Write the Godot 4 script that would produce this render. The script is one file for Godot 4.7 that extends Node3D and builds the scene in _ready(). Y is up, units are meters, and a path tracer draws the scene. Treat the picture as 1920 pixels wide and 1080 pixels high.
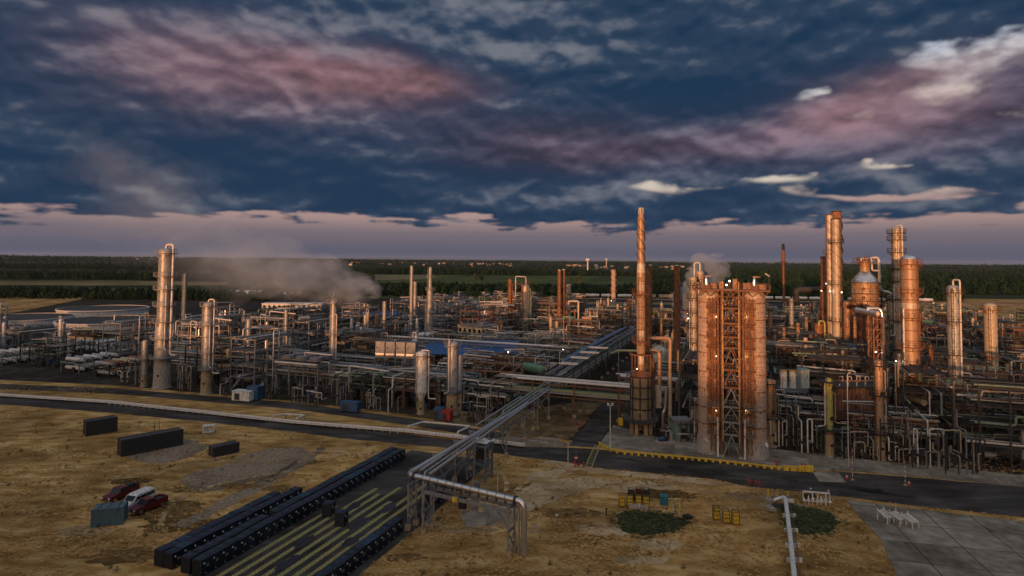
extends Node3D
# A refinery at dusk, seen from a drone 40 m above the ground.
const F := 1150.0          # focal length in pixels of a 1920 x 1080 frame
const PRX := 960.0
const PRY := 436.0         # the lens is shifted: the optical axis meets the frame above its middle
const CAMY := 40.0
var cb: Basis
var M := {}
var T := {}
var used := {}
var SUN := Vector3(sin(deg_to_rad(-25.0)), tan(deg_to_rad(2.0)), cos(deg_to_rad(-25.0))).normalized()
var rng := RandomNumberGenerator.new()


func _ready():
	rng.seed = 7
	make_camera()
	make_sky()
	make_sun()
	make_materials()
	print("materials ", Time.get_ticks_msec())
	build_ground()
	build_far_land()
	print("land ", Time.get_ticks_msec())
	build_main_heater()
	build_coke_drums()
	build_right_units()
	print("right ", Time.get_ticks_msec())
	build_centre_units()
	build_left_units()
	print("left ", Time.get_ticks_msec())
	build_pipe_bridges()
	build_process_area()
	print("process ", Time.get_ticks_msec())
	build_foreground()
	build_storage_yard()
	build_vehicles()
	build_lamps()
	build_steam()
	print("done ", Time.get_ticks_msec(), " nodes ", count_nodes(self))


func count_nodes(n: Node) -> int:
	var k := 1
	for c in n.get_children():
		k += count_nodes(c)
	return k


# ---------------------------------------------------------------- camera, sky, sun
func make_camera():
	cb = Basis(Vector3.RIGHT, deg_to_rad(2.5)) * Basis(Vector3.BACK, deg_to_rad(0.53))
	var c := Camera3D.new()
	c.name = "camera"
	c.projection = Camera3D.PROJECTION_FRUSTUM
	c.near = 0.5
	c.far = 40000.0
	c.size = 0.5 * 1080.0 / F
	c.frustum_offset = Vector2(0, -(540.0 - PRY) / F * 0.5)
	c.transform = Transform3D(cb, Vector3(0, CAMY, 0))
	add_child(c)
	c.current = true


func sm(a: float, b: float, x: float) -> float:
	var t := clampf((x - a) / (b - a), 0.0, 1.0)
	return t * t * (3.0 - 2.0 * t)


var sn1 := FastNoiseLite.new()
var sn2 := FastNoiseLite.new()
var sn3 := FastNoiseLite.new()
var sn4 := FastNoiseLite.new()
# azimuth, elevation, half width, half height (degrees), cover added
const CLOUDS := [[6.0, 16.5, 17.0, 4.6, 0.42], [4.0, 9.4, 30.0, 2.8, 0.40], [13.0, 4.9, 12.0, 1.1, 0.42], [-2.0, 6.2, 8.0, 2.0, 0.35], [-22.0, 9.0, 22.0, 4.6, 0.5], [27.0, 9.8, 9.0, 1.6, 0.35],
	[17.5, 6.5, 6.0, 1.0, -0.60], [25.0, 7.3, 4.6, 0.95, -0.60], [31.0, 5.2, 7.0, 0.6, -0.55], [35.5, 16.6, 5.0, 2.6, -0.70], [22.6, 17.6, 2.6, 1.8, -0.40], [17.2, 15.0, 3.0, 1.0, -0.36], [25.0, 14.2, 3.4, 1.2, -0.42], [-3.0, 15.8, 2.5, 1.2, -0.3], [30.0, 21.0, 12.0, 2.4, 0.35], [31.6, 14.5, 2.4, 0.9, 0.9],
	[-22.0, 18.8, 9.0, 1.2, 0.5], [30.0, 6.3, 8.0, 0.7, 0.4], [25.0, 4.5, 7.0, 0.6, 0.4], [-16.0, 15.0, 16.0, 2.0, 0.2], [33.0, 8.4, 2.6, 0.4, -0.6], [-10.0, 21.0, 30.0, 3.0, 0.25]]
# azimuth, elevation, half width, half height, strength of the sunset's pink on the clouds
const PINK := [[31.0, 12.0, 7.5, 2.0, 0.62], [-12.5, 16.4, 7.0, 1.5, 0.85], [-24.0, 15.2, 13.0, 3.4, 0.48], [14.0, 9.8, 14.0, 1.3, 0.22], [36.0, 14.6, 8.0, 1.6, 0.4], [0.0, 12.0, 9.0, 2.0, 0.15]]
# azimuth of the places where the foot of the cloud bank hangs lower (above zero) or higher
const BASE := [[10.0, 0.0, 6.0, 1.0, 1.1], [-14.0, 0.0, 14.0, 1.0, -0.4], [26.0, 0.0, 6.0, 1.0, 0.3]]
# azimuth, elevation, half width, half height, how far the clouds darken there
const DARK := [[4.0, 8.0, 17.0, 0.8, 0.9], [7.0, 15.2, 12.0, 2.2, 0.55], [20.0, 15.4, 6.0, 1.2, 0.6], [-20.0, 8.5, 18.0, 3.0, 0.5], [16.0, 6.0, 5.0, 0.9, 0.3], [29.0, 6.2, 6.0, 0.7, 0.5]]


func bumps(list: Array, a: float, e: float) -> float:
	var o := 0.0
	for b in list:
		var x: float = (a - b[0]) / b[2]
		var y: float = (e - b[1]) / b[3]
		var r := x * x + y * y
		if r < 7.0:
			o += b[4] * exp(-r)
	return o


# how thick the cloud is at a place in the sky: broad masses with rounded lobes heaped in them
func cloud_mass(d: Vector3) -> float:
	return 0.75 * sn3.get_noise_3d(d.x, d.y * 2.6, d.z) + 0.55 * (0.42 - absf(sn4.get_noise_3d(d.x, d.y * 2.1, d.z)) * 2.0)


func sky_colour(az: float, el: float) -> Color:
	var ca := cos(az)
	var d := Vector3(sin(az) * cos(el), sin(el), -ca * cos(el))
	var k := 1.0 / (maxf(d.y, 0.0) + 0.13)
	var q := Vector2(d.x, d.z) * k
	var w1 := sn2.get_noise_2d(q.x * 0.9 + 31.0, q.y * 0.9)
	var w2 := sn2.get_noise_2d(q.x * 0.9 - 57.0, q.y * 0.9 + 19.0)
	var n := sn1.get_noise_2d(q.x + w1 * 0.35, q.y + w2 * 0.35)
	var fine := cloud_mass(d)
	var above := cloud_mass(Vector3(d.x + 0.004, d.y + 0.012, d.z))
	var a := rad_to_deg(az)
	var e := rad_to_deg(el)
	var aw := a + w1 * 5.0 + fine * 2.6
	var ew := e + w2 * 1.2 + fine * 0.8
	# a bank of cloud all round, breaking up overhead
	var beyond := sm(46.0, 75.0, absf(a)) * (1.0 - sm(20.0, 32.0, e))
	var bank := 0.44 - 0.72 * sm(19.0, 44.0, e) + 0.3 * beyond + 0.20 * (1.0 - sm(-8.0, 4.0, a))
	var cover := bank + n * 0.55 + fine * 0.62 + bumps(CLOUDS, aw, ew)
	# the foot of the bank hangs in flat layers
	var layer := sn3.get_noise_3d(d.x * 1.3, d.y * 13.0, d.z * 1.3)
	cover -= 1.5 * (1.0 - sm(1.6, 5.0, e + layer * 1.5 + fine * 0.35 + bumps(BASE, a, 0.0)))
	var pink := bumps(PINK, aw, ew)
	var dark := bumps(DARK, aw, ew)
	# clear air
	var clear := Color(0.064, 0.068, 0.100)
	clear = clear.lerp(Color(0.110, 0.093, 0.112), sm(0.4, 2.2, e))
	clear = clear.lerp(Color(0.270, 0.182, 0.168), sm(1.9, 4.2, e))
	clear = clear.lerp(Color(0.42, 0.365, 0.31), sm(4.8, 7.2, e))
	clear = clear.lerp(Color(0.31, 0.36, 0.42), sm(9.0, 17.0, e))
	clear = clear.lerp(Color(0.46, 0.30, 0.26), clampf(pink, 0.0, 0.5))
	# clouds: dark undersides, paler where the mass thins out upwards
	var lit := clampf(0.34 + (fine - above) * 0.95 - fine * 0.10 + w1 * 0.45 - n * 0.25 - dark * 0.30 - beyond * 0.12, 0.0, 1.0)
	var cloud := Color(0.009, 0.025, 0.054).lerp(Color(0.023, 0.041, 0.073), lit * 1.7 if lit < 0.588 else 1.0).lerp(Color(0.105, 0.114, 0.140), sm(0.34, 1.0, lit))
	var purple := exp(-pow((e - 10.2) / 2.4, 2.0)) * 0.50 * sm(-14.0, 4.0, a)
	cloud = cloud.lerp(Color(0.062, 0.052, 0.084) * (0.30 + lit * 1.4), purple)
	cloud = cloud.lerp(Color(0.21, 0.112, 0.125) * (0.45 + lit * 0.9), clampf(pink * 1.1, 0.0, 0.85))
	var c := clear.lerp(cloud, sm(-0.10, 0.20, cover))
	# the afterglow round the low sun
	var off := acos(clampf(d.dot(SUN), -1.0, 1.0))
	return c + Color(1.0, 0.62, 0.36) * (1.7 * exp(-off * off / 0.26))


func make_sky():
	sn1.seed = 11
	sn1.noise_type = FastNoiseLite.TYPE_SIMPLEX_SMOOTH
	sn1.frequency = 0.42
	sn1.fractal_octaves = 5
	sn1.fractal_gain = 0.5
	sn2.seed = 23
	sn2.frequency = 0.7
	sn2.fractal_octaves = 3
	sn3.seed = 5
	sn3.noise_type = FastNoiseLite.TYPE_SIMPLEX_SMOOTH
	sn3.frequency = 4.2
	sn3.fractal_octaves = 6
	sn3.fractal_gain = 0.52
	sn4.seed = 8
	sn4.noise_type = FastNoiseLite.TYPE_SIMPLEX_SMOOTH
	sn4.frequency = 6.0
	sn4.fractal_octaves = 6
	var w := 360
	var im := Image.create(w, w / 2, false, Image.FORMAT_RGBF)
	var below := Color(0.05, 0.045, 0.04)
	for y in w / 2:
		var el := PI / 2 - (y + 0.5) / (w / 2) * PI
		for x in w:
			var az := wrapf((x + 0.5) / w * TAU, -PI, PI)
			im.set_pixel(x, y, sky_colour(az, el) if el > -0.02 else below)
	im.resize(4096, 2048, Image.INTERPOLATE_BILINEAR)
	# the part of the sky that shows in the frame is worked out at full size, with the same formula
	for y in range(740, 1030):
		var el := PI / 2 - (y + 0.5) / 2048.0 * PI
		for x in range(-480, 480):
			im.set_pixel(posmod(x, 4096), y, sky_colour((x + 0.5) / 4096.0 * TAU, el) if el > -0.02 else below)
	var sky := Sky.new()
	var m := PanoramaSkyMaterial.new()
	m.panorama = ImageTexture.create_from_image(im)
	sky.sky_material = m
	var e := Environment.new()
	e.background_mode = Environment.BG_SKY
	e.sky = sky
	e.background_energy_multiplier = 1.0
	e.tonemap_mode = Environment.TONE_MAPPER_LINEAR
	e.tonemap_exposure = 1.5
	e.fog_enabled = true
	e.fog_density = 0.000014
	e.fog_light_color = Color(0.62, 0.68, 0.80)
	e.ssao_enabled = true
	e.ssil_enabled = true
	e.sdfgi_enabled = true
	e.volumetric_fog_enabled = true
	e.volumetric_fog_density = 0.0
	var we := WorldEnvironment.new()
	we.name = "world_environment"
	we.environment = e
	add_child(we)


func make_sun():
	var l := DirectionalLight3D.new()
	l.name = "sun"
	l.light_color = Color(1.0, 0.69, 0.47)
	l.light_energy = 1.02
	l.light_angular_distance = 0.8
	l.shadow_enabled = true
	# two degrees above the horizon, behind the camera and to its left
	l.basis = Basis.looking_at(-SUN)
	add_child(l)


# ---------------------------------------------------------------- from the photograph's pixels to places on the ground
func dirp(px: float, py: float) -> Vector3:
	return cb * Vector3((px - PRX) / F, -(py - PRY) / F, -1.0)


func g(px: float, py: float, h := 0.0) -> Vector3:
	var d := dirp(px, py)
	return Vector3(0, CAMY, 0) + d * ((h - CAMY) / d.y)


func ad(px: float, py: float, depth: float) -> Vector3:
	var d := dirp(px, py)
	return Vector3(0, CAMY, 0) + d * (depth / -d.z)


func gd(px: float, depth: float, h := 0.0) -> Vector3:
	var p := ad(px, 486.0 + 46000.0 / depth * 0.6, depth)
	p.y = h
	return p


func hgt(base: Vector3, px: float, py: float) -> float:
	return ad(px, py, -base.z).y


func wpx(n: float, depth: float) -> float:
	return n * depth / F


# ---------------------------------------------------------------- things, parts, tags
func numbered(called: String) -> String:
	var k: int = used.get(called, 0)
	used[called] = k + 1
	return called if k == 0 else "%s_%03d" % [called, k]


func tag(o: Node, label: String, category: String, group := "") -> Node:
	o.set_meta("label", label)
	o.set_meta("category", category)
	if group:
		o.set_meta("group", group)
	return o


func thing(called: String, label: String, category: String, at := Vector3.ZERO, turn := 0.0, group := "") -> Node3D:
	var o := Node3D.new()
	o.name = numbered(called)
	o.position = at
	o.rotation.y = turn
	tag(o, label, category, group)
	add_child(o)
	return o


func copy(o: Node3D, at: Vector3, turn := 0.0, label := "") -> Node3D:
	var c: Node3D = o.duplicate()
	var base := String(o.name)
	c.name = numbered(o.get_meta("plain_name", base))
	c.position = at
	c.rotation.y = turn
	if label:
		c.set_meta("label", label)
	add_child(c)
	return c


func structure(called: String, b: MB, m: Material, label := "", parent: Node = null) -> MeshInstance3D:
	var o := part(self if parent == null else parent, called, b, m)
	if parent == null:
		o.name = numbered(called)
		o.set_meta("kind", "structure")
		if label:
			o.set_meta("label", label)
			o.set_meta("category", called.replace("_", " "))
	return o


func part(parent: Node, called: String, b: MB, m: Material) -> MeshInstance3D:
	return put(parent, called, b.mesh(), m)


func put(parent: Node, called: String, mesh: Mesh, m: Material, at := Vector3.ZERO, turn := 0.0) -> MeshInstance3D:
	var o := MeshInstance3D.new()
	o.name = called
	o.mesh = mesh
	o.material_override = m
	o.position = at
	o.rotation.y = turn
	parent.add_child(o, true)
	return o


# ---------------------------------------------------------------- mesh builder
class MB:
	var v := PackedVector3Array()
	var n := PackedVector3Array()
	var ix := PackedInt32Array()

	func tri(a: Vector3, b: Vector3, c: Vector3):
		var nn := (c - a).cross(b - a).normalized()
		var k := v.size()
		v.append_array([a, b, c])
		n.append_array([nn, nn, nn])
		ix.append_array([k, k + 1, k + 2])

	func quad(a: Vector3, b: Vector3, c: Vector3, d: Vector3):   # clockwise seen from the front
		var nn := (c - a).cross(b - a).normalized()
		var k := v.size()
		v.append_array([a, b, c, d])
		n.append_array([nn, nn, nn, nn])
		ix.append_array([k, k + 1, k + 2, k, k + 2, k + 3])

	func box(c: Vector3, s: Vector3, bs := Basis.IDENTITY) -> MB:
		var x := bs.x * s.x * 0.5
		var y := bs.y * s.y * 0.5
		var z := bs.z * s.z * 0.5
		for q in [[x, y, z], [-x, y, -z], [z, y, -x], [-z, y, x]]:
			var o: Vector3 = q[2]
			var r: Vector3 = q[0]
			quad(c + o - r + y, c + o + r + y, c + o + r - y, c + o - r - y)
		quad(c + y - x - z, c + y + x - z, c + y + x + z, c + y - x + z)
		quad(c - y - x + z, c - y + x + z, c - y + x - z, c - y - x - z)
		return self

	func bar(a: Vector3, b: Vector3, w: float, h := -1.0) -> MB:
		var d := b - a
		var l := d.length()
		if l < 0.001:
			return self
		d /= l
		var side := d.cross(Vector3.UP)
		side = Vector3.RIGHT if side.length() < 0.01 else side.normalized()
		box((a + b) * 0.5, Vector3(l, w if h < 0 else h, w), Basis(d, side.cross(d), side))
		return self

	func ring(c: Vector3, ax: Vector3, up: Vector3, r: float, sides: int) -> PackedVector3Array:
		var o := PackedVector3Array()
		var s := ax.cross(up)
		for i in sides:
			var a := TAU * i / sides
			o.append(c + (up * cos(a) + s * sin(a)) * r)
		return o

	func frame_for(d: Vector3) -> Vector3:
		var u := Vector3.UP if absf(d.y) < 0.9 else Vector3.BACK
		return (u - d * u.dot(d)).normalized()

	func cyl(a: Vector3, b: Vector3, r0: float, r1 := -1.0, sides := 10, caps := true) -> MB:
		if r1 < 0:
			r1 = r0
		var d := (b - a).normalized()
		var up := frame_for(d)
		var s := d.cross(up)
		var k := v.size()
		var slope := (r0 - r1) / maxf((b - a).length(), 0.001)
		for i in sides + 1:
			var t := TAU * i / sides
			var o := up * cos(t) + s * sin(t)
			v.append(a + o * r0)
			v.append(b + o * r1)
			var nn := (o + d * slope).normalized()
			n.append(nn)
			n.append(nn)
			if i < sides:
				var j := k + i * 2
				ix.append_array([j, j + 1, j + 3, j, j + 3, j + 2])
		if caps:
			for e in 2:
				var c := a if e == 0 else b
				var r := r0 if e == 0 else r1
				if r < 0.001:
					continue
				var m := v.size()
				var nn := -d if e == 0 else d
				v.append(c)
				n.append(nn)
				for i in sides:
					var t := TAU * i / sides
					v.append(c + (up * cos(t) + s * sin(t)) * r)
					n.append(nn)
				for i in sides:
					var p := m + 1 + i
					var q := m + 1 + (i + 1) % sides
					if e == 0:
						ix.append_array([m, p, q])
					else:
						ix.append_array([m, q, p])
		return self

	# profile: [radius, y] pairs from the bottom up, turned about the upright axis through c
	func lathe(c: Vector3, prof: Array, sides := 16, from := 0.0, to := TAU) -> MB:
		var k := v.size()
		var m := prof.size()
		for j in m:
			var p0: Array = prof[maxi(j - 1, 0)]
			var p1: Array = prof[mini(j + 1, m - 1)]
			var tr := Vector2(p1[0] - p0[0], p1[1] - p0[1]).normalized()
			for i in sides + 1:
				var t := from + (to - from) * i / sides
				var o := Vector3(cos(t), 0, sin(t))
				v.append(c + o * float(prof[j][0]) + Vector3.UP * float(prof[j][1]))
				n.append((o * tr.y - Vector3.UP * tr.x).normalized())
		for j in m - 1:
			for i in sides:
				var a := k + j * (sides + 1) + i
				var b := a + sides + 1
				ix.append_array([a, b + 1, b, a, a + 1, b + 1])
		return self

	# a pipe along points, its corners rounded
	func pipe(pts: Array, r: float, sides := 8, bend := -1.0) -> MB:
		var p := PackedVector3Array()
		var br := r * 2.5 if bend < 0 else bend
		for i in pts.size():
			if i == 0 or i == pts.size() - 1 or br <= 0.0:
				p.append(pts[i])
				continue
			var a: Vector3 = pts[i - 1] - pts[i]
			var b: Vector3 = pts[i + 1] - pts[i]
			var l := minf(br, minf(a.length(), b.length()) * 0.48)
			var s: Vector3 = pts[i] + a.normalized() * l
			var e: Vector3 = pts[i] + b.normalized() * l
			for q in 5:
				var t := q / 4.0
				p.append(s.lerp(pts[i], t).lerp((pts[i] as Vector3).lerp(e, t), t))
		var up := Vector3.ZERO
		var k := v.size()
		var m := p.size()
		for i in m:
			var d := (p[mini(i + 1, m - 1)] - p[maxi(i - 1, 0)]).normalized()
			if i == 0:
				up = frame_for(d)
			up = (up - d * up.dot(d)).normalized()
			var s := d.cross(up)
			for j in sides + 1:
				var t := TAU * j / sides
				var o := up * cos(t) + s * sin(t)
				v.append(p[i] + o * r)
				n.append(o)
			if i < m - 1:
				for j in sides:
					var a := k + i * (sides + 1) + j
					var b := a + sides + 1
					ix.append_array([a, b, b + 1, a, b + 1, a + 1])
		for e in 2:
			var c := p[0] if e == 0 else p[m - 1]
			var base := k if e == 0 else k + (m - 1) * (sides + 1)
			var q := v.size()
			var nn := (p[0] - p[1]).normalized() if e == 0 else (p[m - 1] - p[m - 2]).normalized()
			v.append(c)
			n.append(nn)
			for j in sides + 1:
				v.append(v[base + j])
				n.append(nn)
			for j in sides:
				if e == 0:
					ix.append_array([q, q + 1 + j, q + 2 + j])
				else:
					ix.append_array([q, q + 2 + j, q + 1 + j])
		return self

	# a flat polygon (points anticlockwise or clockwise), facing up, with an edge of the given depth
	func slab(poly: PackedVector2Array, y: float, thick := 0.0) -> MB:
		var t := Geometry2D.triangulate_polygon(poly)
		var k := v.size()
		for p in poly:
			v.append(Vector3(p.x, y, p.y))
			n.append(Vector3.UP)
		for i in range(0, t.size(), 3):
			var a := poly[t[i]]
			var b := poly[t[i + 1]]
			var c := poly[t[i + 2]]
			var up := (b - a).cross(c - a) > 0.0
			ix.append_array([k + t[i], k + t[i + 1], k + t[i + 2]] if up else [k + t[i], k + t[i + 2], k + t[i + 1]])
		if thick > 0.0:
			var cw := Geometry2D.is_polygon_clockwise(poly)
			for i in poly.size():
				var a := poly[i]
				var b := poly[(i + 1) % poly.size()]
				if cw:
					var s := a
					a = b
					b = s
				quad(Vector3(b.x, y, b.y), Vector3(a.x, y, a.y), Vector3(a.x, y - thick, a.y), Vector3(b.x, y - thick, b.y))
		return self

	# a profile in the x-y plane pushed along z
	func prism(poly: PackedVector2Array, z0: float, z1: float, tf := Transform3D.IDENTITY) -> MB:
		var t := Geometry2D.triangulate_polygon(poly)
		for e in 2:
			var z := z0 if e == 0 else z1
			for i in range(0, t.size(), 3):
				var a := poly[t[i]]
				var b := poly[t[i + 1]]
				var c := poly[t[i + 2]]
				var pa := tf * Vector3(a.x, a.y, z)
				var pb := tf * Vector3(b.x, b.y, z)
				var pc := tf * Vector3(c.x, c.y, z)
				if ((b - a).cross(c - a) > 0.0) == (e == 0):
					tri(pa, pb, pc)
				else:
					tri(pa, pc, pb)
		var cw := Geometry2D.is_polygon_clockwise(poly)
		for i in poly.size():
			var a := poly[i]
			var b := poly[(i + 1) % poly.size()]
			if cw:
				var s := a
				a = b
				b = s
			quad(tf * Vector3(a.x, a.y, z1), tf * Vector3(a.x, a.y, z0), tf * Vector3(b.x, b.y, z0), tf * Vector3(b.x, b.y, z1))
		return self

	func mesh() -> ArrayMesh:
		var m := ArrayMesh.new()
		if v.is_empty():
			return m
		var a := []
		a.resize(Mesh.ARRAY_MAX)
		a[Mesh.ARRAY_VERTEX] = v
		a[Mesh.ARRAY_NORMAL] = n
		a[Mesh.ARRAY_INDEX] = ix
		m.add_surface_from_arrays(Mesh.PRIMITIVE_TRIANGLES, a)
		return m


# ---------------------------------------------------------------- materials
func noise_image(sz: int, freq: float, oct: int, sd: int, kind := FastNoiseLite.TYPE_SIMPLEX_SMOOTH) -> Image:
	var f := FastNoiseLite.new()
	f.seed = sd
	f.noise_type = kind
	f.frequency = freq
	f.fractal_octaves = oct
	f.fractal_gain = 0.55
	return f.get_seamless_image(sz, sz)


func ramp_texture(im: Image, stops: Array) -> ImageTexture:   # stops: [position, linear colour]
	var gr := Gradient.new()
	gr.offsets = PackedFloat32Array(stops.map(func(s): return s[0]))
	gr.colors = PackedColorArray(stops.map(func(s): return s[1]))
	var lut := PackedByteArray()
	for k in 256:
		var c := gr.sample(k / 255.0)
		var q := c.linear_to_srgb()
		lut.append_array([q.r8, q.g8, q.b8, c.a8])
	var grey: Image = im.duplicate()
	grey.convert(Image.FORMAT_L8)
	var src := grey.get_data()
	var out := PackedByteArray()
	out.resize(src.size() * 4)
	for k in src.size():
		out.encode_u32(k * 4, lut.decode_u32(src[k] * 4))
	return ImageTexture.create_from_image(Image.create_from_data(im.get_width(), im.get_height(), false, Image.FORMAT_RGBA8, out))


func mat(key: String, col: Color, rough := 0.6, metal := 0.0, rust := "", scale := 0.25, streak := 0.12) -> StandardMaterial3D:
	var m := StandardMaterial3D.new()
	m.resource_name = key
	m.albedo_color = col.linear_to_srgb()
	m.albedo_texture = T.mottle
	m.roughness = rough
	m.metallic = metal
	m.uv1_triplanar = true
	m.uv1_world_triplanar = true
	m.uv1_scale = Vector3(scale, scale, scale)
	if rust:
		m.detail_enabled = true
		m.detail_blend_mode = BaseMaterial3D.BLEND_MODE_MIX
		m.detail_albedo = T[rust]
		m.detail_uv_layer = BaseMaterial3D.DETAIL_UV_2
		m.uv2_triplanar = true
		m.uv2_world_triplanar = true
		m.uv2_scale = Vector3(0.26, 0.26 * streak / 0.12 * 0.22, 0.26)
	M[key] = m
	return m


func plain(key: String, col: Color, rough := 0.6, metal := 0.0) -> StandardMaterial3D:
	var m := StandardMaterial3D.new()
	m.resource_name = key
	m.albedo_color = col.linear_to_srgb()
	m.roughness = rough
	m.metallic = metal
	M[key] = m
	return m


func make_materials():
	T.mottle = ramp_texture(noise_image(512, 0.02, 5, 3), [[0.0, Color(0.62, 0.60, 0.58)], [0.5, Color(0.84, 0.83, 0.82)], [1.0, Color(1, 1, 1)]])
	var r := noise_image(512, 0.018, 6, 9)
	T.rust_light = ramp_texture(r, [[0.0, Color(0.10, 0.035, 0.012, 0)], [0.58, Color(0.16, 0.06, 0.02, 0.0)], [0.74, Color(0.16, 0.06, 0.02, 0.65)], [1.0, Color(0.07, 0.025, 0.012, 0.9)]])
	T.rust_mid = ramp_texture(r, [[0.0, Color(0.20, 0.075, 0.02, 0)], [0.40, Color(0.20, 0.08, 0.024, 0.08)], [0.55, Color(0.15, 0.055, 0.018, 0.75)], [0.70, Color(0.055, 0.022, 0.011, 0.9)], [1.0, Color(0.03, 0.014, 0.008, 0.97)]])
	T.rust_heavy = ramp_texture(r, [[0.0, Color(0.24, 0.10, 0.03, 0.2)], [0.4, Color(0.20, 0.075, 0.02, 0.7)], [0.65, Color(0.11, 0.042, 0.016, 0.92)], [1.0, Color(0.03, 0.014, 0.008, 0.97)]])
	T.rust_streak = ramp_texture(noise_image(512, 0.03, 6, 13), [[0.0, Color(0.12, 0.05, 0.02, 0)], [0.5, Color(0.16, 0.065, 0.025, 0.05)], [0.66, Color(0.15, 0.06, 0.022, 0.5)], [0.82, Color(0.05, 0.022, 0.012, 0.8)], [1.0, Color(0.03, 0.015, 0.01, 0.9)]])
	T.grime = ramp_texture(noise_image(512, 0.014, 6, 21), [[0.0, Color(0.03, 0.027, 0.022, 0)], [0.5, Color(0.03, 0.027, 0.022, 0.08)], [0.75, Color(0.03, 0.027, 0.022, 0.6)], [1.0, Color(0.02, 0.018, 0.015, 0.8)]])
	T.wear = ramp_texture(noise_image(512, 0.02, 6, 51), [[0.0, Color(0.05, 0.047, 0.044, 0)], [0.40, Color(0.05, 0.047, 0.044, 0.15)], [0.56, Color(0.05, 0.047, 0.044, 0.8)], [1.0, Color(0.03, 0.028, 0.026, 1.0)]])
	mat("drum_cladding", Color(0.43, 0.335, 0.27), 0.6, 0.05, "rust_streak")
	mat("pale_cladding", Color(0.55, 0.49, 0.40), 0.5, 0.1, "rust_light")
	mat("cream_cladding", Color(0.46, 0.41, 0.31), 0.5, 0.1, "rust_streak")
	mat("grey_cladding", Color(0.40, 0.41, 0.41), 0.5, 0.25, "grime")
	mat("silver_cladding", Color(0.62, 0.62, 0.62), 0.28, 0.85, "")
	mat("rusty_shell", Color(0.36, 0.22, 0.12), 0.75, 0.0, "rust_heavy")
	mat("orange_shell", Color(0.38, 0.255, 0.16), 0.5, 0.15, "rust_streak")
	mat("brown_shell", Color(0.22, 0.10, 0.05), 0.8, 0.0, "rust_heavy")
	mat("fire_brick_shell", Color(0.22, 0.17, 0.10), 0.8, 0.0, "grime")
	mat("dark_steel", Color(0.032, 0.030, 0.028), 0.75, 0.0, "")
	mat("black_steel", Color(0.016, 0.016, 0.017), 0.8, 0.0, "")
	mat("rust_steel", Color(0.13, 0.066, 0.042), 0.8, 0.0, "rust_mid")
	mat("red_steel", Color(0.14, 0.046, 0.032), 0.7, 0.0, "rust_mid")
	mat("orange_steel", Color(0.33, 0.185, 0.11), 0.65, 0.0, "rust_mid")
	mat("galvanised", Color(0.22, 0.235, 0.25), 0.55, 0.2, "grime")
	mat("blue_grey_steel", Color(0.14, 0.18, 0.23), 0.6, 0.2, "grime")
	mat("silver_pipe", Color(0.46, 0.46, 0.46), 0.42, 0.55, "grime")
	mat("white_pipe", Color(0.58, 0.57, 0.54), 0.45, 0.05, "rust_light")
	mat("tan_pipe", Color(0.30, 0.26, 0.19), 0.6, 0.05, "rust_light")
	mat("blue_pipe", Color(0.10, 0.17, 0.28), 0.5, 0.15, "grime")
	mat("green_pipe", Color(0.20, 0.30, 0.19), 0.55, 0.0, "grime")
	mat("lime_paint", Color(0.34, 0.36, 0.10), 0.5, 0.0, "rust_light")
	mat("green_vessel", Color(0.12, 0.25, 0.16), 0.45, 0.0, "grime")
	mat("teal_paint", Color(0.20, 0.36, 0.35), 0.5, 0.0, "grime")
	mat("pale_teal", Color(0.40, 0.52, 0.52), 0.5, 0.0, "rust_light")
	mat("white_paint", Color(0.72, 0.72, 0.70), 0.5, 0.0, "grime")
	mat("blue_paint", Color(0.02, 0.08, 0.20), 0.5, 0.0, "grime")
	mat("blue_roof", Color(0.02, 0.10, 0.27), 0.45, 0.1, "")
	mat("yellow_paint", Color(0.70, 0.48, 0.03), 0.55, 0.0, "grime")
	mat("yellow_steel", Color(0.50, 0.30, 0.05), 0.6, 0.0, "rust_mid")
	mat("red_paint", Color(0.33, 0.025, 0.02), 0.5, 0.0, "")
	mat("maroon_paint", Color(0.10, 0.008, 0.010), 0.3, 0.0, "")
	mat("concrete", Color(0.36, 0.34, 0.31), 0.85, 0.0, "grime", 0.35)
	mat("tan_concrete", Color(0.36, 0.28, 0.165), 0.85, 0.0, "grime", 0.35)
	mat("cream_wall", Color(0.50, 0.44, 0.29), 0.7, 0.0, "grime")
	mat("yellow_wall", Color(0.50, 0.40, 0.10), 0.7, 0.0, "grime")
	mat("brown_wall", Color(0.20, 0.10, 0.055), 0.75, 0.0, "rust_mid")
	mat("worn_yellow", Color(0.44, 0.37, 0.09), 0.8, 0.0, "wear", 0.5)
	M.worn_yellow.uv2_scale = Vector3(0.35, 0.35, 0.35)
	mat("oil_stain", Color(0.014, 0.013, 0.012), 0.35, 0.0, "")
	mat("worn_white", Color(0.16, 0.15, 0.135), 0.85, 0.0, "grime", 0.5)
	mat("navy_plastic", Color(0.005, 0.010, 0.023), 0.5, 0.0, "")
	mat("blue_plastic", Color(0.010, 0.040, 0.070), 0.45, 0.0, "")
	mat("teal_box", Color(0.01, 0.13, 0.19), 0.5, 0.0, "")
	mat("steel_blue", Color(0.07, 0.14, 0.18), 0.5, 0.0, "grime")
	mat("charcoal_paint", Color(0.030, 0.032, 0.036), 0.5, 0.0, "")
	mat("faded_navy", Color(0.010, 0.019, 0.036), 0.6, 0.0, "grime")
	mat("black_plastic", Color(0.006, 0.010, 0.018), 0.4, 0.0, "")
	plain("glass_dark", Color(0.012, 0.016, 0.02), 0.08)
	plain("tyre", Color(0.015, 0.015, 0.015), 0.85)
	plain("chrome", Color(0.6, 0.6, 0.6), 0.2, 1.0)
	plain("lamp_white", Color(0.9, 0.9, 0.9), 0.4)


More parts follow.
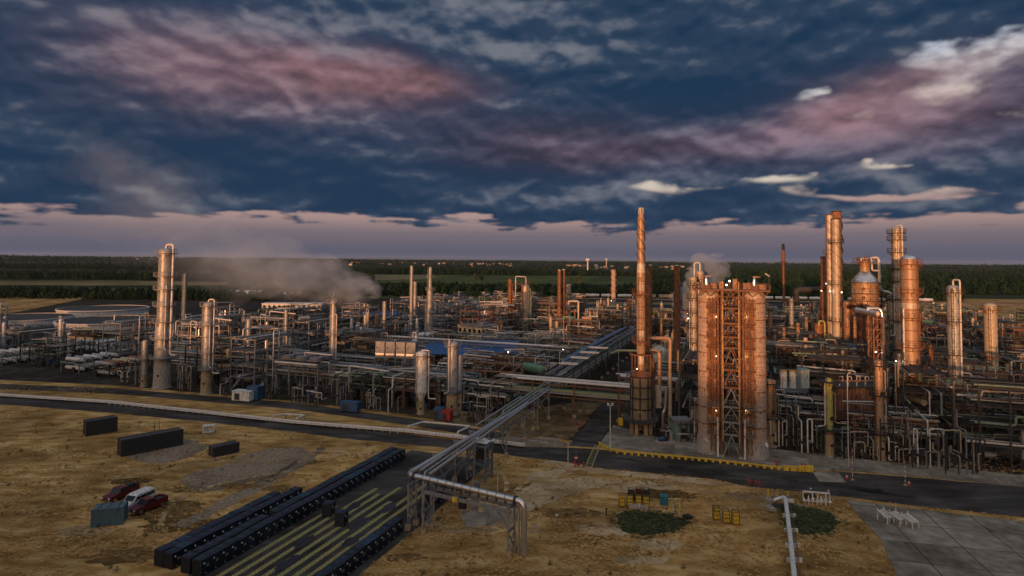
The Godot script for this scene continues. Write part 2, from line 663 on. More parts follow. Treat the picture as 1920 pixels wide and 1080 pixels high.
# ---------------------------------------------------------------- the land
func ground_poly(px: Array) -> PackedVector2Array:
	var o := PackedVector2Array()
	for p in px:
		var q := g(p[0], p[1])
		o.append(Vector2(q.x, q.z))
	return o


# an outline with its edges broken up, so that patches of gravel and grass do not end in straight lines
func ragged(poly: PackedVector2Array, step: float, amp: float) -> PackedVector2Array:
	var o := PackedVector2Array()
	for i in poly.size():
		var a := poly[i]
		var b := poly[(i + 1) % poly.size()]
		var k := maxi(1, int((b - a).length() / step))
		for j in k:
			var p := a.lerp(b, float(j) / k)
			if j > 0:
				p += Vector2(rng.randf_range(-amp, amp), rng.randf_range(-amp, amp))
			o.append(p)
	return o


func soil(key: String, stops: Array, freq: float, tile: float, sd: int, stretch := Vector3.ONE, relief := 4.0, blotch := true) -> StandardMaterial3D:
	var im := noise_image(640 if tile < 60.0 else 320, freq, 6, sd)
	var m := StandardMaterial3D.new()
	m.resource_name = key
	m.albedo_texture = ramp_texture(im, stops)
	m.roughness = 0.95
	m.metallic_specular = 0.2
	m.uv1_triplanar = true
	m.uv1_world_triplanar = true
	m.uv1_scale = Vector3.ONE / tile * stretch
	if relief > 0.0:
		m.heightmap_enabled = true
		m.heightmap_texture = ImageTexture.create_from_image(im)
		m.heightmap_scale = relief
	if blotch:
		m.detail_enabled = true
		m.detail_blend_mode = BaseMaterial3D.BLEND_MODE_MUL
		m.detail_albedo = T.blotch
		m.detail_uv_layer = BaseMaterial3D.DETAIL_UV_2
		m.uv2_triplanar = true
		m.uv2_world_triplanar = true
		m.uv2_scale = Vector3.ONE / (tile * 3.7)
	M[key] = m
	return m


var lawns := []
var thin_grass := []     # polygons where little of it grows
var keep_bare := []       # polygons where no dry grass grows
var ROAD := [[-400, 716], [210, 754], [400, 775], [550, 791], [700, 807], [880, 828], [985, 838], [1075, 840], [1117, 842], [1330, 863], [1467, 882], [1524, 886], [1571, 884], [1709, 895], [2060, 925], [2400, 955],
	[2400, 1020], [2060, 985], [1708, 948], [1585, 932], [1507, 923], [1396, 912], [1330, 898], [1110, 876], [1075, 868], [985, 858], [923, 849], [880, 844], [641, 822], [550, 809.5], [404, 793], [210, 774], [-400, 728]]


func build_ground():
	T.blotch = ramp_texture(noise_image(512, 0.012, 5, 77), [[0.0, Color(0.36, 0.34, 0.32)], [0.35, Color(0.62, 0.60, 0.58)], [0.6, Color(0.92, 0.91, 0.90)], [1.0, Color(1, 1, 1)]])
	soil("dry_grass", [[0.0, Color(0.18, 0.092, 0.028)], [0.4, Color(0.36, 0.205, 0.068)], [0.62, Color(0.46, 0.285, 0.105)], [1.0, Color(0.58, 0.41, 0.20)]], 0.016, 47.0, 31, Vector3(0.6, 1, 1.35), 8.0)
	soil("front_dirt", [[0.0, Color(0.07, 0.045, 0.02)], [0.5, Color(0.15, 0.10, 0.05)], [1.0, Color(0.26, 0.19, 0.11)]], 0.014, 33.0, 45, Vector3.ONE, 5.0)
	soil("yard_dirt", [[0.0, Color(0.020, 0.017, 0.014)], [0.5, Color(0.042, 0.035, 0.027)], [1.0, Color(0.085, 0.07, 0.05)]], 0.012, 38.0, 32, Vector3.ONE, 6.0)  # near-black, the shade between the units is put into this colour
	soil("asphalt", [[0.0, Color(0.034, 0.031, 0.029)], [0.5, Color(0.060, 0.054, 0.049)], [1.0, Color(0.105, 0.095, 0.085)]], 0.010, 30.0, 33, Vector3(0.35, 1, 1.4), 0.6)
	soil("gravel", [[0.0, Color(0.13, 0.095, 0.062)], [0.5, Color(0.23, 0.178, 0.125)], [1.0, Color(0.37, 0.31, 0.24)]], 0.06, 31.0, 34, Vector3.ONE, 1.0)
	soil("sand", [[0.0, Color(0.26, 0.172, 0.085)], [0.5, Color(0.40, 0.285, 0.16)], [1.0, Color(0.52, 0.41, 0.27)]], 0.014, 41.0, 35, Vector3(0.6, 1, 1.4), 6.0)
	soil("lawn", [[0.0, Color(0.012, 0.022, 0.006)], [0.5, Color(0.022, 0.040, 0.011)], [1.0, Color(0.06, 0.075, 0.022)]], 0.02, 24.0, 36, Vector3.ONE, 8.0)
	soil("field_green", [[0.0, Color(0.04, 0.06, 0.017)], [0.5, Color(0.075, 0.105, 0.03)], [1.0, Color(0.12, 0.15, 0.05)]], 0.008, 240.0, 37, Vector3(0.25, 1, 2.0), 0.0)
	soil("field_dark", [[0.0, Color(0.025, 0.045, 0.014)], [0.5, Color(0.048, 0.075, 0.022)], [1.0, Color(0.09, 0.11, 0.04)]], 0.008, 240.0, 43, Vector3(0.25, 1, 2.0), 0.0)
	soil("field_tan", [[0.0, Color(0.13, 0.11, 0.05)], [0.5, Color(0.20, 0.17, 0.08)], [1.0, Color(0.28, 0.24, 0.13)]], 0.008, 240.0, 38, Vector3(0.25, 1, 2.0), 0.0)
	soil("far_country", [[0.0, Color(0.012, 0.020, 0.010)], [0.5, Color(0.026, 0.036, 0.016)], [1.0, Color(0.06, 0.062, 0.03)]], 0.02, 900.0, 39, Vector3(0.5, 1, 2.0), 0.0)
	soil("slab_concrete", [[0.0, Color(0.16, 0.135, 0.105)], [0.5, Color(0.25, 0.22, 0.175)], [1.0, Color(0.35, 0.315, 0.26)]], 0.014, 28.0, 40, Vector3.ONE, 1.0)
	soil("slab_dark", [[0.0, Color(0.13, 0.108, 0.082)], [0.5, Color(0.205, 0.177, 0.14)], [1.0, Color(0.29, 0.255, 0.21)]], 0.018, 23.0, 46, Vector3.ONE, 1.0)
	soil("patch_asphalt", [[0.0, Color(0.020, 0.019, 0.019)], [0.5, Color(0.034, 0.032, 0.031)], [1.0, Color(0.06, 0.056, 0.053)]], 0.02, 19.0, 47, Vector3.ONE, 0.6)
	soil("dark_grass", [[0.0, Color(0.075, 0.045, 0.016)], [0.5, Color(0.145, 0.085, 0.030)], [1.0, Color(0.25, 0.16, 0.065)]], 0.02, 27.0, 48, Vector3(0.6, 1, 1.4), 6.0)
	var b := MB.new()
	var far := PackedVector2Array()
	for i in 48:
		far.append(Vector2(cos(TAU * i / 48), sin(TAU * i / 48)) * 19000.0)
	b.slab(far, -0.6)
	structure("ground", b, M.far_country, "dark wooded farmland running out to the horizon")
	# the brown grass round the plant, in gentle swells
	b = MB.new()
	var near := PackedVector2Array([Vector2(-700, 320), Vector2(700, 320), Vector2(760, -700), Vector2(-760, -700)])
	b.slab(near, 0.0, 0.6)
	structure("dry_meadow", b, M.dry_grass, "brown dried-out grass around the roads and yards")
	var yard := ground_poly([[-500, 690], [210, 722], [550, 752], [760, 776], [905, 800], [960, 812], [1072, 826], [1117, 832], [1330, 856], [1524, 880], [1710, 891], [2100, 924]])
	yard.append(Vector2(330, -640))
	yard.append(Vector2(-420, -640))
	structure("plant_yard", MB.new().slab(yard, 0.006), M.yard_dirt, "trodden dirt and gravel painted near-black for the shade between process units")
	var road := ground_poly(ROAD)
	structure("road", MB.new().slab(ragged(road, 2.5, 0.16), 0.014), M.asphalt, "dark asphalt road running past the plant")
	keep_bare.append(road)
	var road2 := ground_poly([[-500, 700], [210, 728], [550, 755], [780, 786], [905, 806], [960, 815], [1060, 830], [1060, 838], [985, 836], [905, 821], [780, 799], [550, 767], [210, 738], [-500, 708]])
	structure("service_road", MB.new().slab(road2, 0.012), M.asphalt, "grey service road along the front of the left process units")
	var side := ground_poly([[1066, 836], [1100, 795], [1135, 757], [1165, 720], [1182, 693], [1203, 693], [1192, 730], [1168, 765], [1143, 800], [1118, 839]])
	structure("side_road", MB.new().slab(side, 0.016), M.asphalt, "asphalt side road leading under the pipe bridge into the plant")
	var gravel_walk := ground_poly([[905, 826], [960, 816], [1060, 831], [1072, 826], [1066, 838], [985, 838]])
	structure("gravel_verge", MB.new().slab(ragged(gravel_walk, 2.0, 0.25), 0.018), M.gravel, "grey gravel verge beside the road junction")
	# pads and patches on the meadow
	for a in [["gravel_pad", [[338, 900], [352, 889], [430, 868], [560, 862], [545, 878], [520, 893], [440, 912], [400, 921], [372, 921], [350, 914]], "gravel", "pale gravel pad beside the dirt track"],
			["gravel_pad", [[232, 858], [290, 832], [350, 824], [396, 836], [350, 860], [290, 872]], "gravel", "gravel pad under the long black container"],
			["gravel_pad", [[420, 866], [500, 842], [560, 838], [580, 850], [560, 862]], "gravel", "gravel spread between the small black container and the track"],
			["dirt_track", [[318, 985], [360, 968], [430, 928], [500, 893], [560, 862], [600, 838], [612, 838], [590, 862], [530, 898], [470, 928], [395, 968], [350, 990]], "gravel", "narrow grey track running up through the brown grass"],
			["bare_patch", [[985, 897], [1000, 886], [1030, 878], [1060, 879], [1045, 893], [1005, 903]], "sand", "bare sandy patch beside the road"],
			["bare_patch", [[1010, 868], [1040, 861], [1072, 869], [1108, 877], [1200, 886], [1330, 900], [1390, 913], [1300, 907], [1150, 890], [1060, 880]], "sand", "strip of bare sand along the edge of the asphalt"],
			["bare_patch", [[905, 985], [960, 930], [1010, 902], [1120, 893], [1150, 905], [1080, 925], [1000, 955], [950, 990]], "sand", "worn sandy slope in the brown grass"],
			["lawn", [[1140, 968], [1152, 957], [1190, 953], [1240, 959], [1288, 969], [1318, 982], [1285, 1002], [1200, 1012], [1152, 1000]], "lawn", "dark rough lawn in front of the gas bottle racks"],
			["lawn", [[1454, 946], [1472, 939], [1500, 947], [1540, 951], [1572, 963], [1590, 985], [1566, 1008], [1500, 1012], [1464, 992]], "lawn", "dark rough lawn round the white pipe"]]:
		var poly := ground_poly(a[1])
		if a[0] == "lawn":
			keep_bare.append(poly)
			lawns.append(poly)
		else:
			thin_grass.append(poly)
		if a[0] == "lawn":     # the tufts spread past the turf
			var mid := Vector2.ZERO
			for p in poly:
				mid += p / poly.size()
			for k in poly.size():
				poly[k] = mid.lerp(poly[k], 0.8)
		structure(a[0], MB.new().slab(ragged(poly, 0.8, 0.45), 0.008 + 0.002 * (used.get(a[0], 0) % 4)), M[a[2]], a[3])
	var front := ground_poly([[760, 779], [905, 802], [960, 813], [1066, 826], [1090, 800], [1126, 758], [1090, 752], [980, 770], [900, 775], [800, 768]])
	structure("front_dirt", MB.new().slab(ragged(front, 2.0, 0.5), 0.010), M.front_dirt, "brown dirt under the front of the pipe bridge")
	ground_marks()
	build_slabs()
	keep_bare.append(storage_outline())
	grow_grass()
	grow_lawn()
	scatter_stones()


func strip(pts: Array, w: float, y: float) -> MB:
	# a worn strip along points on the ground
	var c := Curve3D.new()
	for k in pts.size():
		var p := g(pts[k][0], pts[k][1])
		var t := (g(pts[mini(k + 1, pts.size() - 1)][0], pts[mini(k + 1, pts.size() - 1)][1]) - g(pts[maxi(k - 1, 0)][0], pts[maxi(k - 1, 0)][1])) * 0.18
		c.add_point(p, -t, t)
	var b := MB.new()
	var n := int(c.get_baked_length() / 0.8) + 1
	var last := []
	for k in n + 1:
		var p := c.sample_baked(c.get_baked_length() * k / n)
		var q := c.sample_baked(minf(c.get_baked_length(), c.get_baked_length() * k / n + 0.3))
		var o := c.sample_baked(maxf(0.0, c.get_baked_length() * k / n - 0.3))
		var s := (q - o).normalized().cross(Vector3.UP) * w * rng.randf_range(0.25, 0.75)
		var now := [p - s + Vector3.UP * y, p + s + Vector3.UP * y]
		if k and rng.randf() < 0.86:
			b.quad(last[0], now[0], now[1], last[1])
		last = now
	return b


func ground_marks():
	# wheel ruts through the brown grass
	for a in [[[[1000, 1000], [960, 950], [985, 905], [1060, 884]], "bare wheel rut curving from the silver pipe to the crossing"], [[[1020, 1000], [980, 955], [1003, 909], [1072, 887]], "second bare wheel rut beside the one curving to the crossing"], [[[960, 925], [1050, 915], [1180, 905], [1380, 922], [1450, 950]], "long faint wheel rut along the meadow below the asphalt"], [[[960, 932], [1050, 921], [1180, 911], [1380, 928], [1440, 952]], "second long faint wheel rut along the meadow"],
			[[[210, 890], [330, 872], [470, 850], [640, 846], [800, 858]], "faint wheel rut across the grass towards the tank boxes"], [[[210, 898], [335, 879], [472, 857], [640, 852], [790, 864]], "second faint wheel rut towards the tank boxes"], [[[300, 985], [330, 940], [420, 905], [560, 880]], "rut leading past the vehicles to the gravel pad"], [[[905, 1010], [930, 950], [950, 910], [935, 880]], "rut between the trestles and the worn slope"]]:
		structure("wheel_rut", strip(a[0], 0.75, 0.0085), M.sand, a[1])
	# darker weedy patches
	var r := RandomNumberGenerator.new()
	r.seed = 61
	for k in 40:
		var p := g(r.randf_range(150, 1600), r.randf_range(852, 1060))
		var inside := false
		for poly in keep_bare:
			inside = inside or Geometry2D.is_point_in_polygon(Vector2(p.x, p.z), poly)
		if inside:
			continue
		var c := PackedVector2Array()
		var s := r.randf_range(1.0, 3.4)
		for j in 26:
			var rr := s * r.randf_range(0.65, 1.2)
			c.append(Vector2(p.x + cos(TAU * j / 26.0) * rr * 1.9, p.z + sin(TAU * j / 26.0) * rr * 0.8))
		structure("weedy_patch", MB.new().slab(c, 0.0045 + 0.0001 * k), M.dark_grass if k % 3 else M.sand, "ragged darker patch of dead weeds in the meadow" if k % 3 else "ragged bare patch worn into the meadow")
	# cracks
	for a in [[[1200, 853], [1230, 866], [1225, 880]], [[1350, 872], [1362, 889], [1400, 897]], [[1560, 899], [1590, 920], [1640, 925]], [[1640, 905], [1660, 930]], [[1000, 842], [1030, 858]], [[760, 812], [790, 826], [850, 833]], [[420, 778], [440, 792]], [[1120, 800], [1098, 826], [1102, 836]], [[1470, 888], [1490, 912]]]:
		structure("road_crack", strip(a, 0.10, 0.0215), M.patch_asphalt, "dark crack wandering through the asphalt")
	# tarred repairs and stains on the asphalt
	for a in [[1180, 862], [1270, 876], [1340, 884], [1480, 900], [1600, 915], [1660, 926], [1040, 853], [930, 842], [700, 815], [480, 790], [1130, 812], [1100, 828]]:
		var p := g(a[0], a[1])
		var w := r.randf_range(0.8, 2.6)
		var l := r.randf_range(1.2, 5.0)
		var c := PackedVector2Array()
		for q in [[-1, -1], [1, -1], [1, 1], [-1, 1]]:
			var o: Vector3 = UX * (q[0] * l) + VX * (q[1] * w * 0.4)
			c.append(Vector2(p.x + o.x, p.z + o.z))
		structure("tar_patch", MB.new().slab(ragged(c, 0.6, 0.06), 0.019), M.patch_asphalt, "darker tarred repair in the asphalt")


func build_slabs():
	# concrete aprons cast in bays, each bay a slab of its own with an open joint round it
	for a in [["concrete_apron", [[1121, 836], [1150, 797], [1180, 806], [1240, 822], [1300, 819], [1420, 838], [1560, 856], [1730, 872], [2000, 900], [2000, 921], [1709, 893], [1571, 882], [1528, 884], [1467, 879], [1330, 859], [1200, 846]], "concrete apron in bays in front of the tall drums", 0.045, 5.2, 0.30],
			["concrete_apron", [[1524, 886], [1572, 886], [1586, 905], [1536, 903]], "concrete strip crossing the edge of the asphalt", 0.03, 4.0, 0.1],
			["concrete_pad", [[1588, 938], [1708, 954], [2000, 988], [2100, 1120], [1700, 1120], [1650, 1010], [1610, 968]], "pale concrete pad beside the road with dark open joints", 0.05, 6.5, 0.22],
			["concrete_pad", [[860, 968], [900, 952], [960, 962], [920, 985], [880, 990]], "small concrete pad under the electrical cabinets", 0.05, 5.0, 0.1]]:
		var poly := ground_poly(a[1])
		keep_bare.append(poly)
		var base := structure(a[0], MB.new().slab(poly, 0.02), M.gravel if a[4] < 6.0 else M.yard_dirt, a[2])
		var lo := poly[0]
		var hi := poly[0]
		for p in poly:
			lo = lo.min(p)
			hi = hi.max(p)
		var c: float = cos(a[5])
		var s: float = sin(a[5])
		var n := int((hi - lo).length() / a[4]) + 2
		for i in range(-n, n):
			for j in range(-n, n):
				var cell := PackedVector2Array()
				for q in [[0.0, 0.0], [1.0, 0.0], [1.0, 1.0], [0.0, 1.0]]:
					var u: float = (i + 0.012 + q[0] * 0.976) * a[4]
					var w: float = (j + 0.012 + q[1] * 0.976) * a[4]
					cell.append(lo + Vector2(u * c - w * s, u * s + w * c))
				for piece in Geometry2D.intersect_polygons(cell, poly):
					part(base, "slab", MB.new().slab(piece, 0.02 + a[3] + rng.randf_range(-0.006, 0.006), a[3]), M.slab_dark if rng.randf() < 0.3 else M.slab_concrete)


func grow_grass():
	# short dead tufts, far too many to count
	var b := MB.new()
	for i in 7:
		var a := TAU * i / 7.0 + rng.randf() * 0.5
		var o := Vector3(cos(a), 0, sin(a)) * 0.10
		var s := Vector3(-sin(a), 0, cos(a)) * 0.05
		b.tri(o - s, o + s, o * 2.6 + Vector3.UP * rng.randf_range(0.16, 0.30))
	var mm := MultiMesh.new()
	mm.transform_format = MultiMesh.TRANSFORM_3D
	mm.use_colors = true
	mm.mesh = b.mesh()
	var tf := []
	var cols := []
	var clump := FastNoiseLite.new()
	clump.seed = 4
	clump.frequency = 0.07
	for k in 90000:
		var z := -rng.randf_range(74.0, 190.0)
		if z < -128.0 and rng.randf() < 0.55:
			continue
		var x := rng.randf_range(-0.88, 0.88) * -z
		var p := Vector2(x, z)
		if clump.get_noise_2d(x * 0.6, z * 1.4) + rng.randf_range(-0.4, 0.4) < -0.05:
			continue
		var bare := false
		for poly in keep_bare:
			if Geometry2D.is_point_in_polygon(p, poly):
				bare = true
				break
		if not bare and rng.randf() < 0.65:
			for poly in thin_grass:
				if Geometry2D.is_point_in_polygon(p, poly):
					bare = true
					break
		if bare:
			continue
		var row := g(960.0 + x / -z * F, 850.0)
		if z < row.z and x > -20.0 or z < -150.0 and x > -120.0:
			continue
		var sc := rng.randf_range(0.6, 1.3)
		tf.append(Transform3D(Basis(Vector3.UP, rng.randf() * TAU).scaled(Vector3(sc, sc * rng.randf_range(0.5, 1.1), sc)), Vector3(x, 0.0, z)))
		var t := clampf(0.5 + clump.get_noise_2d(x * 1.3 + 90.0, z * 2.0) * 1.2 + rng.randf_range(-0.25, 0.25), 0.0, 1.0)
		cols.append(Color(0.22, 0.12, 0.036).lerp(Color(0.50, 0.33, 0.125), t))
	mm.instance_count = tf.size()
	for k in tf.size():
		mm.set_instance_transform(k, tf[k])
		mm.set_instance_color(k, cols[k])
	var m := StandardMaterial3D.new()
	m.resource_name = "straw"
	M.straw = m
	m.vertex_color_use_as_albedo = true
	m.roughness = 0.9
	var o := MultiMeshInstance3D.new()
	o.name = "dry_grass_tufts"
	o.multimesh = mm
	o.material_override = m
	o.set_meta("kind", "stuff")
	tag(o, "short tufts of dead brown grass covering the meadow", "grass")
	add_child(o)


func scatter_stones():
	# stones and dead weeds lying about
	var b := MB.new()
	var v := []
	for q in [Vector3(1, 0, 0.2), Vector3(0.3, 0.1, 1), Vector3(-0.9, 0, 0.4), Vector3(-0.4, 0.05, -0.9), Vector3(0.6, 0, -0.7)]:
		v.append(q)
	for k in 5:
		b.tri(v[(k + 1) % 5], v[k], Vector3(0.1, 0.7, 0))
	for kind in 2:
		var mm := MultiMesh.new()
		mm.transform_format = MultiMesh.TRANSFORM_3D
		mm.use_colors = true
		mm.mesh = b.mesh() if kind == 0 else crown_mesh(77, 16, 9)
		var tf := []
		for k in [1300, 260][kind]:
			var z := -rng.randf_range(74.0, 150.0)
			var p := Vector2(rng.randf_range(-0.86, 0.6) * -z, z)
			var bare := z < g(960.0 + p.x / -z * F, 846.0).z and p.x > -25.0
			for poly in keep_bare:
				bare = bare or Geometry2D.is_point_in_polygon(p, poly)
			if bare:
				continue
			var s: float = rng.randf_range(0.05, 0.2) if kind == 0 else rng.randf_range(0.4, 1.1)
			tf.append(Transform3D(Basis(Vector3.UP, rng.randf() * TAU).scaled(Vector3(s, s * (1.0 if kind == 0 else 0.6), s)), Vector3(p.x, 0.0, z)))
		mm.instance_count = tf.size()
		for k in tf.size():
			mm.set_instance_transform(k, tf[k])
			mm.set_instance_color(k, Color(0.30, 0.27, 0.22) * rng.randf_range(0.5, 1.2) if kind == 0 else Color(0.10, 0.065, 0.024).lerp(Color(0.055, 0.062, 0.022), rng.randf()))
		var o := MultiMeshInstance3D.new()
		o.name = ["loose_stones", "dead_weeds"][kind]
		o.multimesh = mm
		o.material_override = M.straw
		o.set_meta("kind", "stuff")
		tag(o, ["small pale stones lying about the meadow", "low dead weeds dotted over the meadow"][kind], ["stones", "weeds"][kind])
		add_child(o)


func grow_lawn():
	# coarse dark grass that spills over the edges of the lawns
	var b := MB.new()
	for i in 9:
		var a := TAU * i / 9.0 + rng.randf() * 0.6
		var o := Vector3(cos(a), 0, sin(a)) * 0.12
		var s := Vector3(-sin(a), 0, cos(a)) * 0.05
		b.tri(o - s, o + s, o * 2.4 + Vector3.UP * rng.randf_range(0.08, 0.22))
	var spots := []
	for poly in lawns:
		var lo: Vector2 = poly[0]
		var hi: Vector2 = poly[0]
		for p in poly:
			lo = lo.min(p)
			hi = hi.max(p)
		for k in int((hi.x - lo.x) * (hi.y - lo.y) * 16.0):
			var p := Vector2(rng.randf_range(lo.x, hi.x), rng.randf_range(lo.y, hi.y))
			if Geometry2D.is_point_in_polygon(p, poly):
				spots.append(p + Vector2(rng.randfn(), rng.randfn()) * 1.1)
	var mm := MultiMesh.new()
	mm.transform_format = MultiMesh.TRANSFORM_3D
	mm.use_colors = true
	mm.mesh = b.mesh()
	mm.instance_count = spots.size()
	for k in spots.size():
		var sc := rng.randf_range(0.5, 1.5)
		mm.set_instance_transform(k, Transform3D(Basis(Vector3.UP, rng.randf() * TAU).scaled(Vector3(sc, sc * rng.randf_range(0.5, 1.3), sc)), Vector3(spots[k].x, 0.0, spots[k].y)))
		mm.set_instance_color(k, Color(0.016, 0.030, 0.008).lerp(Color(0.085, 0.085, 0.028), pow(rng.randf(), 2.2)) if rng.randf() < 0.95 else Color(0.18, 0.135, 0.05))
	var o := MultiMeshInstance3D.new()
	o.name = "lawn_grass"
	o.multimesh = mm
	o.material_override = M.straw
	o.set_meta("kind", "stuff")
	tag(o, "coarse dark green grass growing on the lawns", "grass")
	add_child(o)


# ---------------------------------------------------------------- trees, farmland, far houses
func crown_mesh(sd: int, clumps: int, leaves: int) -> ArrayMesh:
	var r := RandomNumberGenerator.new()
	r.seed = sd
	var b := MB.new()
	b.cyl(Vector3.ZERO, Vector3(0.1, 0.45, 0), 0.035, 0.02, 5, false)
	for i in clumps:
		var a := r.randf() * TAU
		var h := r.randf()
		var wide := sin(clampf(0.12 + h * 0.95, 0.0, 1.0) * PI) * 0.34 + 0.04
		var rad := wide * sqrt(r.randf_range(0.15, 1.0))
		var c := Vector3(cos(a) * rad, 0.16 + h * 0.72, sin(a) * rad)
		if i < 5:
			b.cyl(Vector3(0, 0.18 + 0.04 * i, 0), c, 0.012, 0.004, 4, false)
		var cs := r.randf_range(0.09, 0.16)
		for k in leaves:
			var d := Vector3(r.randfn(), r.randfn() * 0.8, r.randfn()).normalized()
			var p := c + d * cs * r.randf_range(0.5, 1.1)
			var u := Vector3(r.randfn(), r.randfn(), r.randfn()).normalized()
			var s := d.cross(u).normalized() * r.randf_range(0.03, 0.055)
			var t := s.cross(d + u * 0.6).normalized() * r.randf_range(0.03, 0.055)
			b.quad(p - s - t, p + s - t * 0.6, p + s * 0.8 + t, p - s * 0.7 + t * 0.8)
	return b.mesh()


var crowns := []


func woodland(spots: Array, label: String, tone := 1.0):
	# spots: [position, height, width factor]
	var o: Node3D = null
	for v in crowns.size():
		var mine := []
		for k in spots.size():
			if k % crowns.size() == v:
				mine.append(spots[k])
		if mine.is_empty():
			continue
		var mm := MultiMesh.new()
		mm.transform_format = MultiMesh.TRANSFORM_3D
		mm.use_colors = true
		mm.mesh = crowns[v]
		mm.instance_count = mine.size()
		for k in mine.size():
			var s: float = mine[k][1]
			var w: float = s * mine[k][2]
			mm.set_instance_transform(k, Transform3D(Basis(Vector3.UP, rng.randf() * TAU).scaled_local(Vector3(w, s, w)), mine[k][0]))
			var t := rng.randf()
			mm.set_instance_color(k, Color(0.007, 0.021, 0.010).lerp(Color(0.020, 0.047, 0.019), t * t) * tone)
		var mi := MultiMeshInstance3D.new()
		mi.multimesh = mm
		mi.material_override = M.leaf
		mi.set_meta("kind", "stuff")
		if o == null:
			mi.name = numbered("woodland")
			tag(mi, label, "trees", "")
			add_child(mi)
			o = mi
		else:
			mi.name = "tree_stand"
			o.add_child(mi, true)


func belt(px0: float, px1: float, d0: float, d1: float, count: int, h0: float, h1: float, wf := 0.85) -> Array:
	var o := []
	for k in count:
		var d := d0 + (d1 - d0) * pow(rng.randf(), 1.4)
		var p := gd(rng.randf_range(px0, px1), d, -0.3)
		o.append([p, rng.randf_range(h0, h1), rng.randf_range(0.8, 1.2) * wf])
	return o


func field(called: String, label: String, px: Array, m: Material, y := 0.1):
	structure(called, MB.new().slab(ragged(ground_poly(px), 45.0, 7.0), y), m, label)


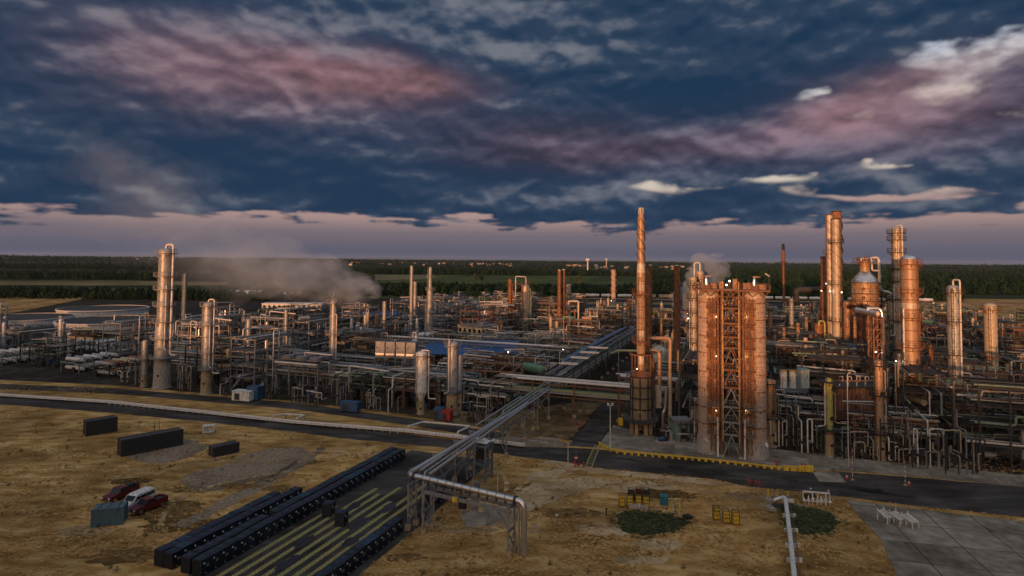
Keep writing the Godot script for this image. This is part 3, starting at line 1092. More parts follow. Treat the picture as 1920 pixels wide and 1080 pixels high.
func build_far_land():
	var m := StandardMaterial3D.new()
	m.resource_name = "leaf"
	m.vertex_color_use_as_albedo = true
	m.roughness = 0.8
	m.metallic_specular = 0.25
	M.leaf = m
	for k in 4:
		crowns.append(crown_mesh(100 + k, 26, 13))
	# fields
	field("field", "bright green grass field behind the left lattice tower", [[780, 552], [960, 551], [1010, 556], [1005, 566], [950, 573], [880, 577], [780, 572]], M.field_green, 0.12)
	field("field", "long green field between two belts of trees", [[640, 513], [960, 515], [1200, 517], [1300, 519], [1300, 529], [1200, 534], [960, 534], [640, 530]], M.field_green, 0.14)
	field("field", "olive corner of the long field before the far belt", [[640, 516], [790, 515], [830, 521], [760, 526], [640, 523]], M.field_tan, 0.20)
	field("field", "darker green third of the long field behind the pale stack", [[1105, 522], [1290, 522], [1290, 528], [1180, 531], [1090, 530]], M.field_dark, 0.21)
	field("field", "dry olive strip behind the tall grey column", [[-100, 527], [240, 526], [430, 530], [430, 535], [150, 536], [-100, 534]], M.field_tan, 0.19)
	field("field", "green strip between the halls and the row of trees", [[300, 556], [640, 553], [800, 553], [800, 558], [560, 561], [300, 563]], M.field_dark, 0.17)
	field("field", "thin brown ploughed strip below the far town", [[1040, 501], [1330, 503], [1400, 507], [1200, 507], [1040, 504]], M.field_tan, 0.16)
	field("field", "pale stubble field behind the dark flue", [[1436, 552], [1500, 549], [1700, 551], [1700, 557], [1500, 558], [1436, 556]], M.field_tan, 0.18)
	field("field", "narrow olive field in front of the right-hand woods", [[1420, 537], [1530, 533], [1760, 540], [1900, 546], [1900, 551], [1420, 545]], M.field_green, 0.15)
	field("field", "pale strip of dry ground beside the tank cars", [[1100, 566], [1290, 567], [1560, 573], [1560, 578], [1290, 572], [1100, 572]], M.field_tan, 0.20)
	field("field", "wide green pasture beyond the storage tanks", [[-200, 512], [180, 510], [420, 512], [420, 519], [180, 520], [-200, 519]], M.field_green, 0.13)
	field("field", "flat green meadow behind the storage tanks", [[-200, 540], [300, 541], [420, 543], [420, 551], [200, 556], [-200, 552]], M.field_green, 0.12)
	plain("water", Color(0.02, 0.045, 0.09), 0.06)
	field("pond", "still blue pond behind the brown twin stacks", [[1090, 573], [1130, 569], [1150, 572], [1146, 579], [1120, 586], [1096, 584]], M.water, 0.22)
	field("pond", "small pale pond behind the cream vessel", [[905, 574], [945, 571], [952, 576], [930, 581], [908, 581]], M.water, 0.22)
	# the land rises gently into low hills
	var nz := FastNoiseLite.new()
	nz.seed = 3
	nz.frequency = 1.1
	var b := MB.new()
	var lo := PackedVector3Array()
	var rows := [2500.0, 2900.0, 3400.0, 4000.0, 4700.0, 5600.0, 6600.0, 7800.0, 9200.0]
	for i in 161:
		var az := deg_to_rad(-70.0 + 140.0 * i / 160.0)
		for d in rows:
			lo.append(Vector3(sin(az) * d, rise(sin(az) * d, -cos(az) * d), -cos(az) * d))
	for i in 160:
		for j in rows.size() - 1:
			var q := i * rows.size() + j
			b.quad(lo[q], lo[q + 1], lo[q + 1 + rows.size()], lo[q + rows.size()])
	structure("hills", b, M.far_country, "low wooded hills on the horizon")
	# belts of trees, near to far
	woodland(belt(600, 1800, 640, 770, 2400, 4.5, 13.5), "dense dark belt of trees beyond the railway line")
	woodland(belt(-150, 640, 560, 640, 900, 6.0, 10.0), "row of trees behind the storage tanks and the steam")
	woodland(belt(1380, 2100, 800, 2400, 4600, 6.0, 18.0), "broad dark wood behind the tall twin stacks")
	woodland(belt(1200, 1400, 800, 1900, 1500, 8.0, 14.0), "dark wood behind the pale ringed columns")
	woodland(belt(560, 1400, 1500, 1760, 2200, 7.0, 17.0), "far belt of trees between the long field and the town")
	woodland(belt(-250, 700, 1000, 1250, 1500, 8.0, 13.0), "far trees and hedges beyond the left-hand pasture")
	woodland(belt(-250, 700, 1700, 2100, 1800, 9.0, 15.0), "second line of far trees beyond the pasture")
	var spots := []
	for k in 6500:
		var d := 2000.0 + 3200.0 * pow(rng.randf(), 1.3)
		var p := gd(rng.randf_range(-300, 2250), d)
		if clear_of_town.get_noise_2d(p.x, p.z * 2.0) < -0.08 and d < 4400.0:
			continue
		p.y = rise(p.x, p.z) - 0.5
		spots.append([p, rng.randf_range(9.0, 16.0), rng.randf_range(0.8, 1.3)])
	woodland(spots, "distant woods scattered up to the horizon")
	for a in [[1085, 528, 1060.0, 15.0], [1072, 527, 1080.0, 13.0], [890, 525, 1090.0, 16.0], [904, 525, 1110.0, 13.0], [1115, 545, 700.0, 12.0], [1060, 541, 740.0, 8.0]]:
		var p := gd(a[0], a[2])
		var t := thing("field_tree", "dark round tree standing alone at the edge of the long field", "tree", p, 0.0, "single trees in the fields")
		var cr := put(t, "crown", crowns[int(a[0]) % 4], M.leaf_dark if M.has("leaf_dark") else dark_leaf())
		cr.scale = Vector3(a[3] * 1.1, a[3], a[3] * 1.1)
		part(t, "trunk", MB.new().cyl(Vector3(0, -0.3, 0), Vector3(0, a[3] * 0.4, 0), 0.35, 0.2, 7), M.brown_wall)
	build_far_town()
	build_railway()
	# the wooded rise behind the camera, over which the last sun reaches only the tops of the plant
	b = MB.new()
	for i in 24:
		var x0 := -1100.0 + i * 75.0
		var prof := [[230.0, 0.0], [300.0, 16.0], [345.0, 22.0], [420.0, 19.0], [580.0, 0.0]]
		for j in 4:
			b.quad(Vector3(x0, prof[j][1], prof[j][0]), Vector3(x0 + 75, prof[j][1], prof[j][0]), Vector3(x0 + 75, prof[j + 1][1], prof[j + 1][0]), Vector3(x0, prof[j + 1][1], prof[j + 1][0]))
	structure("wooded_hill", b, M.dry_grass, "grassy rise behind the viewpoint")
	spots = []
	for k in 2600:
		spots.append([Vector3(rng.randf_range(-1080.0, 680.0), 19.5, rng.randf_range(322.0, 372.0)), rng.randf_range(11.0, 14.5), 0.9])
	woodland(spots, "trees on the rise behind the viewpoint")


func dark_leaf() -> StandardMaterial3D:
	var m := StandardMaterial3D.new()
	m.resource_name = "leaf_dark"
	m.albedo_color = Color(0.028, 0.046, 0.018).linear_to_srgb()
	m.roughness = 0.85
	M.leaf_dark = m
	return m


var hill_noise := FastNoiseLite.new()
var clear_of_town := FastNoiseLite.new()


func rise(x: float, z: float) -> float:
	hill_noise.frequency = 0.00035
	clear_of_town.frequency = 0.0012
	var d := Vector2(x, z).length()
	var n := hill_noise.get_noise_2d(x, z) + 0.4 * hill_noise.get_noise_2d(x * 3.0, z * 3.0)
	return -1.0 + 11.0 * sm(2500.0, 3600.0, d) + 11.0 * sm(3600.0, 5200.0, d) + (2.0 + 22.0 * n) * sm(4700.0, 7000.0, d) - 120.0 * sm(7600.0, 9300.0, d)


func build_far_town():
	# plain gabled houses, a few pixels each
	var proto := {}
	for k in 3:
		var w: float = [11.0, 16.0, 34.0][k]
		var h: float = [5.0, 6.5, 8.0][k]
		var wall := MB.new().box(Vector3(0, h / 2, 0), Vector3(w, h, 9.0)).mesh()
		var roof := MB.new().prism(PackedVector2Array([Vector2(-5.2, h), Vector2(5.2, h), Vector2(0, h + [3.0, 3.4, 1.6][k])]), -w / 2 - 0.4, w / 2 + 0.4, Transform3D(Basis(Vector3.UP, PI / 2), Vector3.ZERO)).mesh()
		proto[k] = [wall, roof, w, h]
	var walls := [M.pale_cladding, M.cream_wall, M.tan_concrete]
	var roofs := [M.dark_steel, M.brown_wall, M.galvanised]
	var names := ["distant_house", "distant_house", "distant_hall"]
	var r := RandomNumberGenerator.new()
	r.seed = 12
	for a in [[878, 960, 2900.0, 3900.0, 26, "small pale gabled house of the far town beyond the green field"], [1064, 1096, 3000.0, 3300.0, 9, "long pale hall near the far water tower"], [1115, 1190, 2700.0, 3300.0, 10, "small pale gabled house below the smaller water tower"], [1210, 1340, 2600.0, 3300.0, 14, "scattered pale gabled house in the far woods behind the dark stack"],
			[640, 872, 2900.0, 3900.0, 15, "small pale gabled house of the far town behind the steam"], [240, 310, 3600.0, 4200.0, 5, "pale gabled house far behind the tallest pale column"]]:
		for k in a[4]:
			var v := 2 if String(a[5]).begins_with("long") else r.randi() % 2
			var p := gd(r.randf_range(a[0], a[1]), r.randf_range(a[2], a[3]))
			p.y = rise(p.x, p.z)
			var t := thing(names[v], a[5], "house", p, r.randf_range(-0.5, 0.5), String(a[5]).replace("house", "houses").replace("hall ", "halls "))
			put(t, "wall", proto[v][0], walls[r.randi() % 3])
			put(t, "roof", proto[v][1], roofs[r.randi() % 3])
	for a in [[1102, 484.0, 2500.0, 9.5, "large pale water tower on a thick stem above the far town"], [1137, 484.5, 2900.0, 6.0, "smaller white water tower to the side of the far town"]]:
		var p := gd(a[0], a[2])
		var top: float = hgt(p, a[0], a[1])
		var t := thing("water_tower", a[4], "water tower", p)
		part(t, "stem", MB.new().cyl(Vector3.ZERO, Vector3(0, top - a[3], 0), a[3] * 0.30, a[3] * 0.26, 12), M.white_paint)
		var prof := []
		for k in 9:
			var s := -PI / 2 + PI * k / 8.0
			prof.append([cos(s) * a[3] + 0.01, top - a[3] * 0.75 + sin(s) * a[3] * 0.75])
		part(t, "tank", MB.new().lathe(Vector3.ZERO, prof, 16), M.white_paint)


func build_railway():
	var b := MB.new()
	var a0 := gd(700, 660.0, 0.0)
	var a1 := gd(2000, 600.0, 0.0)
	var u := (a1 - a0).normalized()
	var s := u.cross(Vector3.UP)
	b.quad(a0 + Vector3.UP * 0.8 - s * 3, a1 + Vector3.UP * 0.8 - s * 3, a1 + Vector3.UP * 0.8 + s * 3, a0 + Vector3.UP * 0.8 + s * 3)
	b.quad(a0 + Vector3.UP * 0.8 + s * 3, a1 + Vector3.UP * 0.8 + s * 3, a1 + s * 5, a0 + s * 5)
	b.quad(a0 - s * 5, a1 - s * 5, a1 + Vector3.UP * 0.8 - s * 3, a0 + Vector3.UP * 0.8 - s * 3)
	var rail := structure("railway_line", b, M.gravel, "gravel bed of the railway beyond the plant")
	for q in [-0.75, 0.75]:
		part(rail, "rail", MB.new().bar(a0 + s * q + Vector3.UP * 0.9, a1 + s * q + Vector3.UP * 0.9, 0.12), M.rust_steel)
	var tank := thing("tank_car", "white railway tank car standing on the line beyond the plant", "tank car", Vector3.ZERO, 0.0, "white tank cars on the railway line")
	var l := 14.0
	var prof := [[0.02, -l / 2 - 0.5], [0.9, -l / 2 - 0.35], [1.45, -l / 2], [1.5, -l / 2 + 0.3], [1.5, l / 2 - 0.3], [1.45, l / 2], [0.9, l / 2 + 0.35], [0.02, l / 2 + 0.5]]
	var barrel := part(tank, "barrel", MB.new().lathe(Vector3.ZERO, prof, 12), M.white_paint)
	barrel.transform = Transform3D(Basis(Vector3.BACK, PI / 2), Vector3(0, 2.7, 0))
	part(tank, "dome", MB.new().cyl(Vector3(0, 4.1, 0), Vector3(0, 4.7, 0), 0.6), M.white_paint)
	part(tank, "frame", MB.new().box(Vector3(0, 1.05, 0), Vector3(15.6, 0.3, 2.2)), M.black_steel)
	for q in [-5.4, 5.4]:
		var bogie := part(tank, "bogie", MB.new().box(Vector3(q, 0.72, 0), Vector3(2.6, 0.3, 1.9)), M.black_steel)
		for k in [-0.9, 0.9]:
			part(bogie, "wheel", MB.new().cyl(Vector3(q + k, 0.45, -0.9), Vector3(q + k, 0.45, 0.9), 0.45), M.rust_steel)
	var hopper := thing("hopper_car", "tan railway hopper car standing behind the main stack", "hopper car", Vector3.ZERO, 0.0, "tan hopper cars on the railway line")
	part(hopper, "body", MB.new().prism(PackedVector2Array([Vector2(-7, 4.6), Vector2(7, 4.6), Vector2(7, 2.2), Vector2(5.5, 1.3), Vector2(2.5, 1.3), Vector2(0, 2.0), Vector2(-2.5, 1.3), Vector2(-5.5, 1.3), Vector2(-7, 2.2)]), -1.45, 1.45), M.tan_pipe)
	for q in [-4.0, -2.0, 0.0, 2.0, 4.0]:
		part(hopper, "rib", MB.new().box(Vector3(q, 3.4, 1.5), Vector3(0.12, 2.3, 0.1)), M.tan_pipe)
	for q in [-5.4, 5.4]:
		part(hopper, "bogie", MB.new().box(Vector3(q, 0.7, 0), Vector3(2.6, 0.7, 1.9)), M.black_steel)
	var turn := atan2(-u.z, u.x)
	var first := [true, true]
	for px in [[1080, 1200, 0], [1212, 1290, 1], [1418, 1560, 0], [1572, 1720, 0], [840, 906, 1]]:
		var t0 := 0.0
		var p := gd(px[0], 655.0)
		var end := gd(px[1], 625.0)
		t0 = (p - a0).dot(u)
		while t0 < (end - a0).dot(u):
			var at := a0 + u * t0 + Vector3.UP * 0.85
			var src: Node3D = tank if px[2] == 0 else hopper
			if first[px[2]]:
				src.position = at
				src.rotation.y = turn
				first[px[2]] = false
			else:
				copy(src, at, turn)
			t0 += 16.6


# ---------------------------------------------------------------- builders for plant equipment
func annulus(b: MB, h: float, ri: float, ro: float, th := 0.15, sides := 16, from := 0.0, to := TAU) -> MB:
	b.lathe(Vector3.ZERO, [[ro, h], [ri, h]], sides, from, to)
	b.lathe(Vector3.ZERO, [[ro, h - th], [ro, h]], sides, from, to)
	b.lathe(Vector3.ZERO, [[ri, h - th], [ro, h - th]], sides, from, to)
	return b


func ring_railing(h: float, r: float, sides := 14, from := 0.0, to := TAU) -> MB:
	var b := MB.new()
	for q in [0.55, 1.1]:
		for i in sides:
			var a := from + (to - from) * i / sides
			var c := from + (to - from) * (i + 1) / sides
			b.bar(Vector3(cos(a) * r, h + q, sin(a) * r), Vector3(cos(c) * r, h + q, sin(c) * r), 0.06)
	for i in sides:
		var a := from + (to - from) * i / sides
		b.bar(Vector3(cos(a) * r, h, sin(a) * r), Vector3(cos(a) * r, h + 1.1, sin(a) * r), 0.06)
	return b


func straight_railing(a: Vector3, c: Vector3, step := 2.0) -> MB:
	var b := MB.new()
	var n := maxi(1, int((c - a).length() / step))
	for q in [0.55, 1.1]:
		b.bar(a + Vector3.UP * q, c + Vector3.UP * q, 0.06)
	for i in n + 1:
		var p := a.lerp(c, float(i) / n)
		b.bar(p, p + Vector3.UP * 1.1, 0.06)
	return b


func ladder_mesh(h0: float, h1: float, r: float, ang: float) -> MB:
	var b := MB.new()
	var o := Vector3(cos(ang), 0, sin(ang))
	var s := Vector3(-sin(ang), 0, cos(ang)) * 0.24
	var p := o * (r + 0.18)
	for q in [-1.0, 1.0]:
		b.bar(p + s * q + Vector3.UP * h0, p + s * q + Vector3.UP * h1, 0.07)
	var y := h0 + 0.4
	while y < h1:
		b.bar(p - s + Vector3.UP * y, p + s + Vector3.UP * y, 0.05)
		y += 0.6
	y = h0 + 2.4
	while y < h1:
		var pts := []
		for k in 7:
			var a := -PI * 0.5 + PI * k / 6.0
			pts.append(p + o * cos(a) * 0.7 + s.normalized() * sin(a) * 0.45 + Vector3.UP * y)
		for k in 6:
			b.bar(pts[k], pts[k + 1], 0.05)
		y += 1.5
	return b


func strake(r: float, h0: float, h1: float, turns: float, phase: float, out := 0.14, sides := 20) -> MB:
	# a helical fin wound round a stack
	var b := MB.new()
	var n := int(sides * turns)
	for i in n:
		var q := []
		for k in 2:
			var t := float(i + k) / n
			var a := phase + TAU * turns * t
			var o := Vector3(cos(a), 0, sin(a))
			q.append([o * (r - 0.02) + Vector3.UP * lerpf(h0, h1, t), o * (r + out) + Vector3.UP * lerpf(h0, h1, t)])
		var th := Vector3.UP * 0.09
		b.quad(q[0][0] + th, q[0][1] + th, q[1][1] + th, q[1][0] + th)
		b.quad(q[0][0] - th, q[1][0] - th, q[1][1] - th, q[0][1] - th)
		b.quad(q[0][1] - th, q[1][1] - th, q[1][1] + th, q[0][1] + th)
	return b


# courses: a shell in bands, each a part of its own; h and r give the outline from the bottom up
func shell(t: Node3D, outline: Array, m: Material, course := 3.0, sides := 20, name := "shell_course", band: Material = null):
	for k in outline.size() - 1:
		var h0: float = outline[k][1]
		var h1: float = outline[k + 1][1]
		var n := maxi(1, roundi((h1 - h0) / course))
		for i in n:
			var a := lerpf(h0, h1, float(i) / n)
			var c := lerpf(h0, h1, float(i + 1) / n)
			var ra := lerpf(outline[k][0], outline[k + 1][0], float(i) / n) + rng.randf_range(-0.012, 0.012)
			var rc := lerpf(outline[k][0], outline[k + 1][0], float(i + 1) / n) + rng.randf_range(-0.012, 0.012)
			part(t, name, MB.new().cyl(Vector3(0, a + 0.02, 0), Vector3(0, c - 0.02, 0), ra, rc, sides, true), m)
			if band and i > 0:
				part(t, "seam_band", MB.new().cyl(Vector3(0, a - 0.09, 0), Vector3(0, a + 0.09, 0), ra + 0.05, ra + 0.05, sides, true), band)


func dome(t: Node3D, r: float, h: float, rise: float, m: Material, name := "top_head"):
	var prof := []
	for k in 7:
		var a := PI / 2 * k / 6.0
		prof.append([cos(a) * r + 0.005, h + sin(a) * rise])
	part(t, name, MB.new().lathe(Vector3.ZERO, prof, 20), m)


func platform(t: Node3D, h: float, r: float, wide: float, m: Material, from := 0.0, to := TAU):
	var p := part(t, "platform", annulus(MB.new(), h, r + 0.02, r + wide, 0.18, 16, from, to), m)
	part(p, "railing", ring_railing(h, r + wide - 0.06, 14, from, to), m)
	var b := MB.new()
	for k in 8:
		var a := from + (to - from) * (k + 0.5) / 8.0
		var o := Vector3(cos(a), 0, sin(a))
		b.bar(o * r + Vector3.UP * (h - 1.0), o * (r + wide * 0.9) + Vector3.UP * (h - 0.2), 0.09)
	part(p, "bracket", b, m)


func tower(called: String, label: String, category: String, at: Vector3, h: float, r: float, o := {}) -> Node3D:
	var t := thing(called, label, category, at, 0.0, o.get("group", ""))
	var m: Material = o.get("shell", M.cream_cladding)
	var steel: Material = o.get("steel", M.dark_steel)
	var sk: float = o.get("skirt", 0.0)
	if sk > 0.0:
		var skm: Material = o.get("skirt_shell", M.tan_concrete)
		var skr: float = o.get("skirt_r", r * 1.05)
		part(t, "skirt", MB.new().cyl(Vector3(0, -0.1, 0), Vector3(0, sk, 0), skr * 1.08, skr, 20), skm)
		part(t, "base_ring", MB.new().cyl(Vector3(0, 0, 0), Vector3(0, 0.35, 0), skr * 1.22, skr * 1.22, 20), M.concrete)
		var b := MB.new()
		b.cyl(Vector3(0, sk * 0.45, skr * 1.0), Vector3(0, sk * 0.45, skr * 1.10), 0.32, 0.32, 10)
		part(t, "access_hole", b, M.black_steel)
	var outline: Array = o.get("outline", [[r, sk], [r, h]])
	shell(t, outline, m, o.get("course", 3.0), o.get("sides", 20), "shell_course", o.get("band", null))
	var rt: float = outline[-1][0]
	if o.get("open_top", false):
		part(t, "rim", annulus(MB.new(), h + 0.05, rt * 0.8, rt + 0.08, 0.4), steel)
	else:
		dome(t, rt, h - 0.02, rt * 0.55, o.get("head", m))
	for p in o.get("platforms", []):
		var pr := rt
		for k in outline.size() - 1:
			if p >= outline[k][1] - 0.01 and p <= outline[k + 1][1] + 0.01:
				pr = lerpf(outline[k][0], outline[k + 1][0], inverse_lerp(outline[k][1], outline[k + 1][1], p))
		platform(t, p, pr, o.get("wide", 1.0), steel)
	if o.get("ladder", true):
		part(t, "ladder", ladder_mesh(sk, h - 0.3, maxf(r, rt), o.get("ladder_at", 2.3)), steel)
	for q in o.get("strakes", []):     # [h0, h1, turns, count]
		for k in q[3]:
			part(t, "strake", strake(rt + 0.02, q[0], q[1], q[2], TAU * k / q[3] + 0.6, o.get("fin", 0.13)), o.get("strake_paint", M.brown_shell))
	for q in o.get("pipes", []):       # [angle, radius, from height, top height, material key]
		var d := Vector3(cos(q[0]), 0, sin(q[0]))
		var off: float = r + q[1] + 0.25
		var pts := [d * (off + 2.0) + Vector3.UP * q[2], d * off + Vector3.UP * q[2], d * off + Vector3.UP * q[3]]
		if q[3] > h:
			pts.append(Vector3.UP * q[3])
			pts.append(Vector3.UP * (h - 0.2))
		else:
			pts.append(d * (r - 0.1) + Vector3.UP * q[3])
		part(t, "pipe", MB.new().pipe(pts, q[1], 8), M[q[4]])
	for q in o.get("manholes", []):    # [angle, height]
		var d := Vector3(cos(q[0]), 0, sin(q[0]))
		var mh := part(t, "manhole", MB.new().cyl(d * (r - 0.1) + Vector3.UP * q[1], d * (r + 0.35) + Vector3.UP * q[1], 0.34, 0.34, 10), m)
		part(mh, "cover", MB.new().cyl(d * (r + 0.35) + Vector3.UP * q[1], d * (r + 0.45) + Vector3.UP * q[1], 0.45, 0.45, 10), steel)
	return t


func legs_ring(t: Node3D, n: int, r: float, h: float, w: float, m: Material):
	for k in n:
		var a := TAU * k / n + 0.4
		part(t, "leg", MB.new().box(Vector3(cos(a) * r, h / 2, sin(a) * r), Vector3(w, h, w), Basis(Vector3.UP, -a)), m)


# ---------------------------------------------------------------- the main stack and its heaters
func build_main_heater():
	var p := g(1202, 812)
	var dep := -p.z
	var t := thing("fired_heater", "tall rust-orange stack on a banded cylindrical heater with concrete legs", "heater stack", p)
	legs_ring(t, 7, 2.25, 3.0, 0.75, M.tan_concrete)
	var pf := part(t, "platform", annulus(MB.new(), 3.2, 0.2, 3.9, 0.25, 20), M.dark_steel)
	part(pf, "railing", ring_railing(3.2, 3.8, 18), M.galvanised)
	shell(t, [[2.4, 3.3], [2.4, 13.2]], M.fire_brick_shell, 2.5, 24, "heater_course")
	for h in [3.4, 5.8, 8.3, 10.8, 13.1]:
		part(t, "stiffener_ring", MB.new().cyl(Vector3(0, h - 0.13, 0), Vector3(0, h + 0.13, 0), 2.56, 2.56, 24), M.black_steel)
	for k in 8:
		var a := TAU * k / 8.0 + 0.3
		part(t, "stiffener", MB.new().bar(Vector3(cos(a) * 2.45, 3.3, sin(a) * 2.45), Vector3(cos(a) * 2.45, 13.2, sin(a) * 2.45), 0.26), M.black_steel)
	part(t, "arch", MB.new().cyl(Vector3(0, 13.2, 0), Vector3(0, 14.6, 0), 2.4, 0.95, 24), M.brown_shell)
	for k in 4:
		var a := TAU * k / 4.0 + 0.785
		var o := Vector3(cos(a), 0, sin(a))
		part(t, "frame_post", MB.new().bar(o * 2.5 + Vector3.UP * 13.2, o * 2.5 + Vector3.UP * 18.4, 0.25), M.rust_steel)
		part(t, "frame_brace", MB.new().bar(o * 2.5 + Vector3.UP * 14.0, o * 0.9 + Vector3.UP * 12.9 + Vector3.UP * 1.2, 0.2), M.galvanised)
	part(t, "frame_ring", annulus(MB.new(), 18.4, 2.2, 2.75, 0.3, 16), M.rust_steel)
	var top := hgt(p, 1203, 397)
	var cone := hgt(p, 1203, 511)
	var cone2 := hgt(p, 1203, 494)
	shell(t, [[0.86, 14.4], [0.86, 17.6], [1.02, 18.6], [1.02, cone]], M.orange_shell, 2.6, 18, "stack_course", M.brown_shell)
	part(t, "cone", MB.new().cyl(Vector3(0, cone, 0), Vector3(0, cone2, 0), 1.02, 0.86, 18), M.pale_cladding)
	shell(t, [[0.86, cone2], [0.86, top - 2.0], [0.62, top - 0.3]], M.orange_shell, 3.2, 18, "stack_course", M.brown_shell)
	for k in 6:
		var a := TAU * k / 6.0
		var o := Vector3(cos(a), 0, sin(a))
		part(t, "rim_tooth", MB.new().bar(o * 0.6 + Vector3.UP * (top - 0.5), o * 0.42 + Vector3.UP * (top + 0.9), 0.22), M.pale_cladding)
	for k in 3:
		part(t, "strake", strake(0.88, cone2 + 0.6, top - 1.6, 1.35, TAU * k / 3.0 + 1.9, 0.14), M.black_steel)
	for h in [hgt(p, 1203, 550), hgt(p, 1203, 640)]:
		platform(t, h, 1.02, 1.1, M.rust_steel)
	part(t, "ladder", ladder_mesh(18.6, cone - 1.0, 1.05, 2.0), M.dark_steel)
	for h in [hgt(p, 1203, 536), hgt(p, 1203, 625), hgt(p, 1203, 672)]:
		part(t, "patch_plate", MB.new().lathe(Vector3.ZERO, [[1.06, h - 1.2], [1.06, h + 0.8]], 6, 1.1, 2.3), M.pale_cladding)
	part(t, "burner_sign", MB.new().lathe(Vector3.ZERO, [[2.46, 5.0], [2.46, 5.7]], 3, 1.75, 2.0), M.yellow_paint)

	# the stack behind it
	var p2 := gd(1216.5, dep + 7.0)
	var top2 := hgt(p2, 1216, 498)
	var t2 := tower("wound_stack", "brown stack wound with fins close behind the tall orange stack", "stack", p2, top2, 0.80, {"shell": M.rusty_shell, "open_top": true, "outline": [[1.5, 3.0], [1.5, 15.0], [0.80, 17.5], [0.80, top2]], "strakes": [[19.0, top2 - 0.5, 2.2, 3]], "steel": M.rust_steel, "ladder": false, "skirt": 3.0, "skirt_shell": M.dark_steel, "skirt_r": 1.4})
	part(t2, "flange", annulus(MB.new(), 17.6, 0.8, 1.7, 0.3), M.rust_steel)

	# flue pipes between the heaters
	var d0 := dep + 3.0
	var pts := [ad(1217, 634, d0 + 3.5), ad(1257, 634, d0), ad(1256, 700, d0), g(1254, 806)]
	pts[3] = Vector3(pts[2].x, 0.4, pts[2].z)
	var fl := thing("flue_pipe", "long upright orange pipe bent over from the main stack to the ground", "pipe", Vector3(pts[3].x, 0, pts[3].z))
	part(fl, "upper_pipe", MB.new().pipe([pts[0] - fl.position, pts[1] - fl.position, pts[2] - fl.position], 0.42, 12, 1.0), M.orange_shell)
	part(fl, "lower_pipe", MB.new().pipe([pts[2] - fl.position, pts[3] - fl.position], 0.48, 12), M.cream_cladding)
	for k in 9:
		var y := 2.0 + k * 1.35
		part(fl, "seam_band", MB.new().cyl(Vector3(0, y, 0), Vector3(0, y + 0.1, 0), 0.52, 0.52, 12), M.tan_pipe)
	part(fl, "pipe_shoe", MB.new().box(Vector3(0, 0.3, 0), Vector3(1.6, 0.6, 1.4)), M.concrete)
	pts = [ad(1219, 657, d0 + 3.0), ad(1237, 659, d0 + 1.0), ad(1236, 735, d0 + 1.0)]
	var f2 := thing("air_duct", "orange elbow duct running down into a tall pale casing", "duct", Vector3(pts[2].x, 0, pts[2].z))
	part(f2, "duct", MB.new().pipe([pts[0] - f2.position, pts[1] - f2.position, pts[2] - f2.position], 0.5, 12, 1.3), M.orange_shell)
	for y in [12.5, 14.0, 16.5, 19.0]:
		part(f2, "seam_band", MB.new().cyl(Vector3(0, y, 0), Vector3(0, y + 0.1, 0), 0.55, 0.55, 12), M.brown_shell)
	var casing := part(f2, "casing", MB.new().box(Vector3(-0.25, 7.6, 0.2), Vector3(1.15, 5.2, 1.2)), M.pale_cladding)
	for y in [5.4, 6.4, 7.4, 8.4, 9.4]:
		part(casing, "panel_rib", MB.new().box(Vector3(-0.25, y, 0.82), Vector3(1.2, 0.07, 0.06)), M.tan_pipe)
	part(f2, "lower_duct", MB.new().cyl(Vector3(-0.2, 0, 0.2), Vector3(-0.2, 5.0, 0.2), 0.42, 0.42, 10), M.black_steel)
	part(f2, "post", MB.new().box(Vector3(-1.2, 3.5, 0.2), Vector3(0.2, 7.0, 0.2)), M.galvanised)
	var f3 := thing("vent_duct", "short silver duct leaning beside the pale casing", "duct", gd(1247, dep + 2.0))
	part(f3, "duct", MB.new().pipe([Vector3(-0.6, 0, 0), Vector3(-0.6, 4.0, 0), Vector3(0, 5.2, 0), Vector3(0.25, 10.0, 0)], 0.36, 10, 0.8), M.silver_cladding)
	part(f3, "saddle", MB.new().box(Vector3(-0.6, 0.25, 0), Vector3(1.2, 0.5, 1.0)), M.concrete)

	# dark stack on its own heater
	var p4 := gd(1269.5, 186.0)
	var top4 := hgt(p4, 1269, 499)
	var foot := hgt(p4, 1269, 690)
	var t4 := tower("wound_stack", "dark brown stack wound with fins standing on a black heater box", "stack", p4, top4, 0.9, {"shell": M.brown_shell, "open_top": true, "outline": [[0.95, foot], [0.9, top4]], "strakes": [[foot + 9.0, top4 - 0.5, 1.9, 3]], "steel": M.dark_steel, "ladder": false, "course": 4.0, "strake_paint": M.black_steel})
	part(t4, "flared_foot", MB.new().cyl(Vector3(0, foot - 0.6, 0), Vector3(0, foot + 1.6, 0), 1.15, 0.96, 18), M.yellow_steel)
	part(t4, "heater_box", MB.new().box(Vector3(1.5, foot / 2, 0), Vector3(5.6, foot - 0.4, 4.6)), M.black_steel)
	for k in 5:
		part(t4, "buckstay", MB.new().box(Vector3(-1.1 + k * 1.3, foot / 2, 2.38), Vector3(0.2, foot - 0.6, 0.16)), M.dark_steel)
	platform(t4, foot - 0.7, 1.0, 1.6, M.dark_steel)

	for a in [[1237, 712, 205.0, 655, 17.0, "pale green storage tank behind the orange elbow duct"], [1313, 732, 190.0, 656, 17.5, "pale green storage tank half hidden by the left tall drum"]]:
		var q := gd(a[0], a[2])
		var hh := hgt(q, a[0], a[3])
		var r := wpx(a[4], a[2])
		var tk := thing("storage_tank", a[5], "tank", q)
		shell(tk, [[r, 0.0], [r, hh]], M.pale_teal, 2.6, 28, "shell_course")
		part(tk, "roof", MB.new().cyl(Vector3(0, hh, 0), Vector3(0, hh + 1.1, 0), r + 0.06, 0.15, 28), M.pale_teal)
		part(tk, "railing", ring_railing(hh, r - 0.05, 20), M.galvanised)
		part(tk, "ladder", ladder_mesh(0.0, hh + 1.0, r, 1.2), M.galvanised)

	var q := gd(1274, 141.0)
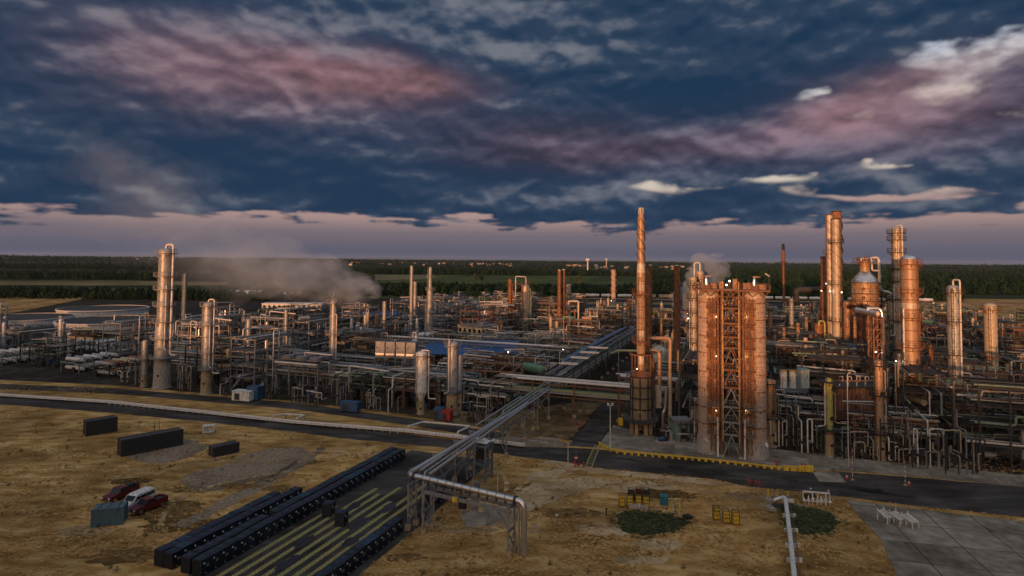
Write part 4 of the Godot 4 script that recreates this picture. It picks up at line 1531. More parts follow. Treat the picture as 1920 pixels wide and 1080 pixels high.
	var sh := thing("pump_shed", "low teal shed with a pale panel roof beside the long upright pipe", "shed", q, 0.12)
	part(sh, "wall", MB.new().box(Vector3(0, 1.7, 0), Vector3(3.4, 3.4, 3.0)), M.teal_paint)
	part(sh, "roof_panel", MB.new().box(Vector3(0.1, 3.9, 0.3), Vector3(4.2, 1.0, 3.8)), M.galvanised)
	for k in 4:
		part(sh, "roof_rib", MB.new().box(Vector3(-1.5 + k * 1.05, 3.9, 2.22), Vector3(0.12, 0.9, 0.06)), M.blue_grey_steel)
	part(sh, "doorway", MB.new().box(Vector3(0.5, 1.2, 1.5), Vector3(1.4, 2.4, 0.06)), M.black_steel)
	tower("slim_column", "slim brown column beside the foot of the left tall drum", "column", gd(1304.5, 138.0), 9.3, 0.52, {"shell": M.cream_cladding, "skirt": 3.5, "skirt_shell": M.tan_concrete, "platforms": [8.4], "wide": 0.7, "steel": M.black_steel})
	pump_skid("heater_skid", "black pump skid with silver drum beside the heater legs", gd(1247, 136.5), 0.3)
	pipe_stand("pipe_stand", "white pipe stand in front of the teal shed", gd(1288, 137.0), 4, 5.2, 0.10, M.white_pipe)


func pump_skid(called: String, label: String, at: Vector3, turn := 0.0, group := "") -> Node3D:
	var t := thing(called, label, "pump skid", at, turn, group)
	part(t, "base", MB.new().box(Vector3(0, 0.25, 0), Vector3(4.2, 0.5, 2.0)), M.concrete)
	part(t, "motor", MB.new().cyl(Vector3(-1.6, 1.0, 0), Vector3(-0.3, 1.0, 0), 0.42, 0.42, 12), M.blue_paint)
	part(t, "pump_casing", MB.new().cyl(Vector3(-0.2, 1.0, 0), Vector3(0.5, 1.0, 0), 0.6, 0.5, 12), M.black_steel)
	part(t, "drum", MB.new().cyl(Vector3(1.4, 0.5, 0.2), Vector3(1.4, 2.2, 0.2), 0.5, 0.5, 12), M.silver_cladding)
	part(t, "pipe", MB.new().pipe([Vector3(0.2, 1.2, 0), Vector3(0.2, 2.6, 0), Vector3(1.4, 2.6, 0.2), Vector3(1.4, 2.0, 0.2)], 0.12, 8), M.silver_pipe)
	for x in [-2.0, 2.0]:
		part(t, "post", MB.new().box(Vector3(x, 1.6, -0.9), Vector3(0.14, 2.4, 0.14)), M.black_steel)
	part(t, "beam", MB.new().box(Vector3(0, 2.85, -0.9), Vector3(4.2, 0.16, 0.16)), M.black_steel)
	return t


# risers, loops and drops bunched together, the tangle that fronts every unit
func pipe_stand(called: String, label: String, at: Vector3, n: int, h: float, r: float, m: Material, turn := 0.0, group := "") -> Node3D:
	var t := thing(called, label, "pipes", at, turn, group)
	var others := [m, m, M.tan_pipe, M.galvanised, M.dark_steel]
	var x := -n * r * 3.2
	var w := -2.0 * x
	for k in n:
		x += r * rng.randf_range(3.5, 9.0)
		var hh := h * rng.randf_range(0.35, 1.0)
		var z := rng.randf_range(-0.6, 0.9)
		var rr := r * rng.randf_range(0.6, 1.15)
		var pm: Material = others[rng.randi() % 5] if k else m
		match rng.randi() % 4:
			0:
				part(t, "pipe", MB.new().pipe([Vector3(x, 0.0, z), Vector3(x, hh, z), Vector3(x, hh, z - 2.2), Vector3(x, hh * 1.4, z - 2.2)], rr, 7), pm)
			1:
				var x2 := x + rng.randf_range(-2.6, 2.6)
				part(t, "pipe", MB.new().pipe([Vector3(x, 0.3, z), Vector3(x, hh, z), Vector3(x2, hh, z), Vector3(x2, hh * rng.randf_range(0.2, 0.8), z), Vector3(x2, hh * 0.3, z - 2.0)], rr, 7), pm)
			2:
				part(t, "loop", MB.new().pipe([Vector3(x, hh, z - 1.0), Vector3(x, hh * 0.9, z), Vector3(x, 0.4, z), Vector3(x + r * 6.0, 0.4, z), Vector3(x + r * 6.0, hh * 0.6, z), Vector3(x + r * 9.0, hh * 0.6, z)], rr, 7), pm)
				part(t, "pump", MB.new().cyl(Vector3(x + r * 3.0, 0.7, z - 0.5), Vector3(x + r * 3.0, 0.7, z + 0.3), 0.34, 0.3, 10), M.black_steel)
			3:
				part(t, "pipe", MB.new().pipe([Vector3(x - 2.0, hh, z), Vector3(x + 1.4, hh, z), Vector3(x + 1.4, hh * 0.5, z), Vector3(x + 1.4, hh * 0.5, z - 2.0)], rr, 7), pm)
		if rng.randf() < 0.5:
			part(t, "valve", MB.new().cyl(Vector3(x, hh * 0.35, z - r * 2), Vector3(x, hh * 0.35, z + r * 3), r * 1.8, r * 1.8, 8), M.black_steel)
	for q in [0.4, 0.75]:
		part(t, "crossbar", MB.new().bar(Vector3(-w / 2, h * q, -0.3), Vector3(w / 2 + 1.0, h * q, -0.3), 0.16), M.dark_steel)
	for q in [-w / 2, 0.0, w / 2 + 1.0]:
		part(t, "post", MB.new().bar(Vector3(q, 0, -0.3), Vector3(q, h * 0.85, -0.3), 0.18), M.dark_steel)
	return t


# ---------------------------------------------------------------- the pair of tall drums with their steel between
func build_coke_drums():
	var dep := 129.5
	var labels := ["tall pinkish drum on the side of the brown stack, ringed with seams", "tall pinkish drum on the side of the yellow-green column, ringed with seams"]
	var centres := [1336.5, 1408.0]
	for k in 2:
		var p := gd(1371.5, dep) + UX * (-4.4 + 8.8 * k)
		var top := hgt(p, centres[k], 557)
		var t := thing("coke_drum", labels[k], "drum", p)
		part(t, "concrete_base", MB.new().cyl(Vector3(0, -0.1, 0), Vector3(0, 3.4, 0), 2.85, 2.55, 28), M.concrete)
		shell(t, [[2.34, 3.4], [2.34, top]], M.drum_cladding, 1.02, 30, "shell_course")
		for h in [6.2, 9.6, 13.4, 17.0, 20.8, 24.4, 28.0, 31.4]:
			part(t, "seam_band", MB.new().cyl(Vector3(0, h - 0.07, 0), Vector3(0, h + 0.07, 0), 2.40, 2.40, 30), M.rust_steel)
			for j in 7:
				var a := 0.25 + j * 0.42 + rng.randf_range(-0.08, 0.08)
				var o := Vector3(cos(a), 0, sin(a))
				part(t, "bracket", MB.new().box(o * 2.45 + Vector3.UP * (h + rng.randf_range(-0.5, 0.3)), Vector3(0.16, 0.22, 0.2), Basis(Vector3.UP, -a)), M.rust_steel)
		var prof := [[2.34, top - 0.05], [2.32, top + 0.25], [2.1, top + 0.85], [1.5, top + 1.35], [0.6, top + 1.6]]
		part(t, "top_head", MB.new().lathe(Vector3.ZERO, prof, 28), M.pale_cladding)
		part(t, "top_nozzle", MB.new().cyl(Vector3(0, top + 1.2, 0), Vector3(0, top + 2.6, 0), 0.6, 0.6, 14), M.rust_steel)
		var side := 1.0 if k == 0 else -1.0
		for h in [5.0, 8.8, 12.4, 16.2, 20.0, 23.6, 27.0, 30.4]:
			var o := Vector3(side * 0.72, 0, 0.69)
			part(t, "nozzle", MB.new().cyl(o * 2.3 + Vector3.UP * h, o * 3.1 + Vector3.UP * h, 0.36, 0.36, 10), M.rust_steel)
		part(t, "lift_lug", MB.new().box(Vector3(-side * 1.5, 3.0, 2.25), Vector3(0.5, 0.9, 0.4), Basis(Vector3.BACK, 0.5)), M.white_paint)
	# the structure that carries the deck
	var c := gd(1371.5, dep)
	var s := thing("drum_structure", "rusty braced steel tower between the two tall drums with a railed deck on top", "steel structure", c, GRID)
	var X := func(px: float) -> float: return (px - 1371.5) * dep / F / 0.934
	var deck := hgt(c, 1371, 543)
	for px in [1351.0, 1356.6, 1386.0, 1391.6]:
		for z in [2.9, -3.0]:
			var b := MB.new()
			b.box(Vector3(X.call(px), deck / 2, z), Vector3(0.10, deck, 0.42))
			b.box(Vector3(X.call(px), deck / 2, z + 0.21), Vector3(0.30, deck, 0.05))
			b.box(Vector3(X.call(px), deck / 2, z - 0.21), Vector3(0.30, deck, 0.05))
			part(s, "column", b, M.red_steel)
			part(s, "footing", MB.new().box(Vector3(X.call(px), 0.25, z), Vector3(0.75, 0.5, 0.8)), M.concrete)
	for px in [1349.6, 1392.8]:
		part(s, "column_guard", MB.new().box(Vector3(X.call(px), 4.0, 3.25), Vector3(0.32, 8.0, 0.3)), M.white_paint)
	for px in [1333.0, 1409.5]:
		part(s, "guide_rail", MB.new().bar(Vector3(X.call(px), 4.2, 2.95), Vector3(X.call(px), deck - 2.2, 2.95), 0.16), M.yellow_steel)
	for px in [1334.8, 1407.6]:
		part(s, "guide_pipe", MB.new().cyl(Vector3(X.call(px), 4.2, 2.75), Vector3(X.call(px), deck - 2.4, 2.75), 0.09, 0.09, 7), M.orange_steel)
	for px in [1336.6, 1341.2, 1346.8, 1395.6, 1400.8, 1406.0]:
		part(s, "hanger", MB.new().bar(Vector3(X.call(px), 4.4, 3.35), Vector3(X.call(px), deck - 1.6, 3.35), 0.2, 0.3), [M.brown_shell, M.red_steel, M.rust_steel][int(px) % 3])
	for px in [1339.0, 1344.5, 1398.0, 1403.5]:
		part(s, "riser_pipe", MB.new().cyl(Vector3(X.call(px), 1.0, 3.05), Vector3(X.call(px), deck - 2.6, 3.05), 0.11, 0.11, 7), M.brown_shell if px < 1342.0 or px > 1400.0 else M.orange_steel)
	for px in [1358.4, 1384.2]:
		part(s, "hoist_rail", MB.new().bar(Vector3(X.call(px), 3.0, 3.1), Vector3(X.call(px), deck + 1.8, 3.1), 0.2), M.yellow_steel)
	var levels := [4.6, 7.1, 10.2, 14.1, 17.7, 22.2, 24.4, 27.2, 30.3]
	for i in levels.size():
		var h: float = levels[i]
		var low := h < 11.0
		var beam: Material = M.galvanised if low else M.rust_steel
		part(s, "main_beam", MB.new().box(Vector3(0, h, 2.9), Vector3(X.call(1386.0) - X.call(1357.0), 0.36, 0.24)), beam)
		part(s, "main_beam", MB.new().box(Vector3(0, h, -3.0), Vector3(X.call(1386.0) - X.call(1357.0), 0.36, 0.24)), beam)
		for q in [-1.0, 1.0]:
			var x0: float = X.call(1332.0) if q < 0 else X.call(1392.2)
			var x1: float = X.call(1350.4) if q < 0 else X.call(1410.5)
			part(s, "outrigger_beam", MB.new().box(Vector3((x0 + x1) / 2, h, 2.95), Vector3(x1 - x0, 0.46, 0.24)), beam)
			var wk := part(s, "walkway", MB.new().box(Vector3((x0 + x1) / 2, h + 0.02, 3.6), Vector3(x1 - x0, 0.08, 1.0)), beam)
			part(wk, "railing", straight_railing(Vector3(x0, h + 0.06, 4.05), Vector3(x1, h + 0.06, 4.05), 0.7), M.rust_steel if not low else M.galvanised)
			part(s, "mid_rail", MB.new().box(Vector3((x0 + x1) / 2, h + 1.75, 3.3), Vector3(x1 - x0, 0.22, 0.2)), M.brown_shell)
			part(s, "knee_brace", MB.new().bar(Vector3(x0, h + 0.3, 3.25), Vector3(x1, h + 1.7, 3.25), 0.14), M.rust_steel)
			for j in 2:
				var bx := lerpf(x0, x1, 0.3 + 0.42 * j)
				part(s, "valve_box", MB.new().box(Vector3(bx, h + 0.85, 3.3), Vector3(0.5, 1.1 + 0.4 * j, 0.5)), [M.rust_steel, M.orange_steel, M.brown_shell][(i + j) % 3])
		var fl := part(s, "floor", MB.new().box(Vector3(0, h + 0.2, 0), Vector3(3.2, 0.06, 5.4)), M.dark_steel)
		part(fl, "railing", straight_railing(Vector3(-1.5, h + 0.2, 2.6), Vector3(1.5, h + 0.2, 2.6), 0.6), beam)
		var up: float = levels[i + 1] if i + 1 < levels.size() else deck
		for q in [-1.0, 1.0]:
			part(s, "brace", MB.new().bar(Vector3(q * 1.55, h + 0.2, 2.9), Vector3(0, up - 0.15, 2.9), 0.2), beam)
			part(s, "brace", MB.new().bar(Vector3(q * 1.55, h + 0.2, -3.0), Vector3(0, up - 0.15, -3.0), 0.2), beam)
			part(s, "side_brace", MB.new().bar(Vector3(q * 2.2, h + 0.2, 2.7), Vector3(q * 2.2, up - 0.15, -2.8), 0.16), beam)
		for k in 3:
			var x := rng.randf_range(-1.3, 1.3)
			part(s, "valve", MB.new().cyl(Vector3(x, h + 0.2, rng.randf_range(-1.5, 1.8)), Vector3(x, h + 1.3, 1.0), 0.2, 0.12, 7), [M.silver_pipe, M.black_steel, M.rust_steel][k])
		part(s, "cross_pipe", MB.new().pipe([Vector3(-3.2, h + 0.9, 0.6), Vector3(0.4, h + 0.9, 0.6), Vector3(0.4, h + 2.0, 0.6), Vector3(3.2, h + 2.0, 0.6)], 0.14, 7), M.tan_pipe)
	# bottom braces
	for q in [-1.0, 1.0]:
		part(s, "brace", MB.new().bar(Vector3(q * 1.6, 0.4, 2.9), Vector3(0, 4.4, 2.9), 0.24), M.galvanised)
	# deck
	var x0: float = X.call(1310.0)
	var x1: float = X.call(1434.0)
	part(s, "deck", MB.new().box(Vector3((x0 + x1) / 2, deck, 0), Vector3(x1 - x0, 0.35, 8.2)), M.red_steel)
	for z in [4.15, -4.15]:
		part(s, "deck_railing", straight_railing(Vector3(x0, deck + 0.18, z * 0.99), Vector3(x1, deck + 0.18, z * 0.99), 1.1), M.rust_steel)
	for x in [x0, x1]:
		part(s, "deck_railing", straight_railing(Vector3(x, deck + 0.18, -4.1), Vector3(x, deck + 0.18, 4.1), 1.1), M.rust_steel)
	var n := 14
	for i in n:
		var xa := lerpf(x0 + 0.3, x1 - 0.3, float(i) / n)
		var xb := lerpf(x0 + 0.3, x1 - 0.3, float(i + 1) / n)
		part(s, "deck_truss", MB.new().bar(Vector3(xa, deck - (0.2 if i % 2 == 0 else 1.3), 4.0), Vector3(xb, deck - (1.3 if i % 2 == 0 else 0.2), 4.0), 0.14), M.rust_steel)
	part(s, "truss_chord", MB.new().box(Vector3(0, deck - 1.35, 4.0), Vector3(6.0, 0.18, 0.18)), M.rust_steel)
	# what stands on the deck
	for a in [[1331.0, "silver"], [1409.5, "silver"]]:
		var f := thing("deck_winch", "silver capped winch standing on the railed deck above a tall drum", "winch", c + UX * X.call(a[0]) + Vector3.UP * (deck + 0.18) - VX * 1.5, GRID, "silver winches on the drum deck")
		part(f, "base", MB.new().box(Vector3(0, 0.4, 0), Vector3(1.6, 0.8, 1.4)), M.red_steel)
		part(f, "casing", MB.new().cyl(Vector3(0, 0.8, 0), Vector3(0, 2.0, 0), 0.42, 0.34, 14), M.silver_cladding)
		part(f, "cap", MB.new().cyl(Vector3(0, 2.0, 0), Vector3(0, 2.5, 0), 0.34, 0.12, 14), M.silver_cladding)
		part(f, "arm", MB.new().box(Vector3(0.4, 2.6, 0), Vector3(1.4, 0.25, 0.3)), M.orange_steel)
	for a in [[1378.0, 2.0, 0.9], [1343.0, 1.1, 1.3], [1356.0, 1.4, 1.0], [1398.0, 1.2, 1.6], [1421.0, 1.0, 1.8]]:
		var f := thing("deck_box", "rusty equipment box on the railed deck between the drum tops", "box", c + UX * X.call(a[0]) + Vector3.UP * (deck + 0.18) + VX * 0.5, GRID, "rusty boxes on the drum deck")
		part(f, "body", MB.new().box(Vector3(0, a[1] / 2, 0), Vector3(a[2], a[1], a[2])), M.orange_steel)
		part(f, "lid", MB.new().box(Vector3(0, a[1] + 0.05, 0), Vector3(a[2] + 0.15, 0.1, a[2] + 0.15)), M.rust_steel)
	var ml := thing("deck_floodlight", "floodlight mast at the end of the railed drum deck", "light", c + UX * X.call(1432.0) + Vector3.UP * (deck + 0.18) - VX * 3.6, GRID)
	part(ml, "mast", MB.new().bar(Vector3.ZERO, Vector3(0, 3.0, 0), 0.12), M.dark_steel)
	part(ml, "lamp_head", MB.new().box(Vector3(-0.3, 3.1, 0), Vector3(1.0, 0.3, 0.5), Basis(Vector3.BACK, -0.6)), M.galvanised)

	# columns just behind the drums
	var q := gd(1300.0, 168.0)
	tower("ringed_column", "pale column crowded with rungs and platforms behind the left tall drum", "column", q, hgt(q, 1300, 522), 0.98, {"shell": M.cream_cladding, "platforms": [12.0, 18.0, 22.0, 26.0, 30.0, 33.5], "wide": 0.8, "steel": M.dark_steel, "skirt": 3.0, "pipes": [[0.4, 0.2, 6.0, 34.0, "white_pipe"], [2.6, 0.14, 8.0, 29.0, "silver_pipe"]]})
	q = gd(1313.0, 172.0)
	tower("ringed_column", "pale column with a white overhead pipe loop behind the left tall drum", "column", q, hgt(q, 1313, 511), 1.05, {"shell": M.cream_cladding, "platforms": [10.0, 20.0, 28.0, 31.5, 35.0], "wide": 0.9, "steel": M.rust_steel, "skirt": 3.0, "pipes": [[3.3, 0.22, 5.0, 39.5, "white_pipe"], [1.2, 0.15, 8.0, 30.0, "tan_pipe"]]})


# ---------------------------------------------------------------- columns and vessels on the right
func build_right_units():
	var q := g(1445, 836)
	tower("squat_column", "squat orange column on a tan skirt beside the right tall drum", "column", q, hgt(q, 1445, 716), 1.25, {"shell": M.orange_shell, "skirt": 6.0, "skirt_shell": M.tan_concrete, "skirt_r": 1.22, "platforms": [13.6, 6.2], "wide": 0.9, "steel": M.black_steel, "manholes": [[1.57, 7.6]], "pipes": [[2.9, 0.3, 6.5, 12.0, "yellow_steel"]], "ladder_at": 1.4})
	q = g(1556, 856)
	tower("green_column", "yellow-green column on a tan skirt with a black ring platform", "column", q, hgt(q, 1556, 712), 0.72, {"shell": M.lime_paint, "skirt": 5.4, "skirt_shell": M.tan_concrete, "skirt_r": 0.86, "platforms": [5.6, 15.4], "wide": 1.5, "steel": M.black_steel, "manholes": [[1.57, 8.0], [1.2, 14.0]], "pipes": [[2.8, 0.16, 6.4, 15.0, "white_pipe"], [0.4, 0.13, 7.0, 13.0, "tan_pipe"]], "ladder_at": 0.3})
	q = g(1650, 861)
	tower("slim_orange_column", "slim orange column with a tan concrete foot and crowded head", "column", q, hgt(q, 1647, 678), 0.84, {"shell": M.orange_shell, "skirt": 5.2, "skirt_shell": M.tan_concrete, "skirt_r": 0.98, "platforms": [5.3, 13.0, 19.0], "wide": 0.9, "steel": M.black_steel, "manholes": [[1.57, 6.6], [1.57, 13.4]], "pipes": [[0.2, 0.16, 5.6, 13.8, "white_pipe"], [0.9, 0.13, 4.0, 18.0, "tan_pipe"]], "ladder_at": 3.0})
	q = gd(1708.0, 148.0)
	tower("orange_column", "broad orange column with a domed cap and white side pipe", "column", q, hgt(q, 1708, 486), 1.85, {"shell": M.orange_shell, "skirt": 4.5, "platforms": [39.8, 33.0, 27.0, 20.0, 13.0, 7.0], "wide": 1.0, "steel": M.brown_shell, "skirt_r": 1.9, "band": M.brown_shell, "head": M.silver_cladding, "pipes": [[2.75, 0.24, 8.0, 29.0, "white_pipe"], [2.3, 0.16, 3.0, 18.0, "tan_pipe"]], "ladder_at": 1.2, "course": 2.4})
	part(get_child(-1), "pale_course", MB.new().cyl(Vector3(0, 29.2, 0), Vector3(0, 30.4, 0), 1.89, 1.89, 20), M.pale_cladding)
	q = gd(1684.5, 172.0)
	tower("cream_column", "tall cream column with many side brackets and white pipes behind the broad orange column", "column", q, hgt(q, 1684, 430), 1.3, {"shell": M.cream_cladding, "skirt": 4.0, "platforms": [16.0, 24.0, 30.0, 35.0, 38.5, 43.0, 46.5, 48.4], "wide": 1.1, "steel": M.dark_steel, "pipes": [[1.3, 0.25, 12.0, 50.4, "white_pipe"], [1.9, 0.18, 18.0, 46.0, "white_pipe"], [0.6, 0.2, 10.0, 40.0, "tan_pipe"], [2.6, 0.16, 20.0, 34.0, "white_pipe"]], "ladder_at": 2.9})

	# the cluster of three tall stacks
	var f := gd(1570.0, 200.0)
	tower("tall_stack", "tallest dark fin-wound stack of the three standing together", "stack", gd(1571.5, 206.0), hgt(gd(1571, 206.0), 1571, 396), 1.55, {"shell": M.rusty_shell, "open_top": true, "course": 3.4, "strakes": [[36.0, 55.5, 1.6, 3]], "steel": M.dark_steel, "ladder": false, "strake_paint": M.black_steel, "fin": 0.3})
	tower("tall_stack", "pale rust-streaked stack in front of the three standing together", "stack", f, hgt(f, 1570, 410), 1.38, {"shell": M.cream_cladding, "open_top": true, "outline": [[1.5, 0.0], [1.5, 26.0], [1.38, 27.0], [1.38, hgt(f, 1570, 410)]], "platforms": [21.0, 33.0, 46.5], "steel": M.dark_steel, "strakes": [[34.0, 53.0, 2.0, 3]], "strake_paint": M.rusty_shell, "course": 2.8, "ladder_at": 1.2, "pipes": [[0.5, 0.12, 6.0, 30.0, "dark_steel"]]})
	tower("tall_stack", "narrow pale stack at the side of the three standing together", "stack", gd(1557.6, 205.0), hgt(gd(1557.6, 205.0), 1557, 402), 1.0, {"shell": M.pale_cladding, "open_top": true, "platforms": [43.0], "steel": M.rust_steel, "strakes": [[36.0, 54.0, 2.0, 3]], "strake_paint": M.rusty_shell, "ladder_at": 3.0})
	q = gd(1588.5, 192.0)
	tower("capped_column", "plain orange column with a hooded cap beside the three tall stacks", "column", q, hgt(q, 1588, 568), 0.95, {"shell": M.orange_shell, "skirt": 6.0, "platforms": [26.4, 20.0, 10.0], "wide": 0.7, "steel": M.brown_shell, "band": M.brown_shell})
	q = gd(1545.0, 235.0)
	tower("dark_stack", "dark reddish stub stack behind the three tall stacks", "stack", q, hgt(q, 1545, 481), 1.0, {"shell": M.brown_wall, "open_top": true, "platforms": [22.0, 30.0], "steel": M.black_steel, "outline": [[1.3, 0.0], [1.3, 30.0], [0.95, 31.0], [0.95, hgt(q, 1545, 481)]]})
	q = g(1470, 622)
	var fl := tower("flare_stack", "thin dark flare stack standing alone before the woods", "stack", q, hgt(q, 1470, 459), 0.62, {"shell": M.brown_shell, "open_top": true, "outline": [[0.8, 0.0], [0.62, 30.0], [0.62, 39.0], [1.0, 40.0], [1.0, 45.0], [0.7, 46.0], [0.7, hgt(q, 1470, 459)]], "steel": M.black_steel, "platforms": [39.5], "wide": 0.7, "ladder_at": 0.0})
	part(fl, "flare_tip", MB.new().cyl(Vector3(0, hgt(q, 1470, 459) - 3.0, 0), Vector3(0, hgt(q, 1470, 459) + 0.6, 0), 0.85, 0.7, 12), M.black_steel)

	# the big vessel with the silver dome
	q = gd(1623.5, 190.0)
	var t := thing("domed_vessel", "huge rust-streaked vessel with a silver dome and a crowded neck", "vessel", q)
	var H := func(y: float) -> float: return hgt(q, 1623, y)
	shell(t, [[3.75, H.call(572)], [3.75, H.call(529)]], M.orange_shell, 1.8, 28, "shell_course", M.brown_shell)
	part(t, "silver_dome", MB.new().lathe(Vector3.ZERO, [[3.75, H.call(529)], [3.55, H.call(525)], [2.8, H.call(519)], [2.0, H.call(513)], [1.5, H.call(509)]], 28), M.silver_cladding)
	shell(t, [[1.45, H.call(509.5)], [1.45, H.call(489)]], M.orange_shell, 1.6, 20, "neck_course", M.brown_shell)
	dome(t, 1.45, H.call(489), 0.7, M.rust_steel)
	platform(t, H.call(491), 1.45, 1.9, M.rust_steel)
	platform(t, H.call(529), 3.75, 1.2, M.dark_steel)
	platform(t, H.call(549), 3.75, 1.1, M.dark_steel)
	platform(t, H.call(563), 3.75, 1.1, M.dark_steel)
	part(t, "cone", MB.new().cyl(Vector3(0, H.call(596), 0), Vector3(0, H.call(572), 0), 1.4, 3.75, 28), M.rusty_shell)
	part(t, "standpipe", MB.new().cyl(Vector3(0, 6.0, 0), Vector3(0, H.call(596), 0), 1.3, 1.4, 18), M.rusty_shell)
	for k in 6:
		var a := TAU * k / 6.0 + 0.26
		var o := Vector3(cos(a), 0, sin(a))
		part(t, "leg", MB.new().box(o * 3.9 + Vector3.UP * (H.call(566) / 2.0), Vector3(0.5, H.call(566), 0.5)), M.red_steel)
		var o2 := Vector3(cos(a + TAU / 6.0), 0, sin(a + TAU / 6.0))
		for h in [6.0, 12.0, 18.0, 23.0]:
			part(t, "ring_beam", MB.new().bar(o * 3.9 + Vector3.UP * h, o2 * 3.9 + Vector3.UP * h, 0.35), M.red_steel)
			part(t, "brace", MB.new().bar(o * 3.9 + Vector3.UP * (h - 5.5), o2 * 3.9 + Vector3.UP * h, 0.2), M.rust_steel)
	for k in 9:
		var a := TAU * k / 9.0
		part(t, "neck_valve", MB.new().cyl(Vector3(cos(a) * 1.9, H.call(490), sin(a) * 1.9), Vector3(cos(a) * 2.1, H.call(490) + rng.randf_range(0.7, 2.2), sin(a) * 2.1), 0.18, 0.14, 7), M.rust_steel)
	part(t, "top_loop", MB.new().pipe([Vector3(-2.0, H.call(489), 1.6), Vector3(-2.0, H.call(485), 1.6), Vector3(1.2, H.call(485), 1.6), Vector3(1.2, H.call(507), 1.8), Vector3(3.4, H.call(507), 1.8), Vector3(3.9, H.call(520), 1.6)], 0.26, 9), M.white_pipe)
	part(t, "overhead_line", MB.new().pipe([Vector3(1.4, H.call(485), 0.0), Vector3(4.0, H.call(482), 0.6), Vector3(4.1, H.call(545), 0.8), Vector3(7.2, H.call(547), 0.8), Vector3(8.2, H.call(559), 1.0), Vector3(12.5, H.call(560), 2.0)], 0.42, 10, 1.4), M.white_pipe)
	part(t, "side_line", MB.new().pipe([Vector3(0.4, H.call(538), 3.9), Vector3(0.4, H.call(565), 3.9), Vector3(3.0, H.call(567), 3.3)], 0.2, 8), M.tan_pipe)
	for k in 10:       # rust marks on the shell stand as scale, proud of the plates
		var a := 1.15 + rng.randf_range(-0.35, 0.55)
		part(t, "rust_scale", MB.new().lathe(Vector3.ZERO, [[3.80, H.call(541 - rng.randf() * 4)], [3.80, H.call(537 - rng.randf() * 3)]], 2, a, a + rng.randf_range(0.03, 0.10)), M.brown_shell)
	for h in [H.call(541), H.call(557)]:
		part(t, "manhole", MB.new().cyl(Vector3(-2.2, h, 3.0), Vector3(-2.5, h, 3.6), 0.5, 0.5, 12), M.brown_shell)
		part(t, "manhole", MB.new().cyl(Vector3(2.4, h - 1.6, 2.8), Vector3(2.7, h - 1.6, 3.3), 0.5, 0.5, 12), M.brown_shell)

	# silver drum on its trestle
	q = gd(1642.0, 160.0)
	t = thing("trestle_drum", "silver horizontal drum on top of a braced trestle with a downward pipe", "drum", q)
	var hd := hgt(q, 1642, 586)
	part(t, "drum", MB.new().cyl(Vector3(-2.6, hd + 0.3, -4.0), Vector3(-0.4, hd - 0.2, 2.0), 0.75, 0.75, 16), M.silver_cladding)
	part(t, "drum_end", MB.new().cyl(Vector3(-0.4, hd - 0.2, 2.0), Vector3(-0.2, hd - 0.24, 2.5), 0.75, 0.25, 16), M.pale_cladding)
	part(t, "downcomer", MB.new().pipe([Vector3(-1.6, hd + 1.0, -1.0), Vector3(1.5, hd + 1.0, 0), Vector3(1.7, hd - 1.0, 0.3), Vector3(1.7, 6.0, 0.3)], 0.45, 10, 1.0), M.silver_cladding)
	for x in [-1.2, 1.2]:
		for z in [-1.2, 1.2]:
			part(t, "leg", MB.new().box(Vector3(x, hd / 2 - 0.5, z), Vector3(0.3, hd - 1.0, 0.3)), M.orange_steel)
	var y := 2.0
	while y < hd - 3.0:
		part(t, "crossbeam", MB.new().box(Vector3(0, y + 2.6, 1.2), Vector3(2.4, 0.2, 0.2)), M.orange_steel)
		part(t, "brace", MB.new().bar(Vector3(-1.2, y, 1.2), Vector3(1.2, y + 2.6, 1.2), 0.15), M.orange_steel)
		y += 2.6

	# rusty box column with the yellow gooseneck
	q = gd(1535.0, 205.0)
	t = thing("rusty_reactor", "rusty boxy reactor on a grey plinth beside the yellow gooseneck pipe", "reactor", q)
	var h0 := hgt(q, 1535, 632)
	var h1 := hgt(q, 1535, 607)
	part(t, "plinth", MB.new().box(Vector3(0, h0 / 2, 0), Vector3(2.2, h0, 2.2)), M.concrete)
	part(t, "casing", MB.new().cyl(Vector3(0, h0, 0), Vector3(0, h1, 0), 1.3, 1.3, 14), M.rusty_shell)
	for h in [h0 + 0.2, h1]:
		part(t, "flange", MB.new().cyl(Vector3(0, h - 0.15, 0), Vector3(0, h + 0.15, 0), 1.55, 1.55, 14), M.red_steel)
	t = thing("gooseneck_pipe", "bright yellow-green gooseneck pipe curling over the rusty reactor", "pipe", gd(1546.5, 203.0))
	var gh := hgt(t.position, 1546, 602)
	part(t, "pipe", MB.new().pipe([Vector3.ZERO, Vector3(0, gh, 0), Vector3(-1.9, gh, 0), Vector3(-1.9, gh - 1.6, 0)], 0.32, 10, 1.0), M.lime_paint)
	part(t, "clamp", MB.new().cyl(Vector3(0, gh * 0.55, 0), Vector3(0, gh * 0.55 + 0.3, 0), 0.42, 0.42, 10), M.dark_steel)

	# twin white tanks on a black deck
	q = gd(1478.0, 152.0)
	var dh := hgt(q, 1478, 726)
	t = thing("tank_deck", "black steel deck carrying two white tanks above stacked pipes", "steel structure", q, 0.05)
	part(t, "deck", MB.new().box(Vector3(0.6, dh - 0.5, 0), Vector3(6.6, 1.0, 4.0)), M.blue_grey_steel)
	for x in [-2.5, 0.4, 3.6]:
		for z in [-1.8, 1.8]:
			part(t, "column", MB.new().box(Vector3(x, dh / 2 - 0.5, z), Vector3(0.3, dh - 1.0, 0.3)), M.black_steel)
	for k in 5:
		part(t, "pipe", MB.new().cyl(Vector3(-3.2, dh - 2.0 - k * 0.8, 1.9), Vector3(4.0, dh - 2.1 - k * 0.8, 1.9), 0.14 + 0.06 * (k % 2), -1, 8), [M.orange_steel, M.silver_pipe, M.white_pipe, M.tan_pipe, M.galvanised][k])
